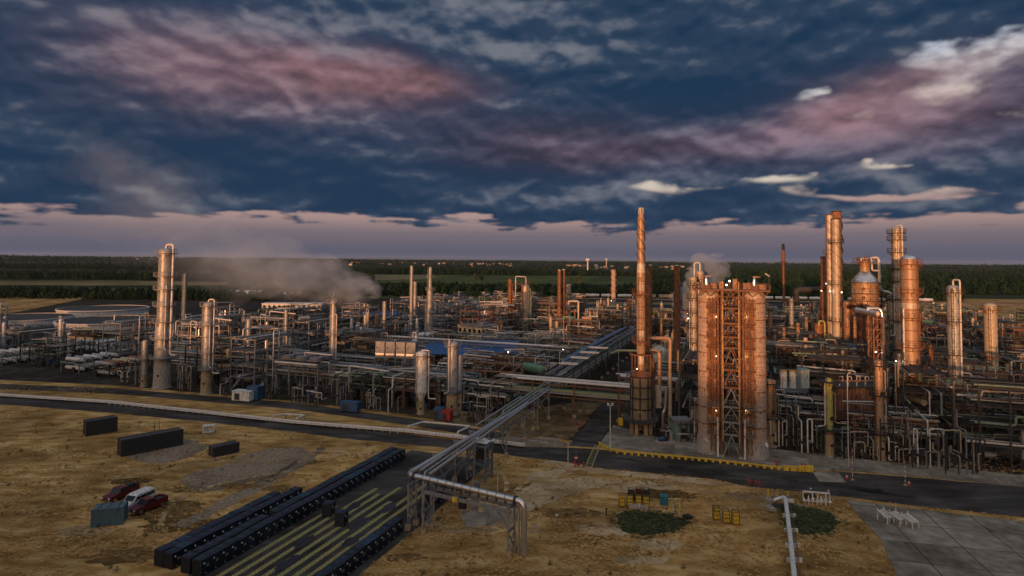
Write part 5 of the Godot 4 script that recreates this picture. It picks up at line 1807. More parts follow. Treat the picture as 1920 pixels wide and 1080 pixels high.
	for k in 2:
		var w := thing("white_tank", ["white lidded tank on the black deck nearer the right tall drum", "white lidded tank on the black deck nearer the teal cabin"][k], "tank", q + Vector3(-1.4 + 2.25 * k, dh, 0.4))
		part(w, "body", MB.new().cyl(Vector3.ZERO, Vector3(0, 4.0, 0), 0.82, 0.82, 18), M.white_paint)
		part(w, "collar", MB.new().cyl(Vector3(0, 2.9, 0), Vector3(0, 3.1, 0), 0.88, 0.88, 18), M.white_paint)
		part(w, "lid", MB.new().cyl(Vector3(0, 4.0, 0), Vector3(0, 4.3, 0), 0.9, 0.6, 18), M.yellow_steel)
		part(w, "stain_rim", MB.new().cyl(Vector3(0, 3.9, 0), Vector3(0, 4.02, 0), 0.9, 0.9, 18), M.yellow_steel)
	t = thing("teal_cabin", "pale teal cabin behind a white ladder on the black deck", "cabin", q + Vector3(3.6, dh, 0.0))
	part(t, "wall", MB.new().box(Vector3(0, 2.2, 0), Vector3(2.0, 4.4, 2.2)), M.pale_teal)
	part(t, "roof", MB.new().box(Vector3(0, 4.5, 0), Vector3(2.3, 0.2, 2.5)), M.teal_paint)
	part(t, "ladder", ladder_mesh(0.0, 4.4, 1.0, 1.57), M.white_pipe)
	t = thing("blue_cabin", "small blue cabin with a white door behind the capped column", "cabin", gd(1601.0, 175.0, hgt(gd(1601, 175.0), 1601, 664)))
	part(t, "wall", MB.new().box(Vector3(0, 1.3, 0), Vector3(2.6, 2.6, 2.4)), M.blue_paint)
	part(t, "door", MB.new().box(Vector3(-0.5, 1.1, 1.22), Vector3(0.8, 1.9, 0.06)), M.white_paint)
	part(t, "stand", MB.new().box(Vector3(0, -t.position.y / 2, 0), Vector3(2.8, t.position.y, 2.6)), M.dark_steel)
	# rust-red furnace house behind the green column
	q = gd(1597.0, 142.0)
	t = thing("furnace_house", "rust-red furnace casing behind the yellow-green column", "furnace", q, 0.04)
	part(t, "casing", MB.new().box(Vector3(0, 8.2, 0), Vector3(10.0, 7.0, 5.0)), M.brown_wall)
	for k in 7:
		part(t, "buckstay", MB.new().box(Vector3(-4.8 + k * 1.6, 8.2, 2.58), Vector3(0.24, 7.0, 0.2)), M.rust_steel)
	part(t, "panel", MB.new().box(Vector3(0.6, 9.2, 2.55), Vector3(2.4, 5.0, 0.12)), M.orange_steel)
	for k in 6:
		part(t, "column", MB.new().box(Vector3(-4.6 + (k % 3) * 4.6, 2.3, -2.0 + 4.0 * (k / 3)), Vector3(0.35, 4.6, 0.35)), M.dark_steel)
	part(t, "roof", MB.new().box(Vector3(0, 11.9, 0), Vector3(10.6, 0.3, 5.6)), M.dark_steel)
	part(t, "roof_header", MB.new().pipe([Vector3(-5.5, 13.2, 1.8), Vector3(5.6, 13.2, 1.8), Vector3(5.6, 11.0, 2.6)], 0.24, 8), M.orange_steel)
	for k in 5:
		part(t, "riser", MB.new().pipe([Vector3(-4.0 + k * 2.0, 11.9, 1.8), Vector3(-4.0 + k * 2.0, 14.2, 1.8), Vector3(-3.2 + k * 2.0, 14.2, 1.8), Vector3(-3.2 + k * 2.0, 13.2, 1.8)], 0.12, 7), M.pale_cladding)
	# dark works building and its flue before the woods
	q = gd(1500.0, 400.0)
	t = thing("dark_works", "long black works building with a bent flue behind the flare stack", "building", q)
	part(t, "wall", MB.new().box(Vector3(0, 5.0, 0), Vector3(38.0, 10.0, 14.0)), M.black_steel)
	part(t, "roof", MB.new().prism(PackedVector2Array([Vector2(-7.6, 10), Vector2(7.6, 10), Vector2(0, 12.5)]), -19.5, 19.5, Transform3D(Basis(Vector3.UP, PI / 2), Vector3.ZERO)), M.black_steel)
	part(t, "flue", MB.new().pipe([Vector3(-3.5, 8, 2.0), Vector3(-3.5, hgt(q, 1490, 543), 2.0), Vector3(24.0, hgt(q, 1560, 543), 2.0)], 1.9, 12, 3.0), M.dark_steel)
	part(t, "hopper", MB.new().cyl(Vector3(-3.5, 0, 9.0), Vector3(-3.5, 9.0, 9.0), 4.2, 3.0, 14), M.black_steel)
	# pipe tangles along the front of the right-hand units
	for a in [[1462, 838, 4, 6.8, 0.17, "white_pipe", "white pipe loops with round valves between the squat and green columns"], [1516, 850, 4, 8.6, 0.16, "white_pipe", "tall white pipe loops beside the yellow-green column"], [1493, 838, 3, 8.0, 0.15, "tan_pipe", "tan pipe loops in the dark opening under the tank deck"],
			[1590, 862, 6, 6.0, 0.13, "galvanised", "grey pipe loops in front of the rust-red furnace"], [1625, 862, 4, 5.4, 0.14, "tan_pipe", "tan pipe loops on the near side of the slim orange column"], [1672, 866, 3, 10.0, 0.20, "white_pipe", "tall white pipe loops beyond the slim orange column"],
			[1700, 868, 5, 7.0, 0.15, "tan_pipe", "tan pipe loops below the broad orange column"], [1540, 846, 4, 10.5, 0.13, "green_pipe", "green pipe loops behind the yellow-green column"], [1612, 846, 5, 9.0, 0.12, "orange_steel", "orange pipe loops in front of the furnace casing"], [1682, 850, 5, 12.0, 0.14, "silver_pipe", "silver pipe loops between the orange columns"],
			[1422, 822, 4, 8.0, 0.13, "tan_pipe", "tan pipe loops behind the right tall drum"], [1475, 826, 5, 11.0, 0.12, "orange_steel", "thin orange pipe loops under the white tanks"], [1740, 880, 5, 8.0, 0.16, "white_pipe", "white pipe loops past the broad orange column"], [1800, 890, 5, 9.0, 0.16, "tan_pipe", "tan pipe loops at the plant's far corner"]]:
		pipe_stand("pipe_loops", a[6], g(a[0], a[1]), a[2], a[3], a[4], M[a[5]], rng.randf_range(-0.2, 0.2))
	# beyond the photograph's edge the row of columns goes on
	q = gd(1790.0, 150.0)
	tower("grey_column", "grey ringed column past the broad orange column", "column", q, 34.0, 1.4, {"shell": M.grey_cladding, "skirt": 4.0, "platforms": [10.0, 18.0, 26.0, 33.0], "steel": M.dark_steel, "pipes": [[1.4, 0.22, 6.0, 36.0, "white_pipe"]]})
	q = gd(1858.0, 175.0)
	tower("cream_column", "cream column with two platforms standing apart beyond the grey ringed column", "column", q, 28.0, 1.6, {"shell": M.cream_cladding, "skirt": 4.0, "platforms": [14.0, 27.0], "steel": M.rust_steel})


# ---------------------------------------------------------------- the plant's own grid: u runs along the road, v away from it
const GRID := -0.365
var UX := Vector3(0.934, 0, 0.357)
var VX := Vector3(0.357, 0, -0.934)
var ORG := Vector3(8.8, 0, -162.0)


func uv(u: float, v: float, h := 0.0) -> Vector3:
	return ORG + UX * u + VX * v + Vector3.UP * h


func build_centre_units():
	var q := gd(956.0, 332.0)
	tower("rusty_tower", "rusty mottled tower with a flaking shell beside the cream vessel", "column", q, hgt(q, 956, 523), 1.1, {"shell": M.rusty_shell, "platforms": [12.0, 20.0, 26.0], "wide": 0.8, "steel": M.rust_steel, "open_top": true, "course": 2.0})
	q = gd(985.0, 335.0)
	tower("cream_vessel", "fat cream vessel with a narrow foot and a railed cap", "vessel", q, hgt(q, 985, 537), 2.15, {"shell": M.pale_cladding, "outline": [[1.5, 4.0], [1.6, 9.0], [2.15, 13.0], [2.15, hgt(q, 985, 537)]], "skirt": 4.0, "skirt_r": 1.5, "skirt_shell": M.concrete, "platforms": [hgt(q, 985, 532)], "wide": 0.8, "steel": M.rust_steel, "pipes": [[0.1, 0.3, 6.0, 24.0, "green_pipe"]], "band": M.cream_cladding})
	q = gd(970.0, 330.0)
	var t := frame_tower("stair_tower", "open rusty steel tower between the flaking tower and the cream vessel", q, 5.4, 5.0, hgt(q, 970, 532), 6, M.rust_steel)
	part(t, "overhead_pipe", MB.new().pipe([Vector3(-1.0, 20, 2.0), Vector3(-1.0, hgt(q, 968, 518), 2.0), Vector3(4.4, hgt(q, 985, 519), 1.0), Vector3(4.6, hgt(q, 985, 532), 0.5)], 0.28, 8), M.white_pipe)
	q = gd(1048.5, 330.0)
	tower("twin_stack", "rusty brown stack of the pair with a pale capped top", "stack", q, hgt(q, 1048, 507), 1.05, {"shell": M.rusty_shell, "platforms": [16.0], "steel": M.rust_steel, "wide": 0.7, "head": M.pale_cladding, "outline": [[1.2, 0.0], [1.05, 14.0], [0.9, hgt(q, 1048, 507)]]})
	q = gd(1056.5, 334.0)
	tower("twin_stack", "darker knobbly stack of the pair with a pale top and pipework halfway", "stack", q, hgt(q, 1056, 506), 0.95, {"shell": M.rusty_shell, "platforms": [14.0, 19.0, 24.0], "steel": M.dark_steel, "wide": 0.9, "head": M.pale_cladding})
	q = gd(1066.0, 345.0)
	tower("pink_column", "round-topped pinkish column behind the brown twin stacks", "column", q, hgt(q, 1066, 535), 1.3, {"shell": M.pale_cladding, "platforms": [12.0, 18.0, 21.0], "wide": 0.9, "steel": M.dark_steel, "skirt": 4.0})
	q = gd(1150.5, 405.0)
	tower("pale_stack", "pale pink stack wound with dark fins on its upper half", "stack", q, hgt(q, 1150, 505), 1.55, {"shell": M.drum_cladding, "open_top": true, "platforms": [hgt(q, 1150, 546)], "steel": M.rust_steel, "strakes": [[hgt(q, 1150, 545) + 0.5, hgt(q, 1150, 506), 1.2, 3]], "strake_paint": M.brown_shell, "ladder": false, "course": 4.0, "fin": 0.4})
	q = gd(892.0, 385.0)
	tower("grey_vessel", "blue-grey upright vessel beside the green field", "vessel", q, hgt(q, 892, 566), 1.7, {"shell": M.blue_grey_steel, "skirt": 3.0, "ladder": true, "platforms": [], "steel": M.galvanised})
	# goalpost ducts
	for a in [[1066.0, 1084.5, 565, 625, 0.5, "pale_cladding", "pale square-bent duct standing beside the twin stacks", 318.0], [1062.0, 1078.0, 584, 622, 0.45, "brown_wall", "brown square-bent duct below the pale one", 315.0]]:
		var p := gd(a[1], a[7])
		t = thing("portal_duct", a[6], "duct", p)
		var hh: float = hgt(p, a[1], a[2])
		part(t, "duct", MB.new().pipe([Vector3(wpx(a[0] - a[1], a[7]), hh - 1.5, 0), Vector3(wpx(a[0] - a[1], a[7]), hh, 0), Vector3(0, hh, 0), Vector3.ZERO], a[4], 10, 0.8), M[a[5]])
		part(t, "flange", MB.new().cyl(Vector3(0, 3, 0), Vector3(0, 3.3, 0), a[4] * 1.3, -1, 10), M.dark_steel)
	# buildings among the units
	box_house("control_house", "two-storey cream control house with a railed flat roof and blue-grey side wall", g(897, 648), Vector3(14.0, 9.5, 13.0), -0.62, M.cream_wall, M.galvanised, 2, 5)
	box_house("yellow_house", "yellow flat-roofed building behind the dark brown stack", gd(1241, 395.0), Vector3(12.0, 9.0, 9.0), -0.1, M.yellow_wall, M.cream_wall, 1, 3)
	box_house("yellow_house", "low yellow annex in front of the yellow flat-roofed building", gd(1239, 378.0), Vector3(15.0, 3.6, 7.0), -0.1, M.yellow_wall, M.galvanised, 1, 4)
	box_house("grey_house", "plain grey-blue plant building behind the twin stacks", gd(1076, 470.0), Vector3(18.0, 13.0, 12.0), -0.3, M.blue_grey_steel, M.galvanised, 2, 4)
	for k in 3:
		box_house("office_cabin", ["blue office cabin with a pale stripe behind the pale stack", "white office cabin stacked beside the blue one", "grey office cabin below the blue one"][k], gd(1176, 372.0) + Vector3(0, 0, -k * 7.0), Vector3(12.0, 3.4, 4.0), -0.15, [M.blue_paint, M.white_paint, M.galvanised][k], M.white_paint, 1, 5)
	q = gd(1111.0, 335.0)
	t = thing("horizontal_tank", "pale horizontal tank with a rounded back lying before the pond", "tank", q, 0.12)
	part(t, "barrel", MB.new().cyl(Vector3(-5.2, 2.6, 0), Vector3(5.2, 2.6, 0), 2.2, 2.2, 18), M.white_paint)
	for x in [-5.2, 5.2]:
		part(t, "end_cap", MB.new().cyl(Vector3(x, 2.6, 0), Vector3(x * 1.09, 2.6, 0), 2.2, 1.2, 18), M.white_paint)
	for x in [-3.4, 3.4]:
		part(t, "saddle", MB.new().box(Vector3(x, 0.6, 0), Vector3(0.6, 1.2, 3.0)), M.concrete)
	q = gd(1185.0, 330.0)
	t = thing("small_tank", "small round white tank close to the main stack", "tank", q)
	part(t, "shell", MB.new().cyl(Vector3.ZERO, Vector3(0, 4.4, 0), 1.25, 1.25, 16), M.white_paint)
	part(t, "roof", MB.new().cyl(Vector3(0, 4.4, 0), Vector3(0, 4.8, 0), 1.3, 0.1, 16), M.white_paint)
	for k in 4:
		q = gd([995, 1010, 984, 972][k], [300.0, 302.0, 290.0, 285.0][k])
		t = thing("gas_sphere", "small cream ball tank on legs in front of the cream vessel", "tank", q, 0.0, "small cream ball tanks")
		var prof := []
		for j in 9:
			var a := -PI / 2 + PI * j / 8.0
			prof.append([cos(a) * 1.35 + 0.01, 2.6 + sin(a) * 1.35])
		part(t, "ball", MB.new().lathe(Vector3.ZERO, prof, 16), M.cream_wall)
		legs_ring(t, 4, 1.1, 2.2, 0.16, M.dark_steel)
	# the blue-roofed shelter: one sheet roof in ribbed panels
	var ua := (gd(800, 226.0) - ORG).dot(UX)
	t = thing("blue_roof_shelter", "open shelter with a bright blue sheet roof on rusty posts", "shelter", gd(884, 234.0), -0.06)
	for k in 16:
		var x := -17.5 + k * 2.2
		var tf := Transform3D(Basis(Vector3.RIGHT, 0.10), Vector3(x + 1.1, 6.6, 0))
		part(t, "roof_sheet", MB.new().box(tf.origin, Vector3(2.12, 0.14, 23.0), tf.basis), M.blue_roof)
	for k in 8:
		for z in [-10.5, 10.5]:
			part(t, "post", MB.new().box(Vector3(-17.0 + k * 5.0, 2.8 - z * 0.03, z), Vector3(0.3, 5.6 - z * 0.06, 0.3)), M.rust_steel)
	for z in [-10.5, 10.5]:
		part(t, "eave_beam", MB.new().box(Vector3(0.5, 6.15 - z * 0.098, z), Vector3(35.0, 0.4, 0.3)), M.red_steel)
	part(t, "crane_beam", MB.new().box(Vector3(0.5, 3.2, 10.8), Vector3(35.5, 0.5, 0.4)), M.red_steel)
	for k in 5:
		part(t, "machine", MB.new().cyl(Vector3(-14.0 + k * 6.5, 0, 5.0), Vector3(-14.0 + k * 6.5, 3.2, 5.0), 1.2, 1.0, 12), [M.yellow_steel, M.blue_grey_steel][k % 2])
	# orange open frame
	t = frame_tower("orange_frame", "open orange-brown steel frame of two bays standing in front of the blue roof", gd(922, 186.0), 16.0, 14.0, 7.8, 3, M.orange_steel, GRID * 0.6)
	part(t, "middle_post", MB.new().box(Vector3(0, 3.9, 7.0), Vector3(0.4, 7.8, 0.4)), M.orange_steel)
	for x in [-4.0, 0.0, 4.0]:
		part(t, "roof_beam", MB.new().box(Vector3(x, 7.75, 0), Vector3(0.3, 0.35, 14.0)), M.orange_steel)
	# green horizontal vessel
	q = gd(1000.0, 198.0)
	t = thing("green_vessel", "round-ended green horizontal vessel on a raised dark frame", "vessel", q, GRID - 0.5)
	var prof := [[0.02, -5.0], [0.9, -4.8], [1.45, -4.2], [1.5, -3.8], [1.5, 3.8], [1.45, 4.2], [0.9, 4.8], [0.02, 5.0]]
	var vs := part(t, "barrel", MB.new().lathe(Vector3.ZERO, prof, 18), M.green_vessel)
	vs.transform = Transform3D(Basis(Vector3.BACK, PI / 2), Vector3(0, 5.2, 0))
	for x in [-2.8, 2.8]:
		part(t, "saddle", MB.new().box(Vector3(x, 3.5, 0), Vector3(0.5, 1.4, 2.4)), M.dark_steel)
		for z in [-1.0, 1.0]:
			part(t, "leg", MB.new().box(Vector3(x, 1.4, z), Vector3(0.3, 2.8, 0.3)), M.dark_steel)
	pump_skid("compressor_skid", "dark red compressor skid beside the green vessel", gd(982, 178.0, 0.0), GRID)


func frame_tower(called: String, label: String, at: Vector3, w: float, d: float, h: float, n: int, m: Material, turn := 0.0) -> Node3D:
	var t := thing(called, label, "steel structure", at, turn)
	for x in [-w / 2, w / 2]:
		for z in [-d / 2, d / 2]:
			part(t, "column", MB.new().box(Vector3(x, h / 2, z), Vector3(0.35, h, 0.35)), m)
	for k in n:
		var y := h * (k + 1) / n
		for s in [-1.0, 1.0]:
			part(t, "beam", MB.new().box(Vector3(0, y - 0.2, s * d / 2), Vector3(w - 0.35, 0.35, 0.28)), m)
			part(t, "beam", MB.new().box(Vector3(s * w / 2, y - 0.2, 0), Vector3(0.28, 0.35, d - 0.35)), m)
		if h > 12.0:
			part(t, "brace", MB.new().bar(Vector3(-w / 2, y - h / n, d / 2), Vector3(w / 2, y - 0.2, d / 2), 0.18), m)
			part(t, "floor", MB.new().box(Vector3(0, y, 0), Vector3(w * 0.8, 0.06, d * 0.8)), M.dark_steel)
	return t


func box_house(called: String, label: String, at: Vector3, s: Vector3, turn: float, m: Material, roof: Material, storeys: int, windows: int) -> Node3D:
	var t := thing(called, label, "building", at, turn)
	part(t, "wall", MB.new().box(Vector3(0, s.y / 2, 0), s), m)
	part(t, "roof", MB.new().box(Vector3(0, s.y + 0.15, 0), Vector3(s.x + 0.6, 0.3, s.z + 0.6)), roof)
	var h := s.y / storeys
	for k in storeys:
		for i in windows:
			var x := -s.x / 2 + s.x * (i + 0.5) / windows
			for f in [0, 1]:
				var w := s.x / windows * 0.5
				var at2 := Vector3(x, h * (k + 0.58), s.z / 2 + 0.03) if f == 0 else Vector3(s.x / 2 + 0.03, h * (k + 0.58), x * s.z / s.x)
				var sz := Vector3(w, h * 0.34, 0.08) if f == 0 else Vector3(0.08, h * 0.34, w)
				var wd := part(t, "window", MB.new().box(at2, sz), M.glass_dark)
				part(wd, "sill", MB.new().box(at2 - Vector3(0, h * 0.19, 0), sz * Vector3(1.1, 0.12, 1.1) + (Vector3(0, 0, 0.1) if f == 0 else Vector3(0.1, 0, 0))), m)
	part(t, "door", MB.new().box(Vector3(-s.x * 0.3, 1.1, s.z / 2 + 0.05), Vector3(1.1, 2.2, 0.1)), M.dark_steel)
	if storeys > 1:
		for z in [-1.0, 1.0]:
			part(t, "roof_railing", straight_railing(Vector3(-s.x / 2, s.y + 0.3, z * s.z / 2), Vector3(s.x / 2, s.y + 0.3, z * s.z / 2)), M.orange_steel)
		part(t, "roof_unit", MB.new().box(Vector3(s.x * 0.15, s.y + 0.9, 0), Vector3(s.x * 0.3, 1.2, s.z * 0.3)), M.galvanised)
	return t


# ---------------------------------------------------------------- the left-hand side
func build_left_units():
	var q := g(303, 727)
	var h := hgt(q, 309, 472)
	tower("tall_grey_column", "tallest pale column with a looped pipe over its cap beside the storage tanks", "column", q, h, 1.95, {"shell": M.grey_cladding, "outline": [[2.3, 9.0], [2.3, 17.0], [1.95, 20.0], [1.95, h]], "skirt": 9.0, "skirt_r": 2.25, "skirt_shell": M.concrete, "platforms": [9.2, 15.0, 20.0, 25.0, 30.0, 34.0, h - 0.4], "wide": 1.3, "steel": M.galvanised, "pipes": [[0.2, 0.35, 10.0, h + 2.2, "white_pipe"], [0.9, 0.2, 12.0, 31.0, "white_pipe"]], "ladder_at": 1.9, "manholes": [[1.57, 12.0]]})
	q = g(386, 738)
	h = hgt(q, 388, 571)
	tower("grey_column", "pale ringed column standing before the far halls and steam", "column", q, h, 1.35, {"shell": M.grey_cladding, "skirt": 7.0, "platforms": [7.2, 12.0, 20.0, h - 0.3], "wide": 1.0, "steel": M.galvanised, "pipes": [[0.1, 0.22, 6.0, h + 1.5, "white_pipe"], [0.8, 0.16, 8.0, 20.0, "white_pipe"]], "band": M.galvanised})
	q = gd(273.0, 190.0)
	tower("small_vessel", "small pale upright vessel at the foot of the tallest pale column", "vessel", q, hgt(q, 273, 640), 0.85, {"shell": M.grey_cladding, "skirt": 4.0, "platforms": [hgt(q, 273, 672)], "steel": M.galvanised, "wide": 0.8})
	q = gd(625.0, 196.0)
	h = hgt(q, 625, 566)
	var t := tower("flanged_column", "slim pale column topped by a wide railed platform in front of the steam", "column", q, h, 1.0, {"shell": M.grey_cladding, "skirt": 5.0, "platforms": [8.0, 16.0, h - 0.2], "wide": 1.6, "steel": M.galvanised, "pipes": [[0.6, 0.18, 6.0, 22.0, "white_pipe"]]})
	for k in 5:
		part(t, "top_valve", MB.new().cyl(Vector3(-0.8 + k * 0.4, h, 0.3), Vector3(-0.8 + k * 0.4, h + rng.randf_range(1.0, 3.0), 0.3), 0.16, -1, 7), M.galvanised)
	q = gd(791.0, 160.0)
	h = hgt(q, 791, 664)
	tower("pale_drum", "pale upright drum with a tapered foot nearest the road junction", "vessel", q, h, 1.55, {"shell": M.white_paint, "outline": [[0.6, 3.4], [1.55, 5.6], [1.55, h]], "skirt": 3.4, "skirt_r": 0.9, "platforms": [h - 0.3], "wide": 0.8, "steel": M.blue_grey_steel, "pipes": [[0.2, 0.16, 4.0, h + 1.0, "white_pipe"]]})
	q = gd(849.0, 160.0)
	h = hgt(q, 850, 645)
	tower("twin_drum", "broad pale drum joined to a slimmer one beside the blue roof", "vessel", q, h, 1.4, {"shell": M.grey_cladding, "skirt": 5.0, "platforms": [h - 0.3, 6.0], "wide": 0.9, "steel": M.blue_grey_steel, "manholes": [[1.57, 7.0]], "pipes": [[2.0, 0.2, 6.0, h + 1.2, "white_pipe"]]})
	q = gd(862.0, 161.0)
	tower("twin_drum", "slimmer pale drum joined to the broad one beside the blue roof", "vessel", q, hgt(q, 862, 668), 0.8, {"shell": M.grey_cladding, "skirt": 5.0, "platforms": [], "steel": M.blue_grey_steel})
	q = gd(823.0, 165.0)
	tower("small_vessel", "small pale upright vessel between the pale drums", "vessel", q, hgt(q, 823, 706), 0.62, {"shell": M.grey_cladding, "skirt": 3.0, "platforms": [], "steel": M.blue_grey_steel})
	for a in [[771.0, 300.0, 498, 0.75, "thin pale stack of the three behind the fin coolers"], [778.0, 330.0, 528, 0.95, "short pale stack of the three behind the fin coolers"], [721.0, 270.0, 565, 0.8, "slim white column in front of the far blue roof"]]:
		q = gd(a[0], a[1])
		tower("thin_stack", a[4], "stack", q, hgt(q, a[0], a[2]), a[3], {"shell": M.grey_cladding, "open_top": true, "platforms": [12.0], "wide": 0.7, "steel": M.galvanised, "course": 3.0, "band": M.galvanised})
	q = gd(806.0, 300.0)
	h = hgt(q, 806, 502)
	tower("stepped_column", "stepped pale column with a narrow top behind the fin coolers", "column", q, h, 1.5, {"shell": M.grey_cladding, "outline": [[1.7, 3.0], [1.7, 14.0], [1.4, 14.5], [1.4, 25.0], [0.9, 26.0], [0.8, h]], "skirt": 3.0, "platforms": [14.0, 19.0, 25.0, 31.0], "wide": 0.9, "steel": M.galvanised, "pipes": [[2.9, 0.3, 4.0, 20.0, "white_pipe"]]})
	for a in [[345.0, 240.0, 514, 0.7, "narrow dark pole stack behind the tallest pale column"], [466.0, 200.0, 600, 0.75, "white topped upright vessel among the left frames"], [536.0, 205.0, 582, 0.6, "slim pale riser among the left frames"], [444.0, 205.0, 640, 0.55, "thin pale riser before the white topped vessel"]]:
		q = gd(a[0], a[1])
		tower("riser_column", a[4], "column", q, hgt(q, a[0], a[2]), a[3], {"shell": M.grey_cladding if a[0] > 350 else M.blue_grey_steel, "skirt": 3.0, "platforms": [9.0], "wide": 0.7, "steel": M.galvanised})
	# storage tanks
	for a in [[208.0, 300.0, 597, 22.0, "near white storage tank with an open top and painted rim"], [196.0, 398.0, 575, 25.0, "farther white storage tank with a sunken dark roof"], [40.0, 330.0, 592, 24.0, "white storage tank standing apart from the other two"]]:
		q = gd(a[0], a[1])
		h = hgt(q, a[0], a[2] + 3)
		t = thing("oil_tank", a[4], "tank", q)
		shell(t, [[a[3], 0.0], [a[3], h]], M.white_paint, 2.4, 56, "shell_course")
		part(t, "rim", annulus(MB.new(), h + 0.35, a[3] - 0.4, a[3] + 0.5, 0.5, 56), M.white_paint)
		part(t, "floating_roof", MB.new().cyl(Vector3(0, h - 0.02, 0), Vector3(0, h + 0.05, 0), a[3] - 0.5, -1, 56), M.dark_steel)
		part(t, "stair", MB.new().lathe(Vector3.ZERO, [[a[3] + 0.2, 0.0], [a[3] + 0.9, 0.1]], 2, 1.5, 1.54), M.galvanised)
	# far halls
	for a in [[466.0, 610.0, 38.0, 7.0, "white round-roofed hall behind the steam beside the other"], [545.0, 600.0, 30.0, 6.0, "smaller white round-roofed hall beside the larger one"]]:
		q = gd(a[0], a[1])
		t = thing("round_roof_hall", a[4], "hall", q)
		var poly := PackedVector2Array([Vector2(-8, 0), Vector2(8, 0)])
		for k in 9:
			var an := PI * k / 8.0
			poly.append(Vector2(cos(an) * 8.0, 2.5 + sin(an) * (a[3] - 2.5)))
		part(t, "shell", MB.new().prism(poly, -a[2] / 2, a[2] / 2, Transform3D(Basis(Vector3.UP, PI / 2), Vector3.ZERO)), M.white_paint)
		for k in 4:
			part(t, "door", MB.new().box(Vector3(-a[2] * 0.36 + k * a[2] * 0.24, 1.6, 8.05), Vector3(3.0, 3.2, 0.12)), M.dark_steel)
	box_house("long_white_hall", "long white flat-roofed hall in front of the round-roofed halls", gd(552, 470.0), Vector3(44.0, 5.0, 12.0), 0.06, M.white_paint, M.white_paint, 1, 12)
	box_house("grey_house", "tall pale grey plant house beyond the stepped column", gd(866, 430.0), Vector3(11.0, 12.0, 10.0), -0.2, M.blue_grey_steel, M.galvanised, 2, 3)
	t = thing("far_blue_roof", "far gabled shed with a blue roof behind the slim white column", "shed", gd(709, 350.0), 0.12)
	part(t, "wall", MB.new().box(Vector3(0, 3.5, 0), Vector3(24.0, 7.0, 12.0)), M.blue_grey_steel)
	for s in [-1.0, 1.0]:
		for k in 8:
			part(t, "roof_sheet", MB.new().box(Vector3(-11.1 + k * 3.17, 8.3, s * 3.3), Vector3(3.1, 0.15, 7.2), Basis(Vector3.RIGHT, s * 0.38)), M.blue_roof)
	# fin cooler bank
	q = gd(745.0, 188.0)
	t = thing("fin_coolers", "bank of four square grey fin coolers on a raised frame", "cooler", q, GRID * 0.5)
	var top := hgt(q, 745, 654)
	for k in 4:
		var x := -4.9 + k * 3.25
		var c := part(t, "cooler_box", MB.new().box(Vector3(x, top, 0), Vector3(2.9, 4.4, 3.0)), M.galvanised)
		part(c, "header", MB.new().box(Vector3(x, top - 1.5, 1.6), Vector3(2.7, 0.6, 0.3)), M.silver_cladding)
		part(c, "plug", MB.new().box(Vector3(x - 0.9, top + 0.4, 1.54), Vector3(0.4, 0.4, 0.1)), M.dark_steel)
	for k in 5:
		for z in [-1.4, 1.4]:
			part(t, "column", MB.new().box(Vector3(-6.5 + k * 3.25, (top - 2.2) / 2, z), Vector3(0.26, top - 2.2, 0.26)), M.blue_grey_steel)
	for y in [top - 2.4, 6.5, 3.8]:
		for z in [-1.4, 1.4]:
			part(t, "beam", MB.new().box(Vector3(0, y, z), Vector3(13.2, 0.3, 0.24)), M.blue_grey_steel)
	# cabins by the service road
	for a in [[456.5, 752.0, Vector3(5.6, 2.5, 2.6), "white_paint", "white box trailer parked on the verge of the service road"], [824.0, 787.0, Vector3(2.2, 2.5, 2.4), "blue_paint", "bright blue cabin by the foot of the pale drums"], [839.0, 789.0, Vector3(2.1, 2.2, 2.2), "red_paint", "dark red cabin beside the bright blue one"], [478.0, 750.0, Vector3(3.4, 3.4, 2.8), "blue_paint", "dark blue engine box coupled behind the white box trailer"], [657.0, 772.0, Vector3(5.0, 2.2, 2.2), "blue_paint", "blue pump box on the verge of the service road"]]:
		t = thing("site_cabin", a[4], "cabin", g(a[0], a[1]), GRID * 0.7)
		var s: Vector3 = a[2]
		part(t, "body", MB.new().box(Vector3(0, s.y / 2 + 0.35, 0), s), M[a[3]])
		part(t, "roof", MB.new().box(Vector3(0, s.y + 0.42, 0), Vector3(s.x + 0.15, 0.12, s.z + 0.15)), M[a[3]])
		part(t, "door", MB.new().box(Vector3(-s.x * 0.2, s.y * 0.45 + 0.3, s.z / 2 + 0.03), Vector3(minf(1.6, s.x * 0.5), s.y * 0.7, 0.06)), M.dark_steel)
		for x in [-s.x * 0.35, s.x * 0.35]:
			part(t, "skid", MB.new().box(Vector3(x, 0.17, 0), Vector3(0.3, 0.34, s.z)), M.black_steel)
	# front pipe loops on this side
	var k := 0
	for a in [[232, 716, "before the near storage tank"], [256, 722, "beside the small pale vessel"], [345, 733, "past the tallest pale column"], [420, 742, "past the pale ringed column"], [505, 750, "beyond the white box trailer"], [560, 756, "midway along the service road"], [590, 760, "just before the wide-topped column"], [640, 764, "behind the blue pump box"], [700, 770, "below the fin coolers' near end"], [735, 775, "below the middle of the fin coolers"], [880, 792, "past the joined pale drums"], [905, 796, "where the service road meets the junction"]]:
		pipe_stand("pipe_loops", "pale grey pipe loops " + a[2], g(a[0], a[1]), 4 + k % 3, 5.0 + (k * 7) % 5, 0.14, [M.white_pipe, M.galvanised, M.silver_pipe][k % 3], GRID, "pipe loops along the left service road")
		k += 1


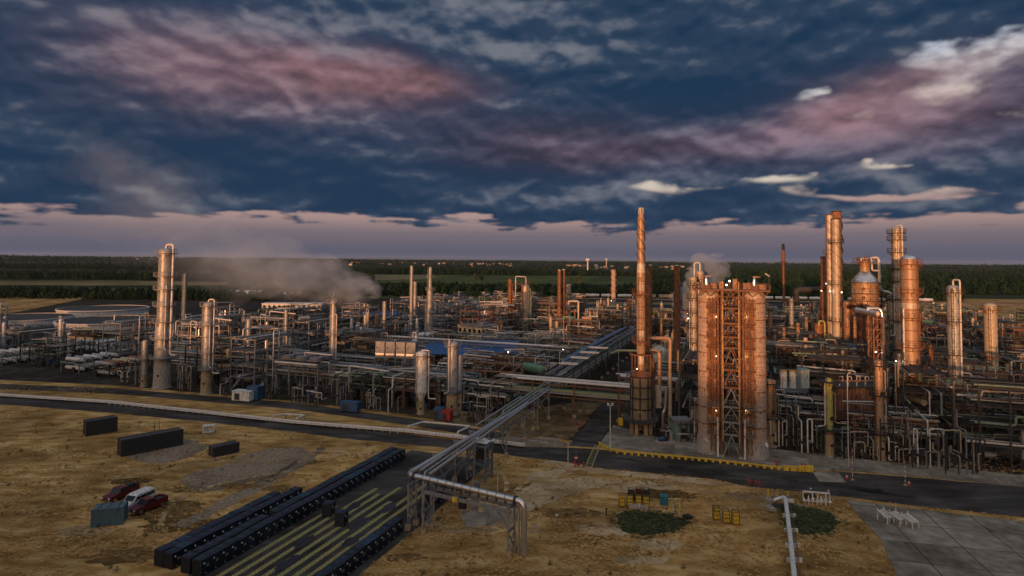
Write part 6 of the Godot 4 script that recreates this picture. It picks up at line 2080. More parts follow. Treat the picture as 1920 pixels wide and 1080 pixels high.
# ---------------------------------------------------------------- pipe bridges and the ground-level lines
func bent(t: Node3D, p: Vector3, across: Vector3, w: float, levels: Array, m: Material, foot := true, braced := false):
	# one portal of a pipe rack: two posts and a beam at each level
	var top: float = levels[-1]
	for s in [-1.0, 1.0]:
		var b: Vector3 = p + across * (w / 2 * s)
		part(t, "post", MB.new().bar(Vector3(b.x, 0, b.z), Vector3(b.x, top, b.z), 0.30), m)
		if foot:
			part(t, "footing", MB.new().box(Vector3(b.x, 0.35, b.z), Vector3(0.85, 0.7, 0.85)), M.tan_concrete)
	for h in levels:
		part(t, "crossbeam", MB.new().bar(p - across * (w / 2 + 0.3) + Vector3.UP * h, p + across * (w / 2 + 0.3) + Vector3.UP * h, 0.26, 0.34), m)
	if braced:
		part(t, "brace", MB.new().bar(p - across * w / 2 + Vector3.UP * 0.6, p + across * w / 2 + Vector3.UP * (levels[0] - 0.3), 0.12), m)
		part(t, "brace", MB.new().bar(p + across * w / 2 + Vector3.UP * 0.6, p - across * w / 2 + Vector3.UP * (levels[0] - 0.3), 0.12), m)


func rack(called: String, label: String, a: Vector3, b: Vector3, w: float, levels: Array, pipes: Array, m: Material, step := 7.0, braced := false, tie := true) -> Node3D:
	# pipes: [level index, offset across, radius, material, from 0..1, to 0..1]
	var t := thing(called, label, "pipe rack", Vector3(a.x, 0, a.z))
	var l := (b - a).length()
	var d := (b - a) / l
	var across := d.cross(Vector3.UP).normalized()
	var n := maxi(1, roundi(l / step))
	for k in n + 1:
		bent(t, d * (l * k / n), across, w, levels, m, true, braced)
	if tie:
		for h in levels:
			for s in [-1.0, 1.0]:
				part(t, "stringer", MB.new().bar(across * (w / 2 * s) + Vector3.UP * (h - 0.35), d * l + across * (w / 2 * s) + Vector3.UP * (h - 0.35), 0.2, 0.3), m)
	for q in pipes:
		var h: float = levels[q[0]] + 0.18 + q[2]
		var s: Vector3 = d * (l * q[4]) + across * q[1] + Vector3.UP * h
		var e: Vector3 = d * (l * q[5]) + across * q[1] + Vector3.UP * h
		part(t, "pipe", MB.new().pipe([s, e], q[2], 8), q[3])
	return t


func build_pipe_bridges():
	var tan: Material = M.tan_pipe
	var r := RandomNumberGenerator.new()
	r.seed = 41
	# the bridge over the side road, running along the front
	var ps := []
	for k in 7:
		ps.append([1, -2.4 + k * 0.8, [0.16, 0.2, 0.3, 0.18, 0.24, 0.16, 0.3][k], [M.white_pipe, M.silver_pipe, M.white_pipe, tan, M.silver_pipe, M.galvanised, M.white_pipe][k], [0.0, 0.3, 0.05, 0.0, 0.1, 0.0, 0.15][k], 1.0])
		ps.append([0, -2.4 + k * 0.8, [0.2, 0.28, 0.18, 0.3, 0.2, 0.24, 0.16][k], [tan, M.green_pipe, M.white_pipe, M.lime_paint, tan, M.galvanised, tan][k], 0.0, 1.0])
	rack("pipe_bridge", "two-level brown pipe bridge crossing over the side road", uv(-14, 1.5), uv(31, 1.5), 6.0, [5.2, 8.2], ps, M.rust_steel, 11.0)
	# the rack that runs away into the plant
	ps = []
	for k in 8:
		ps.append([1, -3.0 + k * 0.86, [0.5, 0.5, 0.2, 0.16, 0.26, 0.2, 0.14, 0.2][k], [M.blue_pipe, M.blue_pipe, M.silver_pipe, M.galvanised, M.galvanised, M.silver_pipe, M.white_pipe, M.blue_grey_steel][k], [0.12, 0.10, 0.0, 0.0, 0.3, 0.02, 0.0, 0.2][k], [0.62, 0.66, 0.22, 0.5, 0.9, 0.26, 0.24, 1.0][k]])
		ps.append([0, -3.0 + k * 0.86, [0.3, 0.2, 0.26, 0.14, 0.2, 0.3, 0.16, 0.2][k], [M.silver_pipe, M.white_pipe, M.blue_grey_steel, M.green_pipe, M.galvanised, tan, M.silver_pipe, M.galvanised][k], 0.0, 1.0])
	rack("pipe_rack", "long blue-grey pipe rack leading away beside the side road", uv(0, 6), uv(0, 190), 7.4, [5.4, 8.6], ps, M.dark_steel, 9.0)
	# expansion loops laid flat on the long rack
	for k in 4:
		var v := 20.0 + k * 12.0
		var t := thing("expansion_loop", "flat white hairpin loop lying on the long pipe rack", "pipe", uv(0, v, 9.6), 0.0, "hairpin loops on the long rack")
		var w := 3.4 + 0.4 * k
		part(t, "pipe", MB.new().pipe([UX * -2.0, UX * w, UX * w + VX * 2.0, UX * -1.8 + VX * 2.0], 0.22, 8, 0.5), M.white_pipe)
		for s in [-1.0, 1.0]:
			part(t, "support", MB.new().bar(UX * (s * 2.0) + VX, UX * (s * 2.0) + VX + Vector3.DOWN * 0.7, 0.14), M.dark_steel)
	# large grey header that steps up and over and drops into the long rack
	var pts := [ad(928, 651, 262.0), ad(1008, 651, 252.0), ad(1014, 634, 251.0), ad(1108, 636, 243.0), ad(1127, 647, 232.0), ad(1096, 664, 210.0), ad(1066, 682, 190.0)]
	for k in 2:
		var t := thing("grey_header", ["thick blue-grey header pipe stepping up over the rack", "second blue-grey header bending beside the thick one"][k], "pipe", Vector3(pts[1].x, 0, pts[1].z))
		var mine := []
		for p in (pts if k == 0 else [pts[2] + Vector3(60, 0.1, -1) * 0.3, pts[3] + Vector3(1.5, 0, -1.6), pts[4] + Vector3(1.9, 0, -0.6), pts[5] + Vector3(1.8, 0, -0.4), pts[6] + Vector3(1.8, 0, -0.4)]):
			mine.append(p - t.position)
		part(t, "pipe", MB.new().pipe(mine, 0.72 if k == 0 else 0.6, 12, 2.4), M.blue_grey_steel)
		for s in [1, 2, 3]:
			var p: Vector3 = mine[s]
			if s < mine.size():
				part(t, "post", MB.new().bar(Vector3(p.x, 0, p.z - 0.4), Vector3(p.x, p.y - 0.5, p.z - 0.4), 0.35), M.tan_pipe)
	# green header
	var gt := thing("green_header", "pale green header pipe with a drooping end behind the long rack", "pipe", gd(1016, 246.0))
	var gp := []
	for p in [ad(1016, 662, 246.0), ad(1017, 650, 246.0), ad(1040, 648, 245.0), ad(1095, 653, 240.0)]:
		gp.append(p - gt.position)
	part(gt, "pipe", MB.new().pipe(gp, 0.42, 10, 1.0), M.green_pipe)
	for k in 4:
		var p: Vector3 = (gp[2] as Vector3).lerp(gp[3], k / 3.0)
		part(gt, "post", MB.new().bar(Vector3(p.x, 0, p.z), Vector3(p.x, p.y - 0.4, p.z), 0.25), M.dark_steel)
	gt = thing("green_header", "pale green header pipe ending at the main stack", "pipe", gd(1160, 205.0))
	gp = []
	for p in [ad(1145, 663, 210.0), ad(1160, 657, 208.0), ad(1195, 658, 204.0), ad(1240, 661, 200.0)]:
		gp.append(p - gt.position)
	part(gt, "pipe", MB.new().pipe(gp, 0.4, 10, 1.0), M.green_pipe)
	for k in 3:
		var p: Vector3 = (gp[1] as Vector3).lerp(gp[3], k / 2.0)
		part(gt, "post", MB.new().bar(Vector3(p.x, 0, p.z), Vector3(p.x, p.y - 0.4, p.z), 0.3), M.galvanised)

	# the elevated line that comes forward over the road
	var a := uv(1.0, -2.0)
	var e := g(781, 893, 7.0)
	e.y = 0.0
	var l := (e - a).length()
	var d := (e - a) / l
	var ac := d.cross(Vector3.UP).normalized()
	var t := thing("elevated_pipeline", "silver pipes on tall grey trestles coming forward over the road", "pipeline", a)
	for k in 5:
		var o := ac * (-2.1 + k * 1.02)
		var far: float = [1.0, 1.0, 0.985, 0.42, 0.60][k]
		var near: float = [0.05, 0.0, 0.08, 0.0, 0.2][k]
		if k == 1:
			part(t, "pipe", MB.new().pipe([o + d * (l * near) + Vector3.UP * 7.5, o + d * (l * far - 0.5) + Vector3.UP * 7.5, o + d * (l * far) + Vector3.UP * 5.0, o + d * l * far + Vector3.UP * 1.0], 0.16, 9, 0.6), M.silver_pipe)
		elif k == 3:
			part(t, "pipe", MB.new().pipe([o + d * (l * near) + Vector3.UP * 7.5, o + d * (l * far) + Vector3.UP * 7.5, o + d * l * far + Vector3.UP * 0.8], 0.24, 9, 0.6), M.green_pipe)
		else:
			part(t, "pipe", MB.new().pipe([o + d * (l * near) + Vector3.UP * 7.5, o + d * (l * far) + Vector3.UP * 7.5], [0.26, 0.16, 0.2, 0.18, 0.18][k], 9), M.silver_cladding)
	for s in [-1.0, 1.0]:
		part(t, "stringer", MB.new().bar(ac * (1.9 * s) + d * 6.0 + Vector3.UP * 5.7, ac * (1.9 * s) + d * (l - 1.0) + Vector3.UP * 5.7, 0.14, 0.22), M.blue_grey_steel)
	for f in [0.05, 0.19, 0.33, 0.50, 0.64, 0.74, 0.86, 0.97]:
		bent(t, d * (l * f), ac, 3.8, [7.1], M.galvanised, true, true)
	for k in 10:     # truss panels under the near span
		var f0 := 0.60 + k * 0.038
		part(t, "truss_web", MB.new().bar(ac * 1.9 + d * (l * f0) + Vector3.UP * (6.5 if k % 2 == 0 else 4.6), ac * 1.9 + d * (l * (f0 + 0.038)) + Vector3.UP * (4.6 if k % 2 == 0 else 6.5), 0.12), M.blue_grey_steel)
	part(t, "truss_chord", MB.new().bar(ac * 1.9 + d * (l * 0.60) + Vector3.UP * 4.6, ac * 1.9 + d * (l * 0.98) + Vector3.UP * 4.6, 0.18), M.blue_grey_steel)
	# the thick silver pipe that turns off in front
	var s0 := g(768, 890, 7.6)
	var s1 := g(983, 941, 7.2)
	var up := a + ac * -2.0 + d * (l * 0.3) + Vector3.UP * 7.6
	t = thing("silver_main", "thick shiny silver pipe turning sideways across the brown grass on trestles", "pipe", Vector3(s0.x, 0, s0.z))
	part(t, "pipe", MB.new().pipe([up - t.position, s0 + Vector3(0, 0, -1.0) - t.position, s0 - t.position, s1 - t.position, Vector3(s1.x, 0.2, s1.z + 0.2) - t.position], 0.40, 14, 1.1), M.silver_cladding)
	var dd := (s1 - s0)
	dd.y = 0.0
	var ll := dd.length()
	dd /= ll
	var acx := dd.cross(Vector3.UP).normalized()
	for k in 2:
		part(t, "drop_pipe", MB.new().cyl(Vector3(s1.x, 0, s1.z) - t.position - dd * (0.8 + 0.5 * k) , Vector3(s1.x, 7.0, s1.z) - t.position - dd * (0.8 + 0.5 * k), 0.13, -1, 9), M.silver_pipe)
	for f in [0.03, 0.17, 0.90]:
		bent(t, dd * (ll * f), acx, 1.9, [3.2, 6.4], M.galvanised, true, true)
	part(t, "girder", MB.new().bar(dd * (ll * 0.17) + acx * 0.95 + Vector3.UP * 6.0, dd * (ll * 0.92) + acx * 0.95 + Vector3.UP * 5.9, 0.22, 0.5), M.galvanised)
	part(t, "girder", MB.new().bar(dd * (ll * 0.17) - acx * 0.95 + Vector3.UP * 6.0, dd * (ll * 0.92) - acx * 0.95 + Vector3.UP * 5.9, 0.22, 0.5), M.galvanised)
	for k in 13:      # cladding bands on the straight run
		var p := (s0 - t.position).lerp(s1 - t.position, 0.06 + k * 0.072)
		part(t, "cladding_band", MB.new().cyl(p - dd * 0.06, p + dd * 0.06, 0.43, -1, 14), M.galvanised)
	for f in [0.045, 0.93]:
		var p := (s0 - t.position).lerp(s1 - t.position, f)
		part(t, "flange", MB.new().cyl(p - dd * 0.12, p + dd * 0.12, 0.58, -1, 14), M.dark_steel)
	for k in 12:
		part(t, "pipe_shoe", MB.new().box(dd * (ll * (0.1 + k * 0.075)) + Vector3.UP * 6.75, Vector3(0.3, 0.5, 0.5)), M.dark_steel)
	part(t, "number_plate", MB.new().box(dd * (ll * 0.46) + acx * 1.25 + Vector3.UP * 6.0, Vector3(0.75, 0.75, 0.06), Basis(Vector3.UP, -0.45)), M.yellow_paint)
	for f in [0.17, 0.88]:
		part(t, "knee_brace", MB.new().bar(dd * (ll * f) + Vector3.UP * 3.2, dd * (ll * (f + (0.12 if f < 0.5 else -0.12))) + Vector3.UP * 5.8, 0.14), M.galvanised)

	# square trestle tower with a small platform beside the elevated line
	t = frame_tower("trestle_tower", "dark braced trestle tower under the elevated silver pipes", g(899, 897), 3.6, 3.0, 6.4, 2, M.blue_grey_steel, GRID)
	for s in [-1.5, 1.5]:
		part(t, "brace", MB.new().bar(Vector3(-1.8, 0.2, s), Vector3(1.8, 3.2, s), 0.14), M.blue_grey_steel)
		part(t, "brace", MB.new().bar(Vector3(1.8, 0.2, s), Vector3(-1.8, 3.2, s), 0.14), M.blue_grey_steel)
	part(t, "cabinet", MB.new().box(Vector3(0.4, 4.8, 0), Vector3(1.8, 2.2, 1.4)), M.black_steel)
	part(t, "top_plate", MB.new().box(Vector3(0.2, 6.7, 0), Vector3(3.2, 0.16, 2.0)), M.white_paint)

	# the white line lying along the road, with its square loops
	t = thing("ground_pipeline", "long white pipe lying on low sleepers along the road", "pipeline", g(210, 753))
	var line := [g(-420, 712, 0.7), g(210, 753, 0.7), g(550, 790, 0.7), g(765, 807, 0.7), g(860, 818, 0.7), g(925, 826, 0.7), g(985, 834, 0.7)]
	var mine := []
	for p in line:
		mine.append(p - t.position)
	part(t, "pipe", MB.new().pipe(mine, 0.34, 10, 0.3), M.white_pipe)
	for q in [[0.0, 0.46, 0.22], [0.0, -0.55, 0.13]]:
		var off := []
		for p in mine:
			off.append(p + VX * q[1] + Vector3.DOWN * (0.34 - q[2]))
		part(t, "side_pipe", MB.new().pipe(off, q[2], 8, 0.3), M.white_pipe)
	for k in 44:
		var f := float(k) / 44.0
		var p: Vector3 = (mine[1] as Vector3).lerp(mine[3], f)
		part(t, "sleeper", MB.new().box(Vector3(p.x, 0.18, p.z), Vector3(0.3, 0.36, 1.9), Basis(Vector3.UP, GRID)), M.concrete)
	for a2 in [[[512, 786], [536, 776], [572, 779], [556, 790], "white square expansion loop raised behind the long white pipe, nearer the tank end"], [[765, 806], [793, 791], [882, 799], [858, 817], "white square expansion loop raised behind the long white pipe, nearer the junction"]]:
		var lp := thing("square_loop", a2[4], "pipe", g(a2[0][0], a2[0][1]))
		var pp := [g(a2[0][0], a2[0][1], 0.7), g(a2[0][0], a2[0][1], 0.7) + Vector3.UP * 0.8]
		for k in [1, 2]:
			pp.append(g(a2[k][0], a2[k][1], 1.5))
		pp.append(g(a2[3][0], a2[3][1], 0.7) + Vector3.UP * 0.8)
		pp.append(g(a2[3][0], a2[3][1], 0.7))
		var loc := []
		for p in pp:
			loc.append(p - lp.position)
		part(lp, "pipe", MB.new().pipe(loc, 0.22, 9, 0.5), M.white_pipe)
		for k in [2, 3]:
			part(lp, "post", MB.new().bar(Vector3(loc[k].x, 0, loc[k].z), Vector3(loc[k].x, 1.3, loc[k].z), 0.16), M.galvanised)
	# short racks of the left units, along the front
	for a2 in [[-150.0, -60.0, 14.0, "grey pipe rack running through the left frames behind the fin coolers"], [-130.0, -20.0, -1.0, "grey pipe rack along the front of the left frames"], [-150.0, -10.0, 62.0, "grey pipe rack farther back among the left frames"]]:
		ps = []
		for k in 6:
			ps.append([k % 2, -2.2 + k * 0.85, r.randf_range(0.14, 0.32), [M.white_pipe, M.galvanised, M.silver_pipe, M.blue_grey_steel][r.randi() % 4], 0.0, 1.0])
			ps.append([(k + 1) % 2, -2.0 + k * 0.85, r.randf_range(0.12, 0.26), [M.white_pipe, M.galvanised, M.silver_pipe, M.tan_pipe][r.randi() % 4], r.randf() * 0.4, r.randf_range(0.6, 1.0)])
		rack("pipe_rack", a2[3], uv(a2[0], a2[2]), uv(a2[1], a2[2]), 5.2, [5.0, 8.0], ps, M.galvanised, 10.0)
	for a2 in [[24.0, 150.0, 36.0, "brown pipe rack behind the tall drums"], [34.0, 150.0, 88.0, "green and tan pipe rack behind the three tall stacks"], [18.0, 140.0, 140.0, "far pipe rack before the dark works building"]]:
		ps = []
		for k in 6:
			ps.append([k % 2, -2.2 + k * 0.85, r.randf_range(0.14, 0.34), [M.tan_pipe, M.green_pipe, M.galvanised, M.dark_steel][r.randi() % 4], 0.0, 1.0])
			ps.append([(k + 1) % 2, -2.0 + k * 0.85, r.randf_range(0.12, 0.26), [M.white_pipe, M.galvanised, M.tan_pipe, M.green_pipe][r.randi() % 4], r.randf() * 0.4, r.randf_range(0.6, 1.0)])
		rack("pipe_rack", a2[3], uv(a2[0], a2[2]), uv(a2[1], a2[2]), 5.2, [6.0, 9.0], ps, M.dark_steel, 10.0)


# ---------------------------------------------------------------- the crowd of frames, vessels and pipes that fills the plant
func module(kind: int, tone: int, fine: bool, r: RandomNumberGenerator) -> Node3D:
	var steels := [M.dark_steel, M.galvanised, M.rust_steel]
	var st: Material = steels[tone]
	var pipes: Array = [[M.tan_pipe, M.dark_steel, M.white_pipe, M.black_steel, M.galvanised, M.green_pipe], [M.white_pipe, M.galvanised, M.silver_pipe, M.blue_grey_steel, M.white_pipe, M.tan_pipe], [M.tan_pipe, M.galvanised, M.green_pipe, M.rust_steel, M.white_pipe, M.dark_steel]][tone]
	var shells: Array = [[M.cream_cladding, M.rusty_shell, M.grey_cladding], [M.grey_cladding, M.silver_cladding, M.white_paint], [M.orange_shell, M.cream_cladding, M.green_vessel]][tone]
	var colour: String = ["dark", "pale grey", "rust-brown"][tone]
	var names := [["process_frame", "%s open frame of pipes and drums" % colour, "steel structure", "%s frames in the plant" % colour],
		["exchanger_bank", "%s bank of horizontal exchangers" % colour, "exchangers", "%s exchanger banks in the plant" % colour],
		["vessel_group", "small upright vessels with %s pipework" % colour, "vessels", "%s vessel groups in the plant" % colour],
		["pipe_maze", "%s bay of crossing pipes" % colour, "pipe rack", "%s rack bays in the plant" % colour],
		["air_cooler", "%s air cooler deck with round fans" % colour, "cooler", "%s air coolers in the plant" % colour]]
	var nm: Array = names[kind]
	var t := Node3D.new()
	t.name = nm[0]
	tag(t, nm[1], nm[2], nm[3])
	t.set_meta("plain_name", nm[0])
	var nx := 3 if kind != 2 else 2
	var w := 15.0 if kind != 2 else 9.0
	var dz := 9.0
	var levels: Array = [[4.2, 8.0, 11.8], [3.2], [4.0, 7.5], [4.6, 7.2], [9.5]][kind]
	if kind == 0 and r.randf() < 0.5:
		levels.append(15.5)
	var top: float = levels[-1]
	for i in nx + 1:
		for z in [-dz / 2, dz / 2]:
			part(t, "column", MB.new().box(Vector3(-w / 2 + w * i / nx, top / 2, z), Vector3(0.28, top, 0.28)), st)
	for h in levels:
		var b := MB.new()
		for z in [-dz / 2, dz / 2]:
			b.box(Vector3(0, h, z), Vector3(w, 0.3, 0.24))
			if fine:
				part(t, "beam", b, st)
				b = MB.new()
		for i in nx + 1:
			b.box(Vector3(-w / 2 + w * i / nx, h - 0.03, 0), Vector3(0.24, 0.3, dz - 0.3))
			if fine:
				part(t, "beam", b, st)
				b = MB.new()
		if not fine:
			part(t, "floor_frame", b, st)
		if kind in [0, 4]:
			var fl := part(t, "floor", MB.new().box(Vector3(r.randf_range(-1, 1), h + 0.2, 0), Vector3(w * 0.8, 0.07, dz * 0.85)), M.dark_steel)
			if h == top:
				for z in [-dz / 2, dz / 2]:
					part(fl, "railing", straight_railing(Vector3(-w / 2, h + 0.24, z), Vector3(w / 2, h + 0.24, z), 2.2), st)
		var n := 5 if kind in [0, 3] else 2
		for k in n:
			var z := -dz / 2 + dz * (k + r.randf_range(0.2, 0.8)) / n
			var rad := r.randf_range(0.10, 0.26)
			var y: float = h + 0.16 + rad
			var x0 := -w / 2 - r.randf_range(0.0, 2.2)
			var x1 := w / 2 + r.randf_range(0.0, 2.2)
			var pts := [Vector3(x0, y, z), Vector3(x1, y, z)]
			if r.randf() < 0.5:
				var xm := r.randf_range(-w / 3, w / 3)
				pts = [Vector3(x0, y, z), Vector3(xm, y, z), Vector3(xm, y + r.randf_range(0.9, 2.2), z), Vector3(x1, y + 1.5, z)]
			elif r.randf() < 0.5:
				pts.append(Vector3(x1, maxf(0.1, y - r.randf_range(2.0, 6.0)), z))
			part(t, "pipe", MB.new().pipe(pts, rad, 7), pipes[r.randi() % pipes.size()])
		if kind == 3:
			for k in 4:
				var x := -w / 2 + w * (k + 0.5) / 4.0
				var rad := r.randf_range(0.1, 0.2)
				part(t, "pipe", MB.new().pipe([Vector3(x, 0, dz / 2 + 0.6), Vector3(x, h + 0.9, dz / 2 + 0.6), Vector3(x, h + 0.9, -dz / 2 - 0.5), Vector3(x, h - 2.0, -dz / 2 - 0.5)], rad, 7), pipes[r.randi() % pipes.size()])
	for k in 5:  # dark blocks added low in the frame to fill its gaps like deep shade
		var s := Vector3(r.randf_range(1.0, 2.4), r.randf_range(0.9, 2.2), r.randf_range(0.9, 1.8))
		part(t, "machine", MB.new().box(Vector3(-w * 0.42 + w * 0.21 * k, s.y / 2, r.randf_range(-dz * 0.35, dz * 0.35)), s), [M.black_steel, M.dark_steel, M.black_steel, M.blue_paint, M.dark_steel][k])
	if kind == 0:
		for k in 5:
			var h: float = levels[r.randi() % levels.size()] if k > 1 else 0.0
			var x := r.randf_range(-w * 0.4, w * 0.4)
			if r.randf() < 0.5:
				part(t, "drum", MB.new().cyl(Vector3(x - 2.0, h + 1.2, r.randf_range(-3, 3)), Vector3(x + 2.0, h + 1.2, 0), 0.7, 0.7, 12), shells[r.randi() % 3])
			else:
				var z := r.randf_range(-3, 3)
				var hh := r.randf_range(2.2, 3.4) if h > 0.0 else r.randf_range(4.0, 9.0)
				part(t, "vessel", MB.new().cyl(Vector3(x, h, z), Vector3(x, h + hh, z), 0.6, 0.6, 12), shells[r.randi() % 3])
		for k in 3:
			part(t, "brace", MB.new().bar(Vector3(-w / 2 + k * 5.0, 0.2, dz / 2), Vector3(-w / 2 + k * 5.0 + 5.0, levels[0], dz / 2), 0.16), st)
		var x := r.randf_range(-5, 5)
		part(t, "riser", MB.new().pipe([Vector3(x, 0, dz / 2 + 0.7), Vector3(x, top + 2.0, dz / 2 + 0.7), Vector3(x + 2.5, top + 2.0, dz / 2 + 0.7), Vector3(x + 2.5, top - 3.0, dz / 2 + 0.7)], 0.17, 7), pipes[0])
		part(t, "stair", MB.new().bar(Vector3(-w / 2 + 1.0, 0.1, -dz / 2 - 0.7), Vector3(-w / 2 + 6.5, levels[0], -dz / 2 - 0.7), 0.9, 0.14), st)
	elif kind == 1:
		for k in 5:
			var x := -w / 2 + w * (k + 0.5) / 5.0
			var m: Material = shells[r.randi() % 3]
			for y in [1.5, 4.4]:
				part(t, "exchanger", MB.new().cyl(Vector3(x, y, -4.0), Vector3(x, y, 4.4), 0.62, 0.62, 12), m)
				part(t, "flange", MB.new().cyl(Vector3(x, y, 3.4), Vector3(x, y, 3.6), 0.8, 0.8, 12), st)
	elif kind == 2:
		for k in 4:
			var x := -w / 2 + w * (k + 0.5) / 4.0
			var z := r.randf_range(-2, 2)
			var hh := r.randf_range(6.0, 15.5)
			var rad := r.randf_range(0.5, 0.95)
			var m: Material = shells[r.randi() % 3]
			var v := part(t, "vessel", MB.new().cyl(Vector3(x, 0, z), Vector3(x, hh, z), rad, rad, 14), m)
			part(v, "head", MB.new().cyl(Vector3(x, hh, z), Vector3(x, hh + rad * 0.6, z), rad, rad * 0.35, 14), m)
			part(v, "ring", MB.new().cyl(Vector3(x, hh * 0.7, z), Vector3(x, hh * 0.7 + 0.15, z), rad + 0.7, rad + 0.7, 12), st)
			part(t, "pipe", MB.new().pipe([Vector3(x, hh, z), Vector3(x, hh + 1.4, z), Vector3(x + 1.1, hh + 1.4, z), Vector3(x + 1.1, 0.5, z)], 0.13, 7), pipes[r.randi() % pipes.size()])
	elif kind == 4:
		for k in 3:
			var x := -w / 2 + w * (k + 0.5) / 3.0
			for z in [-2.2, 2.2]:
				part(t, "fan_ring", MB.new().cyl(Vector3(x, top + 0.4, z), Vector3(x, top + 1.5, z), 1.75, 1.9, 14, true), st)
		part(t, "bundle", MB.new().box(Vector3(0, top - 0.7, 0), Vector3(w * 0.96, 0.9, dz * 0.9)), shells[0])
		part(t, "header", MB.new().cyl(Vector3(-w / 2, top - 0.2, dz / 2 + 0.4), Vector3(w / 2, top - 0.2, dz / 2 + 0.4), 0.3, -1, 9), pipes[0])
	return t


const LANDMARKS := {"fired_heater": "the main orange stack", "domed_vessel": "the silver-domed vessel", "tall_stack": "the three tall stacks", "flare_stack": "the flare stack", "cream_vessel": "the fat cream vessel", "twin_stack": "the brown twin stacks", "pale_stack": "the pale pink stack", "control_house": "the cream control house", "yellow_house": "the yellow building",
	"blue_roof_shelter": "the blue roof", "orange_frame": "the orange open frame", "green_vessel": "the green vessel", "tall_grey_column": "the tallest pale column", "grey_column": "the pale ringed column", "flanged_column": "the wide-topped column", "pale_drum": "the tapered pale drum", "fin_coolers": "the fin coolers", "stepped_column": "the stepped column", "oil_tank": "the near storage tank", "long_white_hall": "the long white hall",
	"far_blue_roof": "the far blue shed", "dark_works": "the black works", "furnace_house": "the furnace", "tank_deck": "the twin white tanks", "green_column": "the yellow-green column", "slim_orange_column": "the slim orange column", "orange_column": "the broad orange column", "cream_column": "the tall cream column", "wound_stack_001": "the dark fin-wound stack", "storage_tank": "the pale green tank", "ringed_column": "the ringed columns",
	"pale_drum_001": "", "rusty_reactor": "the yellow gooseneck", "horizontal_tank": "the pale horizontal tank", "gas_sphere": "the cream ball tanks", "riser_column_001": "the white-topped vessel", "grey_column_001": "the grey ringed column", "cream_column_001": "the outlying cream column", "small_tank": "the small white tank", "portal_duct": "the square-bent duct", "coke_drum": "the tall drums"}


func place_words(c: Node3D):
	# names the landmark a frame stands by
	var best := 1e9
	var word := ""
	for k in LANDMARKS:
		var o := get_node_or_null(k) as Node3D
		if o == null or LANDMARKS[k] == "":
			continue
		var d := c.position - o.position
		if d.length() < best:
			best = d.length()
			word = ("behind " if d.z < -absf(d.x) * 0.8 else ("in front of " if d.z > absf(d.x) * 0.8 else "beside ")) + LANDMARKS[k]
	c.set_meta("label", String(c.get_meta("label")) + " " + word)


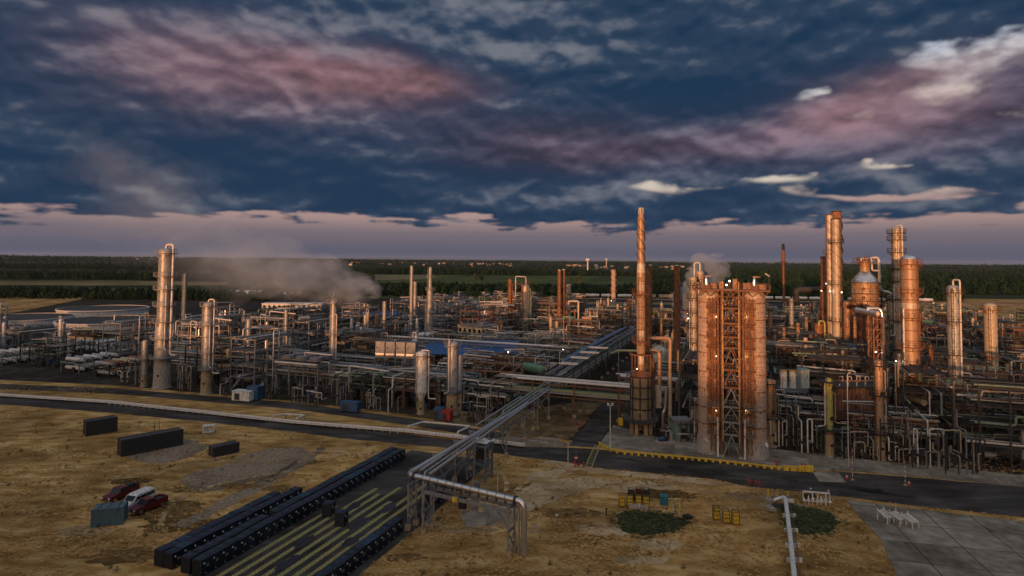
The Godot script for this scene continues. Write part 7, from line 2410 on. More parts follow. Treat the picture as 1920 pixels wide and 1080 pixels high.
func build_process_area():
	var r := RandomNumberGenerator.new()
	r.seed = 97
	var protos := {}
	for tone in 3:
		for kind in 5:
			for variant in 2:
				protos[[kind, tone, variant]] = [module(kind, tone, true, r), module(kind, tone, false, r)]
	# what already stands there
	var taken := []
	for c in get_children():
		if c is Node3D and c.has_meta("category") and not c is MultiMeshInstance3D and not c.has_meta("kind"):
			var s := String(c.name)
			var rad := 3.0
			for k in [["storage_tank", 6.0], ["coke_drum", 4.0], ["domed_vessel", 7.0], ["fired_heater", 6.0], ["oil_tank", 28.0], ["blue_roof", 0.0], ["furnace", 5.0], ["control_house", 8.0], ["yellow_house", 9.0], ["fin_coolers", 3.0], ["cream_vessel", 3.0], ["dark_works", 0.0], ["orange_frame", 8.0], ["pipe_loops", 1.0], ["distant", 0.0], ["tank_deck", 4.0], ["long_white", 24.0], ["dark_stack", 2.0], ["round_roof", 20.0], ["horizontal_tank", 7.0], ["green_vessel", 5.0]]:
				if s.begins_with(k[0]):
					rad = k[1]
			if rad > 0.0:
				taken.append([Vector2(c.position.x, c.position.z), rad])
	var blue := gd(884, 234.0)
	for k in 5:
		taken.append([Vector2(blue.x - 16 + 8 * k, blue.z), 12.0])
	var wrk := gd(1500, 400.0)
	for k in 3:
		taken.append([Vector2(wrk.x - 14 + 14 * k, wrk.z + 4), 13.0])
	var side := ground_poly([[1060, 840], [1100, 795], [1135, 757], [1165, 720], [1178, 690], [1206, 690], [1198, 730], [1172, 765], [1150, 800], [1125, 839]])
	var ponds := [ground_poly([[1080, 570], [1130, 565], [1160, 570], [1150, 582], [1120, 590], [1086, 588]]), ground_poly([[895, 572], [945, 567], [960, 576], [930, 585], [900, 585]])]
	var placed := {}
	var v := -4.0
	var count := 0
	while v < 260.0:
		var u := -300.0
		while u < 230.0:
			var p := uv(u + r.randf_range(-1.5, 1.5), v + r.randf_range(-1.5, 1.5))
			u += 19.0 if u < 8.0 else 16.0
			var d := -p.z
			if d > 440.0 or d < 135.0 or absf(p.x) > d * 0.87 + 8.0:
				continue
			if d > 330.0 and p.x < -60.0 or d > 300.0 and p.x < -115.0:
				continue
			var k := (p - ORG).dot(UX)
			if absf(k) < 12.0 and v > 2.0 and v < 190.0:
				continue
			var pp := Vector2(p.x, p.z)
			var bad := Geometry2D.is_point_in_polygon(pp, side) or Geometry2D.is_point_in_polygon(pp, ponds[0]) or Geometry2D.is_point_in_polygon(pp, ponds[1])
			for q in [Vector2(8, 0), Vector2(-8, 0), Vector2(0, 7), Vector2(0, -7)]:
				bad = bad or Geometry2D.is_point_in_polygon(pp + q, side)
			for s in taken:
				if pp.distance_to(s[0]) < s[1] + 3.6:
					bad = true
					break
			if bad:
				continue
			var tone: int = [1, 1, 0][r.randi() % 3] if p.x < -22.0 else (2 if r.randf() < 0.45 else 0)
			if p.x > -22.0 and p.x < 20.0 and d > 200.0:
				tone = [0, 2, 1][r.randi() % 3]
			var kind: int = [0, 0, 0, 1, 2, 2, 3, 3, 4][r.randi() % 9] if p.x < 20.0 or d < 170.0 else [0, 0, 0, 2, 2, 2, 3, 1][r.randi() % 8]
			if d < 150.0 and kind == 4:
				kind = 0
			var px := 960.0 + p.x / d * F
			if px > 850.0 and px < 1215.0 and d < 245.0 or px > 690.0 and px < 800.0 and d < 190.0:
				kind = [1, 3][r.randi() % 2]
			if px > 1440.0 and px < 1520.0 and d < 150.0:
				continue
			var key := [kind, tone, r.randi() % 2]
			var src: Node3D = protos[key][0 if d < 170.0 else 1]
			var c: Node3D = src.duplicate()
			c.name = numbered(src.get_meta("plain_name"))
			c.remove_meta("plain_name")
			c.position = p
			c.rotation.y = GRID + PI / 2 * (r.randi() % 4 if kind != 3 else 2 * (r.randi() % 2))
			add_child(c)
			place_words(c)
			count += 1
		v += 15.0
	# the low dark frames between the blue roof and the road
	for a in [[-17.0, -4.0, 3, 0], [-34.0, -5.0, 3, 2], [-50.0, -7.0, 3, 0], [-18.0, 9.0, 1, 0], [-35.0, 9.0, 3, 0], [-52.0, 8.0, 1, 2], [-20.0, 40.0, 3, 2], [-22.0, 55.0, 1, 0], [24.0, 22.0, 3, 2], [26.0, 37.0, 1, 0], [62.0, 8.0, 3, 0], [78.0, -2.0, 3, 2], [70.0, 22.0, 0, 0], [90.0, 14.0, 0, 2], [52.0, 30.0, 3, 2], [60.0, 44.0, 0, 0], [78.0, 38.0, 0, 2], [96.0, 30.0, 0, 0], [100.0, -2.0, 0, 0], [84.0, 56.0, 0, 0], [44.0, 58.0, 0, 2], [62.0, 62.0, 0, 2], [102.0, 50.0, 0, 2], [120.0, 30.0, 0, 0], [66.0, 78.0, 0, 0], [92.0, 76.0, 0, 2]]:
		var src: Node3D = protos[[a[2], a[3], r.randi() % 2]][0]
		var c: Node3D = src.duplicate()
		c.name = numbered(src.get_meta("plain_name"))
		c.remove_meta("plain_name")
		c.position = uv(a[0], a[1])
		c.rotation.y = GRID + PI * (r.randi() % 2)
		add_child(c)
		place_words(c)
	for key in protos:
		for n in protos[key]:
			n.free()
	# slim risers and columns standing up between the frames
	for a in [[1438, 165.0, 14.0, 0.35], [1452, 190.0, 19.0, 0.5], [1500, 175.0, 15.0, 0.3], [1512, 210.0, 21.0, 0.55], [1526, 165.0, 16.0, 0.35], [1580, 160.0, 17.0, 0.4], [1603, 180.0, 24.0, 0.45], [1616, 158.0, 18.0, 0.35], [1632, 172.0, 25.0, 0.5], [1658, 165.0, 20.0, 0.35], [1668, 185.0, 30.0, 0.6], [1664, 146.0, 15.0, 0.3], [1686, 142.0, 19.0, 0.4], [1722, 165.0, 28.0, 0.6], [1745, 150.0, 20.0, 0.45],
			[1030, 290.0, 16.0, 0.5], [1098, 300.0, 14.0, 0.45], [1125, 270.0, 12.0, 0.4], [925, 300.0, 17.0, 0.5], [940, 270.0, 13.0, 0.4], [1240, 260.0, 15.0, 0.5], [1252, 240.0, 13.0, 0.4], [1290, 215.0, 17.0, 0.45], [1444, 215.0, 24.0, 0.7], [1484, 230.0, 26.0, 0.8], [1496, 200.0, 20.0, 0.6], [1520, 185.0, 18.0, 0.5], [1608, 205.0, 30.0, 0.7], [1652, 200.0, 27.0, 0.6], [1662, 178.0, 22.0, 0.7], [1700, 190.0, 33.0, 0.7], [1716, 185.0, 24.0, 0.5], [1596, 158.0, 15.0, 0.5], [1626, 150.0, 16.0, 0.45], [1541, 172.0, 17.0, 0.5], [1470, 195.0, 19.0, 0.5]]:
		var t := tower("riser_column", "slim riser column", "column", gd(a[0], a[1]), a[2], a[3], {"shell": [M.orange_shell, M.cream_cladding, M.rusty_shell, M.grey_cladding][r.randi() % 4], "skirt": 2.0, "platforms": [a[2] * 0.6, a[2] - 0.6], "wide": 0.7, "steel": M.dark_steel, "sides": 12, "course": 4.0, "group": "slim risers among the frames"})
		place_words(t)
	print("modules ", count)


# ---------------------------------------------------------------- road furniture and the meadow in front
func post(called: String, label: String, category: String, base: Vector3, h: float, r: float, m: Material, group := "") -> Node3D:
	var t := thing(called, label, category, base, 0.0, group)
	part(t, "shaft", MB.new().cyl(Vector3.ZERO, Vector3(0, h, 0), r, r * 0.8, 10), m)
	part(t, "base_plate", MB.new().cyl(Vector3.ZERO, Vector3(0, 0.16, 0), r * 2.6, r * 2.4, 12), M.concrete)
	return t


func build_foreground():
	# lamp post on the apron
	var q := g(1144, 846)
	var h := hgt(q, 1143, 759)
	var t := post("lamp_post", "tall white lamp post with two round heads at the end of the yellow rail", "lamp post", q, h, 0.11, M.white_paint)
	for x in [-0.45, 0.45]:
		part(t, "lamp_head", MB.new().cyl(Vector3(x, h - 0.15, 0.1), Vector3(x, h + 0.35, 0.1), 0.16, 0.30, 12), M.white_paint)
		part(t, "arm", MB.new().bar(Vector3(0, h - 0.2, 0), Vector3(x, h - 0.1, 0.1), 0.07), M.white_paint)
	post("marker_post", "slim white marker post at the meadow edge of the road", "post", g(1065, 868), hgt(g(1065, 868), 1064, 828), 0.07, M.white_paint)
	# the yellow rail on blocks along the road
	var line := [g(1122, 834), g(1135, 842), g(1150, 848), g(1165, 852), g(1230, 857), g(1330, 866), g(1400, 874), g(1467, 882), g(1524, 885)]
	var rail := thing("yellow_guard_rail", "long yellow guard rail on yellow blocks along the asphalt", "guard rail", line[0])
	for k in line.size() - 1:
		var a: Vector3 = line[k] - line[0]
		var b: Vector3 = line[k + 1] - line[0]
		var hh := 0.58 if k < 7 else 0.85
		part(rail, "rail", MB.new().bar(a + Vector3.UP * hh, b + Vector3.UP * hh, 0.22, 0.20), M.yellow_paint)
		var n := maxi(1, roundi((b - a).length() / 1.35))
		for i in n:
			var p := a.lerp(b, (i + 0.5) / n)
			var d := (b - a).normalized()
			part(rail, "block", MB.new().box(p + Vector3.UP * hh * 0.42, Vector3(0.5 if k < 7 else 1.0, hh * 0.84, 0.32), Basis(d, Vector3.UP, d.cross(Vector3.UP))), M.yellow_paint)
	part(rail, "end_panel", MB.new().bar(g(1497, 884) - line[0] + Vector3.UP * 0.55, g(1525, 884) - line[0] + Vector3.UP * 0.6, 0.3, 1.1), M.yellow_paint)
	# the painted ladder crossing
	var c0 := g(1116, 833)
	var c1 := g(1097, 876)
	var c2 := g(1125, 836)
	var c3 := g(1109, 877)
	var b := MB.new()
	for e in [[c0, c1], [c2, c3]]:
		var d: Vector3 = (e[1] - e[0]).normalized() * 0.13
		var s := Vector3(d.z, 0, -d.x)
		b.slab(PackedVector2Array([Vector2((e[0] - s).x, (e[0] - s).z), Vector2((e[0] + s).x, (e[0] + s).z), Vector2((e[1] + s).x, (e[1] + s).z), Vector2((e[1] - s).x, (e[1] - s).z)]), 0.022)
	for k in 16:
		var f := (k + 0.5) / 16.0
		var a := c0.lerp(c1, f)
		var e := c2.lerp(c3, f)
		var s := (c1 - c0).normalized() * 0.10
		b.slab(PackedVector2Array([Vector2((a - s).x, (a - s).z), Vector2((a + s).x, (a + s).z), Vector2((e + s).x, (e + s).z), Vector2((e - s).x, (e - s).z)]), 0.021)
	structure("crossing_marking", b, M.worn_yellow, "worn yellow ladder marking painted across the asphalt")
	# worn road lines
	for a in [[[1340, 893], [1440, 904]], [[1455, 906], [1476, 908]], [[1380, 889], [1445, 897]]]:
		var s := g(a[0][0], a[0][1])
		var e := g(a[1][0], a[1][1])
		var w := Vector3(0, 0, 0.07)
		structure("road_marking", MB.new().slab(PackedVector2Array([Vector2(s.x, s.z - 0.07), Vector2(e.x, e.z - 0.07), Vector2(e.x, e.z + 0.07), Vector2(s.x, s.z + 0.07)]), 0.020), M.worn_white, "faint pale line worn into the asphalt")
	# round sign
	q = g(1080, 868)
	h = hgt(q, 1080, 848)
	t = thing("round_sign", "round red sign with a pale middle on a thin post by the crossing", "sign", q)
	part(t, "post", MB.new().bar(Vector3.ZERO, Vector3(0, h, 0), 0.06), M.galvanised)
	var disc := part(t, "disc", MB.new().cyl(Vector3(0, h - 1.05, 0.05), Vector3(0, h - 1.05, 0.10), 0.42, 0.42, 20), M.red_paint)
	part(disc, "mark", MB.new().prism(PackedVector2Array([Vector2(-0.27, 0.10), Vector2(-0.22, 0.24), Vector2(-0.10, 0.12), Vector2(0.10, 0.12), Vector2(0.24, 0.24), Vector2(0.27, 0.06), Vector2(0.12, -0.16), Vector2(0, -0.24), Vector2(-0.16, -0.14)]), 0.0, 0.012, Transform3D(Basis.IDENTITY, Vector3(0, h - 1.05, 0.105))), M.white_paint)
	part(t, "top_lamp", MB.new().cyl(Vector3(0, h, 0), Vector3(0, h + 0.25, 0), 0.14, 0.08, 10), M.galvanised)
	# red fire-water fittings
	hydrant_rail("hydrant_rail", "red fire-water rail at the foot of the ladder crossing", g(1086, 876), 1.7, -0.1)
	hydrant_rail("hydrant_rail", "red fire-water rail on the near edge of the asphalt", g(1414, 910), 1.9, -0.15)
	hydrant_rail("hydrant_rail", "red fire-water rail on the dirt under the pipe bridge", g(1083, 799), 2.2, -0.1)
	for a in [[1457, 877, "red hydrant on the apron behind the guard rail"], [1504, 878, "dark red hydrant beside the end of the guard rail"], [1510, 879, "small red hydrant against the end panel of the guard rail"], [1457, 872, "red hydrant farther back on the apron"]]:
		hydrant(a[2], g(a[0], a[1]))
	for a in [[1588, 899, "red and white road cone on the asphalt by the first striped pole"], [1704.5, 911, "red and white road cone on the asphalt by the second striped pole"]]:
		t = thing("road_cone", a[2], "cone", g(a[0], a[1]))
		part(t, "base", MB.new().box(Vector3(0, 0.05, 0), Vector3(0.7, 0.1, 0.7)), M.maroon_paint)
		part(t, "cone", MB.new().cyl(Vector3(0, 0.1, 0), Vector3(0, 0.95, 0), 0.30, 0.06, 14), M.red_paint)
		part(t, "white_band", MB.new().cyl(Vector3(0, 0.5, 0), Vector3(0, 0.72, 0), 0.205, 0.145, 14), M.white_paint)
	for a in [[1598.5, 900, 843, "striped warning pole in the middle of the asphalt"], [1697.5, 910, 864, "striped warning pole beside the second road cone"]]:
		q = g(a[0], a[1])
		h = hgt(q, a[0] - 2, a[2])
		t = thing("striped_pole", a[3], "pole", q)
		part(t, "base", MB.new().cyl(Vector3.ZERO, Vector3(0, 0.22, 0), 0.34, 0.26, 12), M.tan_concrete)
		for k in 10:
			part(t, "stripe", MB.new().cyl(Vector3(0, 0.2 + (h - 0.2) * k / 10.0, 0), Vector3(0, 0.2 + (h - 0.2) * (k + 1) / 10.0, 0), 0.055, 0.055, 8), M.white_paint if k % 2 else M.orange_steel)
		part(t, "tip", MB.new().cyl(Vector3(0, h, 0), Vector3(0, h + 0.3, 0), 0.09, 0.09, 8), M.red_paint)
	q = g(1591, 876)
	t = post("pipe_mast", "tall thin pale mast in front of the furnace pipes", "mast", q, hgt(q, 1588, 705), 0.09, M.white_pipe)
	part(t, "hook", MB.new().pipe([Vector3(0, hgt(q, 1588, 705) - 0.1, 0), Vector3(0.1, hgt(q, 1588, 705) + 0.5, 0), Vector3(0.7, hgt(q, 1588, 705) + 0.7, 0)], 0.07, 7, 0.3), M.white_pipe)
	# gas bottle racks
	for a in [[1166, 948, "yellow_paint", "gas bottle rack in a rusty frame at the meadow end of the row", "rust_steel"], [1181, 948.5, "yellow_paint", "second gas bottle rack from the rusty one, with a grey top", "dark_steel"], [1196.5, 949, "yellow_paint", "third gas bottle rack from the rusty one, on the concrete step", "dark_steel"], [1211, 951, "yellow_paint", "gas bottle rack closest to the teal box", "dark_steel"],
			[1183.5, 938, "dark_steel", "dark gas bottle rack behind the grey-topped yellow one", "black_steel"], [1198, 936, "maroon_paint", "maroon gas bottle rack standing behind the yellow ones", "maroon_paint"], [1212, 938, "dark_steel", "dark gas bottle rack behind the one closest to the teal box", "black_steel"],
			[1343, 973, "yellow_paint", "tallest gas bottle rack of the three apart from the row", "dark_steel"], [1361, 979, "yellow_paint", "middle gas bottle rack of the three apart from the row", "dark_steel"], [1379, 982, "yellow_paint", "last gas bottle rack of the three apart from the row", "rust_steel"]]:
		bottle_rack(a[3], g(a[0], a[1]), M[a[2]], M[a[4]])
	t = thing("concrete_step", "low pale concrete block in front of the gas bottle racks", "block", g(1197, 953), -0.15)
	part(t, "block", MB.new().box(Vector3(0, 0.25, 0), Vector3(3.0, 0.5, 0.9)), M.concrete)
	part(t, "white_cap", MB.new().cyl(Vector3(0.1, 0.5, 0.3), Vector3(0.1, 0.9, 0.3), 0.13, 0.1, 10), M.white_paint)
	t = thing("teal_box", "square teal tank box standing alone on the brown grass", "box", g(1245, 945.5), -0.1)
	part(t, "body", MB.new().box(Vector3(0, 0.7, 0), Vector3(1.25, 1.4, 1.25)), M.teal_box)
	part(t, "lid", MB.new().box(Vector3(0, 1.43, 0), Vector3(1.32, 0.08, 1.32)), M.teal_box)
	for x in [-0.4, 0.4]:
		part(t, "rib", MB.new().box(Vector3(x, 0.7, 0.64), Vector3(0.08, 1.3, 0.06)), M.teal_box)
	for a in [[1258.5, 962, 941, "yellow bollard beside the small grey manifold, nearer the teal box"], [1274, 964, 941, "yellow bollard beside the small grey manifold, farther from the teal box"], [1440.5, 935, 916, "tall yellow bollard above the concrete blocks"], [1457.5, 931, 918, "yellow bollard behind the bend of the white pipe"], [1477, 931, 921, "short yellow bollard past the bend of the white pipe"]]:
		q = g(a[0], a[1])
		post("yellow_bollard", a[3], "bollard", q, hgt(q, a[0], a[2]), 0.12, M.yellow_paint)
	t = thing("valve_manifold", "small grey valve manifold between two yellow bollards", "valves", g(1266.5, 962))
	part(t, "pipe", MB.new().pipe([Vector3(0, 0, 0), Vector3(0, 1.5, 0), Vector3(0, 1.5, -1.2)], 0.1, 8), M.galvanised)
	for y in [0.5, 1.1]:
		part(t, "valve", MB.new().cyl(Vector3(-0.15, y, 0.1), Vector3(0.15, y, 0.1), 0.2, 0.2, 10), M.galvanised)
	pallet_stack("stack of dark pallets beside the small grey manifold", g(1289, 972))
	t = thing("fire_monitor", "black fire monitor on a stand at the edge of the lawn", "fire monitor", g(1137, 967))
	part(t, "stand", MB.new().cyl(Vector3.ZERO, Vector3(0, 0.9, 0), 0.09, -1, 8), M.black_steel)
	part(t, "barrel", MB.new().cyl(Vector3(-0.1, 0.95, -0.2), Vector3(0.15, 1.25, 0.4), 0.12, 0.08, 10), M.black_steel)
	t = thing("white_marker", "little white marker board on the grass tuft", "sign", g(1044, 973))
	part(t, "post", MB.new().bar(Vector3.ZERO, Vector3(0, 0.5, 0), 0.06), M.galvanised)
	part(t, "board", MB.new().box(Vector3(0, 0.6, 0), Vector3(0.45, 0.35, 0.05)), M.white_paint)
	# the white pipe running out of the lawn
	var p0 := g(1452, 937, 0.9)
	var wp := thing("white_main", "pair of thick white pipes bending out of a dark pit and over the lawn", "pipe", Vector3(p0.x, 0, p0.z))
	var e0 := g(1452, 941, 0.0)
	for k in 2:
		var o := Vector3(0.35 * k, 0, -0.3 * k)
		var pts := [e0 + o, p0 + o, g(1469, 932, 0.9) + o, g(1472, 937, 0.9) + o, g(1481, 1010, 0.9) + o, g(1490, 1100, 0.9) + o]
		var loc := []
		for p in pts:
			loc.append(p - wp.position)
		part(wp, "pipe", MB.new().pipe(loc, 0.26 - 0.07 * k, 10, 0.5), M.white_paint)
	part(wp, "pit", MB.new().box(Vector3(0.6, 0.06, 0.5), Vector3(2.2, 0.12, 1.2)), M.black_steel)
	for k in 5:
		var p := g(1474 + k * 3, 942 + k * 28, 0.0) - wp.position
		part(wp, "sleeper", MB.new().box(p + Vector3(0.25, 0.28, 0), Vector3(2.0, 0.56, 0.3)), M.white_paint)
	for k in 2:
		part(wp, "thin_pipe", MB.new().pipe([g(1479 + k * 3, 942, 0.65) - wp.position, g(1491 + k * 3, 1010, 0.65) - wp.position, g(1500 + k * 3, 1100, 0.65) - wp.position], 0.05, 6), M.rust_steel)
	for a in [[1442, 941, "upper pale concrete block beside the tall yellow bollard"], [1445, 957, "lower pale concrete block beside the lawn"]]:
		t = thing("concrete_block", a[2], "block", g(a[0], a[1]), 0.2)
		part(t, "block", MB.new().box(Vector3(0, 0.3, 0), Vector3(0.85, 0.6, 1.2)), M.concrete)
		part(t, "lifting_eye", MB.new().cyl(Vector3(0, 0.6, 0), Vector3(0, 0.68, 0), 0.12, 0.1, 8), M.dark_steel)
	# white valve frame by the road
	q = g(1532, 945)
	t = thing("valve_stand", "white valve frame with a flat top rail between the lawn and the road", "valves", q, -0.2)
	part(t, "top_rail", MB.new().bar(Vector3(-2.1, 1.75, -0.4), Vector3(2.1, 1.75, -0.4), 0.22), M.white_paint)
	for k in 7:
		var x := -2.0 + k * 0.66
		part(t, "stem", MB.new().cyl(Vector3(x, 0, 0.2 * (k % 2)), Vector3(x, 0.9 + 0.4 * (k % 3), 0.2 * (k % 2)), 0.10, -1, 8), M.white_paint)
		part(t, "valve", MB.new().cyl(Vector3(x - 0.2, 0.5 + 0.15 * (k % 3), 0.1), Vector3(x + 0.2, 0.5 + 0.15 * (k % 3), 0.1), 0.17, -1, 9), M.white_paint)
	part(t, "lower_rail", MB.new().bar(Vector3(-2.1, 0.4, -0.1), Vector3(2.1, 0.4, -0.1), 0.2), M.white_paint)
	for x in [-2.05, 0.2, 2.05]:
		part(t, "post", MB.new().bar(Vector3(x, 0, -0.4), Vector3(x, 1.75, -0.4), 0.14), M.white_paint)
	for k in 2:
		t = thing("shrub", "dark low shrub growing inside the white valve frame", "shrub", q + Vector3(-1.1 + k * 0.9, 0, -0.9), k * 1.3, "shrubs in the valve frame")
		var cr := put(t, "crown", crowns[k], M.leaf_dark)
		cr.scale = Vector3(1.7, 1.6, 1.7)
		part(t, "stem", MB.new().cyl(Vector3.ZERO, Vector3(0, 0.5, 0), 0.05, 0.03, 6), M.brown_wall)
	for a in [[1520, 930, 915, "white globe lamp on a short post behind the valve frame"], [1553.5, 940, 919, "black capped lamp on a short post beside the valve frame"]]:
		q = g(a[0], a[1])
		t = post("garden_lamp", a[3], "lamp post", q, hgt(q, a[0], a[2] + 2), 0.04, M.black_steel)
		part(t, "lamp_head", MB.new().cyl(Vector3(0, hgt(q, a[0], a[2] + 2), 0), Vector3(0, hgt(q, a[0], a[2]), 0), 0.17, 0.12, 10), M.white_paint)
	# white trestles standing on the concrete pad
	for a in [[1660, 978, "white metal trestle on the concrete pad, nearer the lawn"], [1683, 982, "white metal trestle on the concrete pad, farther from the lawn"], [1706, 987, "white metal trestle on the concrete pad at the far end"]]:
		t = thing("white_trestle", a[2], "trestle", g(a[0], a[1]), 0.35)
		for x in [-0.65, 0.65]:
			part(t, "leg", MB.new().bar(Vector3(x, 0, -0.8), Vector3(x, 1.9, -0.8), 0.12), M.white_paint)
			part(t, "leg", MB.new().bar(Vector3(x, 0, 0.9), Vector3(x, 1.1, 0.9), 0.12), M.white_paint)
			part(t, "side_rail", MB.new().bar(Vector3(x, 1.55, -0.8), Vector3(x, 0.95, 0.9), 0.12), M.white_paint)
		for k in 6:
			part(t, "slat", MB.new().bar(Vector3(-0.65, 1.5 - k * 0.1, -0.7 + k * 0.3), Vector3(0.65, 1.5 - k * 0.1, -0.7 + k * 0.3), 0.14), M.white_paint)
	# cabinets and rail under the silver pipe
	var k := 0
	for a in [[867, 955, "black_steel", Vector3(1.1, 1.9, 0.9), "black louvred cabinet under the silver pipe"], [881, 955, "tan_pipe", Vector3(0.8, 1.5, 0.7), "tan cabinet between the black and silver ones"], [892, 957, "galvanised", Vector3(1.1, 1.9, 0.9), "ribbed silver cabinet under the silver pipe"], [904, 959, "cream_wall", Vector3(0.9, 1.7, 0.9), "pale cream cabinet at the end of the row under the silver pipe"]]:
		t = thing("electric_cabinet", a[4], "cabinet", g(a[0], a[1]), -0.25)
		var s: Vector3 = a[3]
		part(t, "body", MB.new().box(Vector3(0, s.y / 2 + 0.15, 0), s), M[a[2]])
		part(t, "plinth", MB.new().box(Vector3(0, 0.08, 0), Vector3(s.x + 0.2, 0.16, s.z + 0.2)), M.concrete)
		for j in 4:
			part(t, "louvre", MB.new().box(Vector3(-s.x * 0.36 + j * s.x * 0.24, s.y / 2 + 0.2, s.z / 2 + 0.02), Vector3(0.07, s.y * 0.8, 0.05)), M[a[2]])
		k += 1
	t = thing("stair_rail", "small grey stair and hand rail beside the dark trestle tower", "steps", g(912, 924), GRID)
	for x in [-2.2, -0.7, 0.8, 2.3]:
		part(t, "baluster", MB.new().bar(Vector3(x, 0, 0), Vector3(x, 1.2, 0), 0.07), M.galvanised)
	part(t, "hand_rail", MB.new().bar(Vector3(-2.2, 1.2, 0), Vector3(2.3, 1.2, 0), 0.07), M.galvanised)
	part(t, "panel", MB.new().box(Vector3(-1.6, 0.9, 0.3), Vector3(0.9, 1.4, 0.3)), M.blue_grey_steel)
	for j in 3:
		part(t, "step", MB.new().box(Vector3(-0.6 + j * 0.4, 0.15 + j * 0.15, 0.7), Vector3(0.4, 0.1, 1.0)), M.galvanised)
	post("marker_post", "slim white marker post beside the stair rail", "post", g(933, 922), 3.0, 0.06, M.white_paint)
	for a in [[999, 812, "yellow_paint", "lime yellow warning board on the post of the pipe bridge"]]:
		t = thing("warning_board", a[3], "sign", g(a[0], a[1]))
		part(t, "board", MB.new().box(Vector3(0, 1.1, 0.3), Vector3(0.7, 0.9, 0.05)), M.lime_paint)
		part(t, "post", MB.new().bar(Vector3(0, 0, 0.25), Vector3(0, 1.5, 0.25), 0.08), M.galvanised)
	t = thing("bridge_guard", "yellow painted concrete guard round a post of the pipe bridge", "guard", g(1163.5, 797))
	part(t, "guard", MB.new().box(Vector3(0, 0.85, 0), Vector3(1.0, 1.7, 0.9)), M.yellow_paint)
	for j in 3:
		t = thing("kerb_block", "long low pale concrete kerb beside the service road", "kerb", g([1010, 960, 1030][j], [831, 826, 825][j]), GRID * 0.9, "kerb blocks by the junction")
		part(t, "block", MB.new().box(Vector3(0, 0.22, 0), Vector3(4.6, 0.44, 0.5)), M.concrete)
		part(t, "bevel", MB.new().box(Vector3(0, 0.47, 0), Vector3(4.5, 0.06, 0.34)), M.concrete)


func hydrant(label: String, at: Vector3):
	var t := thing("hydrant", label, "hydrant", at)
	part(t, "barrel", MB.new().cyl(Vector3.ZERO, Vector3(0, 0.85, 0), 0.17, 0.15, 12), M.red_paint)
	part(t, "bonnet", MB.new().cyl(Vector3(0, 0.85, 0), Vector3(0, 1.1, 0), 0.2, 0.06, 12), M.red_paint)
	part(t, "base_flange", MB.new().cyl(Vector3.ZERO, Vector3(0, 0.1, 0), 0.28, 0.28, 12), M.maroon_paint)
	for x in [-1.0, 1.0]:
		part(t, "outlet", MB.new().cyl(Vector3(0.1 * x, 0.6, 0), Vector3(0.36 * x, 0.6, 0), 0.09, 0.1, 10), M.red_paint)


func hydrant_rail(called: String, label: String, at: Vector3, w: float, turn: float):
	var t := thing(called, label, "hydrant", at, turn)
	for x in [-w / 2, 0.0, w / 2]:
		part(t, "standpipe", MB.new().cyl(Vector3(x, 0, 0), Vector3(x, 1.05 if x else 0.8, 0), 0.12, -1, 10), M.red_paint)
		part(t, "cap", MB.new().cyl(Vector3(x, 1.05 if x else 0.8, 0), Vector3(x, 1.2 if x else 0.95, 0), 0.16, 0.08, 10), M.red_paint if x else M.maroon_paint)
	part(t, "rail", MB.new().cyl(Vector3(-w / 2, 0.6, 0), Vector3(w / 2, 0.6, 0), 0.08, -1, 8), M.red_paint)
	part(t, "valve", MB.new().cyl(Vector3(-0.3, 0.6, 0.1), Vector3(-0.3, 0.6, 0.35), 0.2, 0.18, 12), M.maroon_paint)


func bottle_rack(label: String, at: Vector3, bottle: Material, frame: Material):
	var t := thing("gas_bottle_rack", label, "gas bottles", at, -0.12 + rng.randf_range(-0.08, 0.08))
	for x in [-0.48, 0.48]:
		for z in [-0.48, 0.48]:
			part(t, "frame_post", MB.new().box(Vector3(x, 0.95, z), Vector3(0.08, 1.9, 0.08)), frame)
	for y in [0.12, 0.75, 1.35, 1.86]:
		for z in [-0.48, 0.48]:
			part(t, "frame_rail", MB.new().box(Vector3(0, y, z), Vector3(0.88, 0.07, 0.07)), frame)
		for x in [-0.48, 0.48]:
			part(t, "frame_rail", MB.new().box(Vector3(x, y, 0), Vector3(0.07, 0.07, 0.88)), frame)
	part(t, "floor", MB.new().box(Vector3(0, 0.06, 0), Vector3(0.98, 0.06, 0.98)), frame)
	var bt := MB.new().lathe(Vector3.ZERO, [[0.118, 0.0], [0.118, 1.32], [0.09, 1.44], [0.035, 1.5], [0.035, 1.62], [0.002, 1.64]], 10).mesh()
	for i in 4:
		for j in 4:
			put(t, "bottle", bt, bottle, Vector3(-0.36 + i * 0.24, 0.1, -0.36 + j * 0.24))


func pallet_stack(label: String, at: Vector3):
	var t := thing("pallet_stack", label, "pallets", at, 0.3)
	for k in 3:
		for i in 5:
			part(t, "slat", MB.new().box(Vector3(-0.5 + i * 0.25, 0.16 + k * 0.15, 0), Vector3(0.14, 0.03, 1.1)), M.black_steel)
		for z in [-0.5, 0.0, 0.5]:
			part(t, "bearer", MB.new().box(Vector3(0, 0.09 + k * 0.15, z), Vector3(1.2, 0.09, 0.1)), M.black_steel)


# ---------------------------------------------------------------- the blue tank boxes on their striped pad
func ordinal(n: int) -> String:
	var small := ["first", "second", "third", "fourth", "fifth", "sixth", "seventh", "eighth", "ninth", "tenth", "eleventh", "twelfth", "thirteenth", "fourteenth", "fifteenth", "sixteenth", "seventeenth", "eighteenth", "nineteenth", "twentieth"]
	if n <= 20:
		return small[n - 1]
	return "thirtieth" if n == 30 else (("twenty-" if n < 30 else "thirty-") + small[n % 10 - 1])


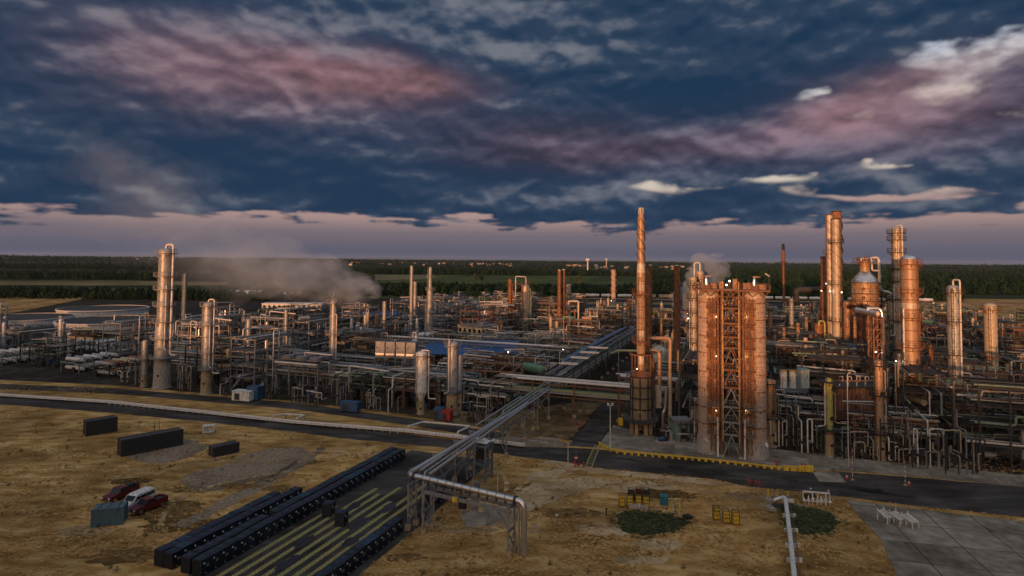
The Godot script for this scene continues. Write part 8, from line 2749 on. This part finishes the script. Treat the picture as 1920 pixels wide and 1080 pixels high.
func storage_outline() -> PackedVector2Array:
	var b0 := g(560, 972)
	var poly := PackedVector2Array()
	for q in [[-1.2, -19.0], [18.5, -19.0], [18.5, 4.0], [17.0, 36.0], [-1.2, 36.0]]:
		var p: Vector3 = Vector3(b0.x, 0, b0.z) + UX * q[0] + VX * q[1]
		poly.append(Vector2(p.x, p.z))
	return poly


func build_storage_yard():
	var b0 := g(560, 972)
	var P := func(u: float, v: float) -> Vector3: return Vector3(b0.x, 0, b0.z) + UX * u + VX * v
	var poly := storage_outline()
	var pad := structure("storage_pad", MB.new().slab(poly, 0.022), M.asphalt, "dark asphalt pad with yellow stripes beside the blue boxes")
	for k in 6:
		var at: Vector3 = P.call([6.0, 9.5, 8.0, 12.0, 5.0, 10.5][k], [-6.0, 2.0, -12.0, -3.0, 7.0, 9.0][k])
		var c := PackedVector2Array()
		for j in 14:
			var rr := rng.randf_range(0.7, 1.3)
			c.append(Vector2(at.x, at.z) + Vector2(UX.x, UX.z) * cos(TAU * j / 14.0) * rr * 0.9 + Vector2(VX.x, VX.z) * sin(TAU * j / 14.0) * rr * 2.2)
		part(pad, "oil_stain", MB.new().slab(c, 0.032 + 0.001 * k), M.oil_stain)
	for k in 7:
		var u := 2.4 + k * 1.75
		var v0 := -18.0
		var v1: float = [6.0, 15.0, 13.0, 17.0, 11.0, 22.0, 17.0][k]
		var seg := v0
		while seg < v1:
			var l := minf(5.2, v1 - seg)
			var c := PackedVector2Array()
			for q in [[u - 0.36, seg], [u + 0.36, seg], [u + 0.36, seg + l - 0.02], [u - 0.36, seg + l - 0.02]]:
				var p: Vector3 = P.call(q[0], q[1])
				c.append(Vector2(p.x, p.z))
			part(pad, "stripe", MB.new().slab(c, 0.027), M.worn_yellow)
			seg += 5.2
	# one box, then its copies
	var proto := thing("blue_tank_box", "dark blue lidded tank box in the double row along the striped pad", "tank box", Vector3.ZERO, GRID, "tank boxes in the double row")
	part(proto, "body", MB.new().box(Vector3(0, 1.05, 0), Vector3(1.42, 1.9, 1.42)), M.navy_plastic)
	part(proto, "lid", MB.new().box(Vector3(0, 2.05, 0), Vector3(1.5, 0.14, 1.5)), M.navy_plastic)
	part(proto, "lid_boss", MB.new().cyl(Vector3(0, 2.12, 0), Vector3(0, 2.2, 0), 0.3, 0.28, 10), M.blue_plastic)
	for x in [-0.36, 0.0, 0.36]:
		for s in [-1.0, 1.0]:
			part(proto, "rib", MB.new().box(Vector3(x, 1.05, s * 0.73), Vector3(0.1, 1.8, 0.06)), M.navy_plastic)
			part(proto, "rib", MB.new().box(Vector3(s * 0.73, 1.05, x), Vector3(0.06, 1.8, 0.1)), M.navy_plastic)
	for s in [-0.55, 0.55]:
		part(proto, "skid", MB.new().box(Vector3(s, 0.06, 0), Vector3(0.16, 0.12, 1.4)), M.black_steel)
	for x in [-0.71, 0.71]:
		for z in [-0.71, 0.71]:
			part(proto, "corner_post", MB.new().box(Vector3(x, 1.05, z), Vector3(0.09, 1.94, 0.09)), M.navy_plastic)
	part(proto, "label_plate", MB.new().box(Vector3(0.77, 1.2, -0.2), Vector3(0.03, 0.3, 0.4)), M.galvanised)
	part(proto, "outlet", MB.new().cyl(Vector3(0.72, 0.3, 0.0), Vector3(0.86, 0.3, 0.0), 0.1, 0.1, 8), M.galvanised)
	part(proto, "valve_tag", MB.new().cyl(Vector3(0.72, 1.62, 0.3), Vector3(0.80, 1.62, 0.3), 0.12, 0.12, 10), M.white_paint)
	proto.set_meta("plain_name", "blue_tank_box")
	var blue: Material = M.blue_plastic
	var first := true
	var rows := [[0.0, -18.0, 30.0, "the stripe-side row", "tank boxes in the double row"], [-1.85, -18.0, 30.0, "the second row", "tank boxes in the double row"],
		[-4.9, -18.0, 5.5, "the block's inner row", "tank boxes in the short block"], [-6.6, -18.0, 3.8, "the block's grass row", "tank boxes in the short block"],
		[16.6, -19.0, 1.4, "the silver pipe row", "tank boxes in the single row"], [16.6, 12.0, 15.0, "the pair under pipes", "tank boxes in the single row"]]
	for a in rows:
		var v: float = a[1]
		var nth := 0
		while v < a[2]:
			var at: Vector3 = P.call(a[0] + rng.randf_range(-0.06, 0.06), v)
			at.y = 0.03
			v += 1.53
			if rng.randf() < 0.02:
				continue
			var o: Node3D
			if first:
				o = proto
				o.position = at
				first = false
			else:
				o = copy(proto, at, GRID + rng.randf_range(-0.02, 0.02))
			nth += 1
			o.set_meta("label", "dark blue tank box, %s from the near end of %s" % [ordinal(nth), a[3]])
			o.set_meta("group", a[4])
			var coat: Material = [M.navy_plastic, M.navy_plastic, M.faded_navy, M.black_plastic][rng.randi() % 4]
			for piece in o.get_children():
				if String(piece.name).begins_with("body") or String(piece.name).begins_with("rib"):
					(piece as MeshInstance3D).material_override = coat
			o.scale = Vector3(1.0, rng.randf_range(0.97, 1.02), 1.0)
			if rng.randf() < 0.14:
				(o.get_node("lid") as MeshInstance3D).material_override = blue
	for a in [[616, 967, "dark blue tank box standing loose on the striped pad"], [640, 985, "dark blue tank box with a pale lid loose at the near end of the stripes"]]:
		var o := copy(proto, g(a[0], a[1]) + Vector3.UP * 0.03, GRID + 0.2)
		o.set_meta("label", a[2])
		o.remove_meta("group")
	for c in get_children():
		if c.has_meta("plain_name"):
			c.remove_meta("plain_name")


# ---------------------------------------------------------------- vehicles and containers
func wheel(t: Node3D, p: Vector3, r: float, w: float):
	var y := part(t, "wheel", MB.new().lathe(Vector3.ZERO, [[r * 0.6, -w / 2], [r * 0.92, -w / 2], [r, -w * 0.3], [r, w * 0.3], [r * 0.92, w / 2], [r * 0.6, w / 2]], 18), M.tyre)
	y.transform = Transform3D(Basis(Vector3.RIGHT, PI / 2), p)
	part(y, "rim", MB.new().cyl(Vector3(0, -w * 0.42, 0), Vector3(0, w * 0.42, 0), r * 0.62, -1, 14), M.chrome)


func pickup(label: String, at: Vector3, turn: float, rack_on: bool):
	# local x runs from tail to nose
	var t := thing("pickup_truck", label, "pickup truck", at, turn)
	var m: Material = M.maroon_paint
	var lower := PackedVector2Array([Vector2(-2.75, 0.45), Vector2(2.65, 0.45), Vector2(2.75, 0.8), Vector2(2.62, 1.08), Vector2(1.15, 1.18), Vector2(-2.75, 1.18)])
	part(t, "body", MB.new().prism(lower, -0.95, 0.95), m)
	var cab := PackedVector2Array([Vector2(-0.75, 1.18), Vector2(1.25, 1.18), Vector2(0.62, 1.82), Vector2(-0.62, 1.84)])
	part(t, "cab", MB.new().prism(cab, -0.84, 0.84), M.glass_dark)
	part(t, "cab_roof", MB.new().box(Vector3(0.0, 1.86, 0), Vector3(1.3, 0.09, 1.62)), m)
	for q in [[-0.70, -0.62], [1.22, 0.6], [0.25, 0.2]]:
		for z in [-0.85, 0.85]:
			part(t, "pillar", MB.new().bar(Vector3(q[0], 1.16, z), Vector3(q[1], 1.84, z), 0.09), m)
	part(t, "bed", MB.new().box(Vector3(-1.75, 1.20, 0), Vector3(1.85, 0.05, 1.6)), M.black_steel)
	for z in [-0.9, 0.9]:
		part(t, "bed_side", MB.new().box(Vector3(-1.75, 1.3, z), Vector3(2.0, 0.3, 0.1)), m)
	part(t, "tailgate", MB.new().box(Vector3(-2.72, 1.3, 0), Vector3(0.08, 0.3, 1.7)), m)
	part(t, "bumper", MB.new().box(Vector3(2.74, 0.55, 0), Vector3(0.16, 0.22, 1.8)), M.chrome)
	part(t, "rear_bumper", MB.new().box(Vector3(-2.8, 0.55, 0), Vector3(0.14, 0.2, 1.8)), M.chrome)
	part(t, "grille", MB.new().box(Vector3(2.72, 0.85, 0), Vector3(0.06, 0.24, 1.0)), M.black_steel)
	for z in [-0.7, 0.7]:
		part(t, "headlight", MB.new().box(Vector3(2.71, 0.88, z), Vector3(0.08, 0.18, 0.34)), M.white_paint)
		part(t, "mirror", MB.new().box(Vector3(0.85, 1.35, z * 1.5), Vector3(0.12, 0.22, 0.16)), M.black_steel)
	for x in [-1.75, 1.75]:
		for z in [-0.86, 0.86]:
			wheel(t, Vector3(x, 0.40, z), 0.40, 0.27)
	if rack_on:
		for x in [-2.6, -1.7, -0.85]:
			for z in [-0.85, 0.85]:
				part(t, "rack_post", MB.new().bar(Vector3(x, 1.4, z), Vector3(x, 2.0, z), 0.07), M.black_steel)
		for z in [-0.85, 0.85]:
			part(t, "rack_rail", MB.new().bar(Vector3(-2.6, 2.0, z), Vector3(-0.85, 2.0, z), 0.07), M.black_steel)
		part(t, "load", MB.new().box(Vector3(-1.7, 1.5, 0), Vector3(1.5, 0.5, 1.2)), M.black_steel)


func build_vehicles():
	var heading := atan2(-0.934, -0.357)      # nose towards the camera
	pickup("maroon pickup truck with an empty bed beside the white van", g(277, 956), heading - 0.06, false)
	pickup("maroon pickup truck with a loaded rack behind the white van", g(226, 934), heading + 0.06, true)
	# the van
	var t := thing("white_van", "white van with a dark window strip between the two maroon trucks", "van", g(258, 948), heading + 0.08)
	var prof := PackedVector2Array([Vector2(-2.6, 0.45), Vector2(2.55, 0.45), Vector2(2.68, 0.75), Vector2(2.55, 1.12), Vector2(1.75, 1.30), Vector2(1.05, 1.98), Vector2(0.7, 2.08), Vector2(-2.45, 2.08), Vector2(-2.6, 1.9)])
	part(t, "body", MB.new().prism(prof, -0.98, 0.98), M.white_paint)
	part(t, "roof", MB.new().box(Vector3(-0.85, 2.11, 0), Vector3(3.0, 0.07, 1.75)), M.white_paint)
	for z in [-1.0, 1.0]:
		for q in [[-2.25, -0.75], [-0.62, 0.35], [0.45, 1.15]]:
			part(t, "side_window", MB.new().box(Vector3((q[0] + q[1]) / 2, 1.62, z * 0.985), Vector3(q[1] - q[0], 0.46, 0.05)), M.glass_dark)
		part(t, "side_trim", MB.new().box(Vector3(-0.2, 0.75, z * 0.99), Vector3(4.4, 0.12, 0.04)), M.dark_steel)
		part(t, "mirror", MB.new().box(Vector3(1.35, 1.45, z * 1.12), Vector3(0.12, 0.24, 0.16)), M.black_steel)
		part(t, "headlight", MB.new().box(Vector3(2.6, 0.9, z * 0.72), Vector3(0.1, 0.2, 0.36)), M.chrome)
	part(t, "windscreen", MB.new().box(Vector3(1.43, 1.66, 0), Vector3(0.05, 0.86, 1.66), Basis(Vector3.BACK, 0.80)), M.glass_dark)
	part(t, "rear_window", MB.new().box(Vector3(-2.61, 1.6, 0), Vector3(0.05, 0.45, 1.5)), M.glass_dark)
	part(t, "bumper", MB.new().box(Vector3(2.66, 0.55, 0), Vector3(0.14, 0.2, 1.8)), M.dark_steel)
	for x in [-1.7, 1.75]:
		for z in [-0.88, 0.88]:
			wheel(t, Vector3(x, 0.38, z), 0.38, 0.25)
	# the corrugated container
	container("shipping_container", "blue-grey corrugated container beside the maroon truck", g(205, 981), Vector3(4.2, 2.5, 2.4), 0.32, M.steel_blue, true)
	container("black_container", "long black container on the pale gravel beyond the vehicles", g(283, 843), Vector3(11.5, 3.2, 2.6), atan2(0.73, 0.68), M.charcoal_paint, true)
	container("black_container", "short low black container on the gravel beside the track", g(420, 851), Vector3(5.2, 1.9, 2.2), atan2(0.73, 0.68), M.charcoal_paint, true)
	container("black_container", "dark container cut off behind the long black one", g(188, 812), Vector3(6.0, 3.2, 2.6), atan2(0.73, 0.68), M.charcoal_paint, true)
	t = thing("white_skid", "small white frame skid with two drums standing on the grass", "skid", g(391, 811), 0.3)
	part(t, "base", MB.new().box(Vector3(0, 0.2, 0), Vector3(2.4, 0.2, 1.4)), M.white_paint)
	for x in [-1.1, -0.35, 1.1]:
		for z in [-0.6, 0.6]:
			part(t, "post", MB.new().box(Vector3(x, 0.9, z), Vector3(0.14, 1.3, 0.14)), M.white_paint)
	part(t, "top", MB.new().box(Vector3(0, 1.6, 0), Vector3(2.4, 0.16, 1.4)), M.white_paint)
	for x in [-0.75, 0.4]:
		part(t, "drum", MB.new().cyl(Vector3(x, 0.3, 0), Vector3(x, 1.4, 0), 0.3, -1, 12), M.white_paint)
	for z in [-0.6, 0.6]:
		part(t, "runner", MB.new().box(Vector3(0, 0.06, z), Vector3(2.8, 0.12, 0.16)), M.dark_steel)
	for k in 2:
		post("marker_post", "slim dark pole standing behind the long black container", "pole", g([289, 298][k], [816, 815][k]), 3.2, 0.06, M.dark_steel, "dark poles by the container")


func container(called: String, label: String, at: Vector3, s: Vector3, turn: float, m: Material, ribs: bool):
	var t := thing(called, label, "container", at, turn)
	part(t, "body", MB.new().box(Vector3(0, s.y / 2 + 0.12, 0), Vector3(s.x - 0.12, s.y - 0.1, s.z - 0.12)), m)
	for x in [-1.0, 1.0]:
		for z in [-1.0, 1.0]:
			part(t, "corner_post", MB.new().box(Vector3(x * (s.x / 2 - 0.06), s.y / 2 + 0.1, z * (s.z / 2 - 0.06)), Vector3(0.16, s.y, 0.16)), m)
	for z in [-1.0, 1.0]:
		for y in [0.14, s.y + 0.06]:
			part(t, "side_rail", MB.new().box(Vector3(0, y, z * (s.z / 2 - 0.06)), Vector3(s.x, 0.14, 0.15)), m)
	if ribs:
		var n := int(s.x / 0.28)
		for k in n:
			for z in [-1.0, 1.0]:
				part(t, "corrugation", MB.new().box(Vector3(-s.x / 2 + 0.2 + k * (s.x - 0.4) / n + 0.1, s.y / 2 + 0.1, z * (s.z / 2 - 0.05)), Vector3(0.13, s.y - 0.2, 0.12)), m)
		for k in 8:
			part(t, "corrugation", MB.new().box(Vector3(s.x / 2 - 0.05, s.y / 2 + 0.1, -s.z / 2 + 0.25 + k * (s.z - 0.5) / 7.0), Vector3(0.06, s.y - 0.2, 0.13)), m)
	for k in 3:
		part(t, "roof_bow", MB.new().box(Vector3(-s.x * 0.3 + k * s.x * 0.3, s.y + 0.10, 0), Vector3(0.12, 0.05, s.z - 0.3)), M.dark_steel)


# ---------------------------------------------------------------- small lit lamps in the plant
func build_lamps():
	var lit := StandardMaterial3D.new()
	lit.resource_name = "lit_lamp"
	lit.albedo_color = Color(0.95, 0.95, 0.9)
	lit.emission_enabled = true
	lit.emission = Color(1.0, 0.95, 0.85)
	lit.emission_energy_multiplier = 2.0
	var i := 0
	for a in [[1056, 655, 235.0], [1484, 590, 320.0], [1478, 597, 300.0], [1504, 592, 310.0], [1501, 575, 380.0], [1540, 545, 230.0], [1549, 532, 225.0], [1556, 546, 200.0], [1656, 645, 165.0], [1680, 677, 150.0], [1642, 660, 160.0], [1289, 588, 300.0], [1290, 597, 260.0], [1368, 527, 128.0], [1362, 534, 128.0], [1578, 548, 190.0],
			[953, 660, 210.0], [1146, 564, 400.0], [1320, 640, 160.0], [1195, 692, 150.0]]:
		var p := ad(a[0], a[1], a[2])
		var t := thing("plant_lamp", "small lit white lamp on a thin pole among the units", "lamp", Vector3(p.x, 0, p.z), 0.0, "lit lamps among the units")
		part(t, "pole", MB.new().bar(Vector3.ZERO, Vector3(0, p.y - 0.2, 0), 0.10), M.dark_steel)
		var s := SphereMesh.new()
		s.radius = 0.2
		s.height = 0.4
		s.radial_segments = 10
		s.rings = 6
		put(t, "lamp_bulb", s, lit, Vector3(0, p.y, 0))
		var l := OmniLight3D.new()
		l.name = "lamp_light"
		l.light_color = Color(1.0, 0.93, 0.8)
		l.light_energy = 0.9
		l.omni_range = 40.0
		l.light_size = 0.2
		l.shadow_enabled = true
		l.position = Vector3(0, p.y, 0.26)
		t.add_child(l)
		i += 1
	# warm lamps under the platforms of the tall drums
	for a in [[1343.0, 594, 126.3], [1399.0, 594, 126.3], [1343.0, 668, 126.3], [1399.0, 668, 126.3], [1343.0, 770, 126.3], [1399.0, 770, 126.3]]:
		var p := ad(a[0], a[1], a[2])
		var t := thing("drum_lamp", "small warm lamp under a walkway of the tall drums", "lamp", p, 0.0, "warm lamps on the drum walkways")
		var s := SphereMesh.new()
		s.radius = 0.12
		s.height = 0.24
		s.radial_segments = 10
		s.rings = 6
		put(t, "lamp_bulb", s, lit)
		part(t, "stem", MB.new().bar(Vector3(0, 0.1, 0), Vector3(0, 0.7, 0), 0.05), M.dark_steel)
		var l := OmniLight3D.new()
		l.name = "lamp_light"
		l.light_color = Color(1.0, 0.75, 0.35)
		l.light_energy = 0.8
		l.omni_range = 30.0
		l.light_size = 0.12
		l.shadow_enabled = true
		l.position = Vector3(0, 0, -0.2)
		t.add_child(l)


# ---------------------------------------------------------------- steam
func plume(label: String, spots: Array, sd: int):
	# spots: [px, py, depth, radius px, density]; each is broken into many thin overlapping puffs
	var r := RandomNumberGenerator.new()
	r.seed = sd
	var first := ad(spots[0][0], spots[0][1], spots[0][2])
	var t := thing("steam_plume", label, "steam", first)
	t.set_meta("kind", "stuff")
	for s in spots:
		var R := wpx(s[3], s[2])
		for k in s[5]:
			var p := ad(s[0], s[1], s[2]) + Vector3(r.randfn() * R * 0.55, r.randfn() * R * 0.4, r.randfn() * R * 0.4)
			var f := FogVolume.new()
			f.name = "puff"
			f.shape = RenderingServer.FOG_VOLUME_SHAPE_ELLIPSOID
			var q: float = R * [0.45, 0.7, 1.0, 1.6][r.randi() % 4]
			f.size = Vector3(q * r.randf_range(1.0, 1.7), q * r.randf_range(0.6, 1.0), q)
			f.position = p - first
			f.rotation.z = r.randf_range(-0.7, 0.7)
			var m := FogMaterial.new()
			m.density = s[4] / q
			m.albedo = Color(0.86, 0.93, 1.0)
			f.material = m
			t.add_child(f, true)


func build_steam():
	# the last number but one is how much of the light one puff holds back, the last how many there are
	plume("white steam drifting between the dark stack and the pale ringed column", [[1283, 592, 190.0, 7, 0.35, 16], [1284, 574, 190.0, 10, 0.5, 26], [1286, 558, 190.0, 12, 0.5, 28], [1293, 543, 190.0, 15, 0.42, 26], [1316, 528, 190.0, 20, 0.4, 28], [1332, 510, 180.0, 21, 0.38, 28], [1322, 494, 180.0, 20, 0.2, 22]], 3)
	plume("broad white steam cloud drifting sideways over the left-hand units", [[690, 545, 300.0, 20, 0.14, 16], [655, 534, 300.0, 32, 0.15, 24], [600, 518, 300.0, 42, 0.14, 28], [540, 515, 300.0, 48, 0.12, 28], [480, 503, 300.0, 54, 0.09, 26], [420, 485, 300.0, 60, 0.05, 22], [350, 430, 300.0, 72, 0.035, 20], [285, 365, 300.0, 72, 0.03, 18], [225, 310, 300.0, 66, 0.03, 16]], 8)
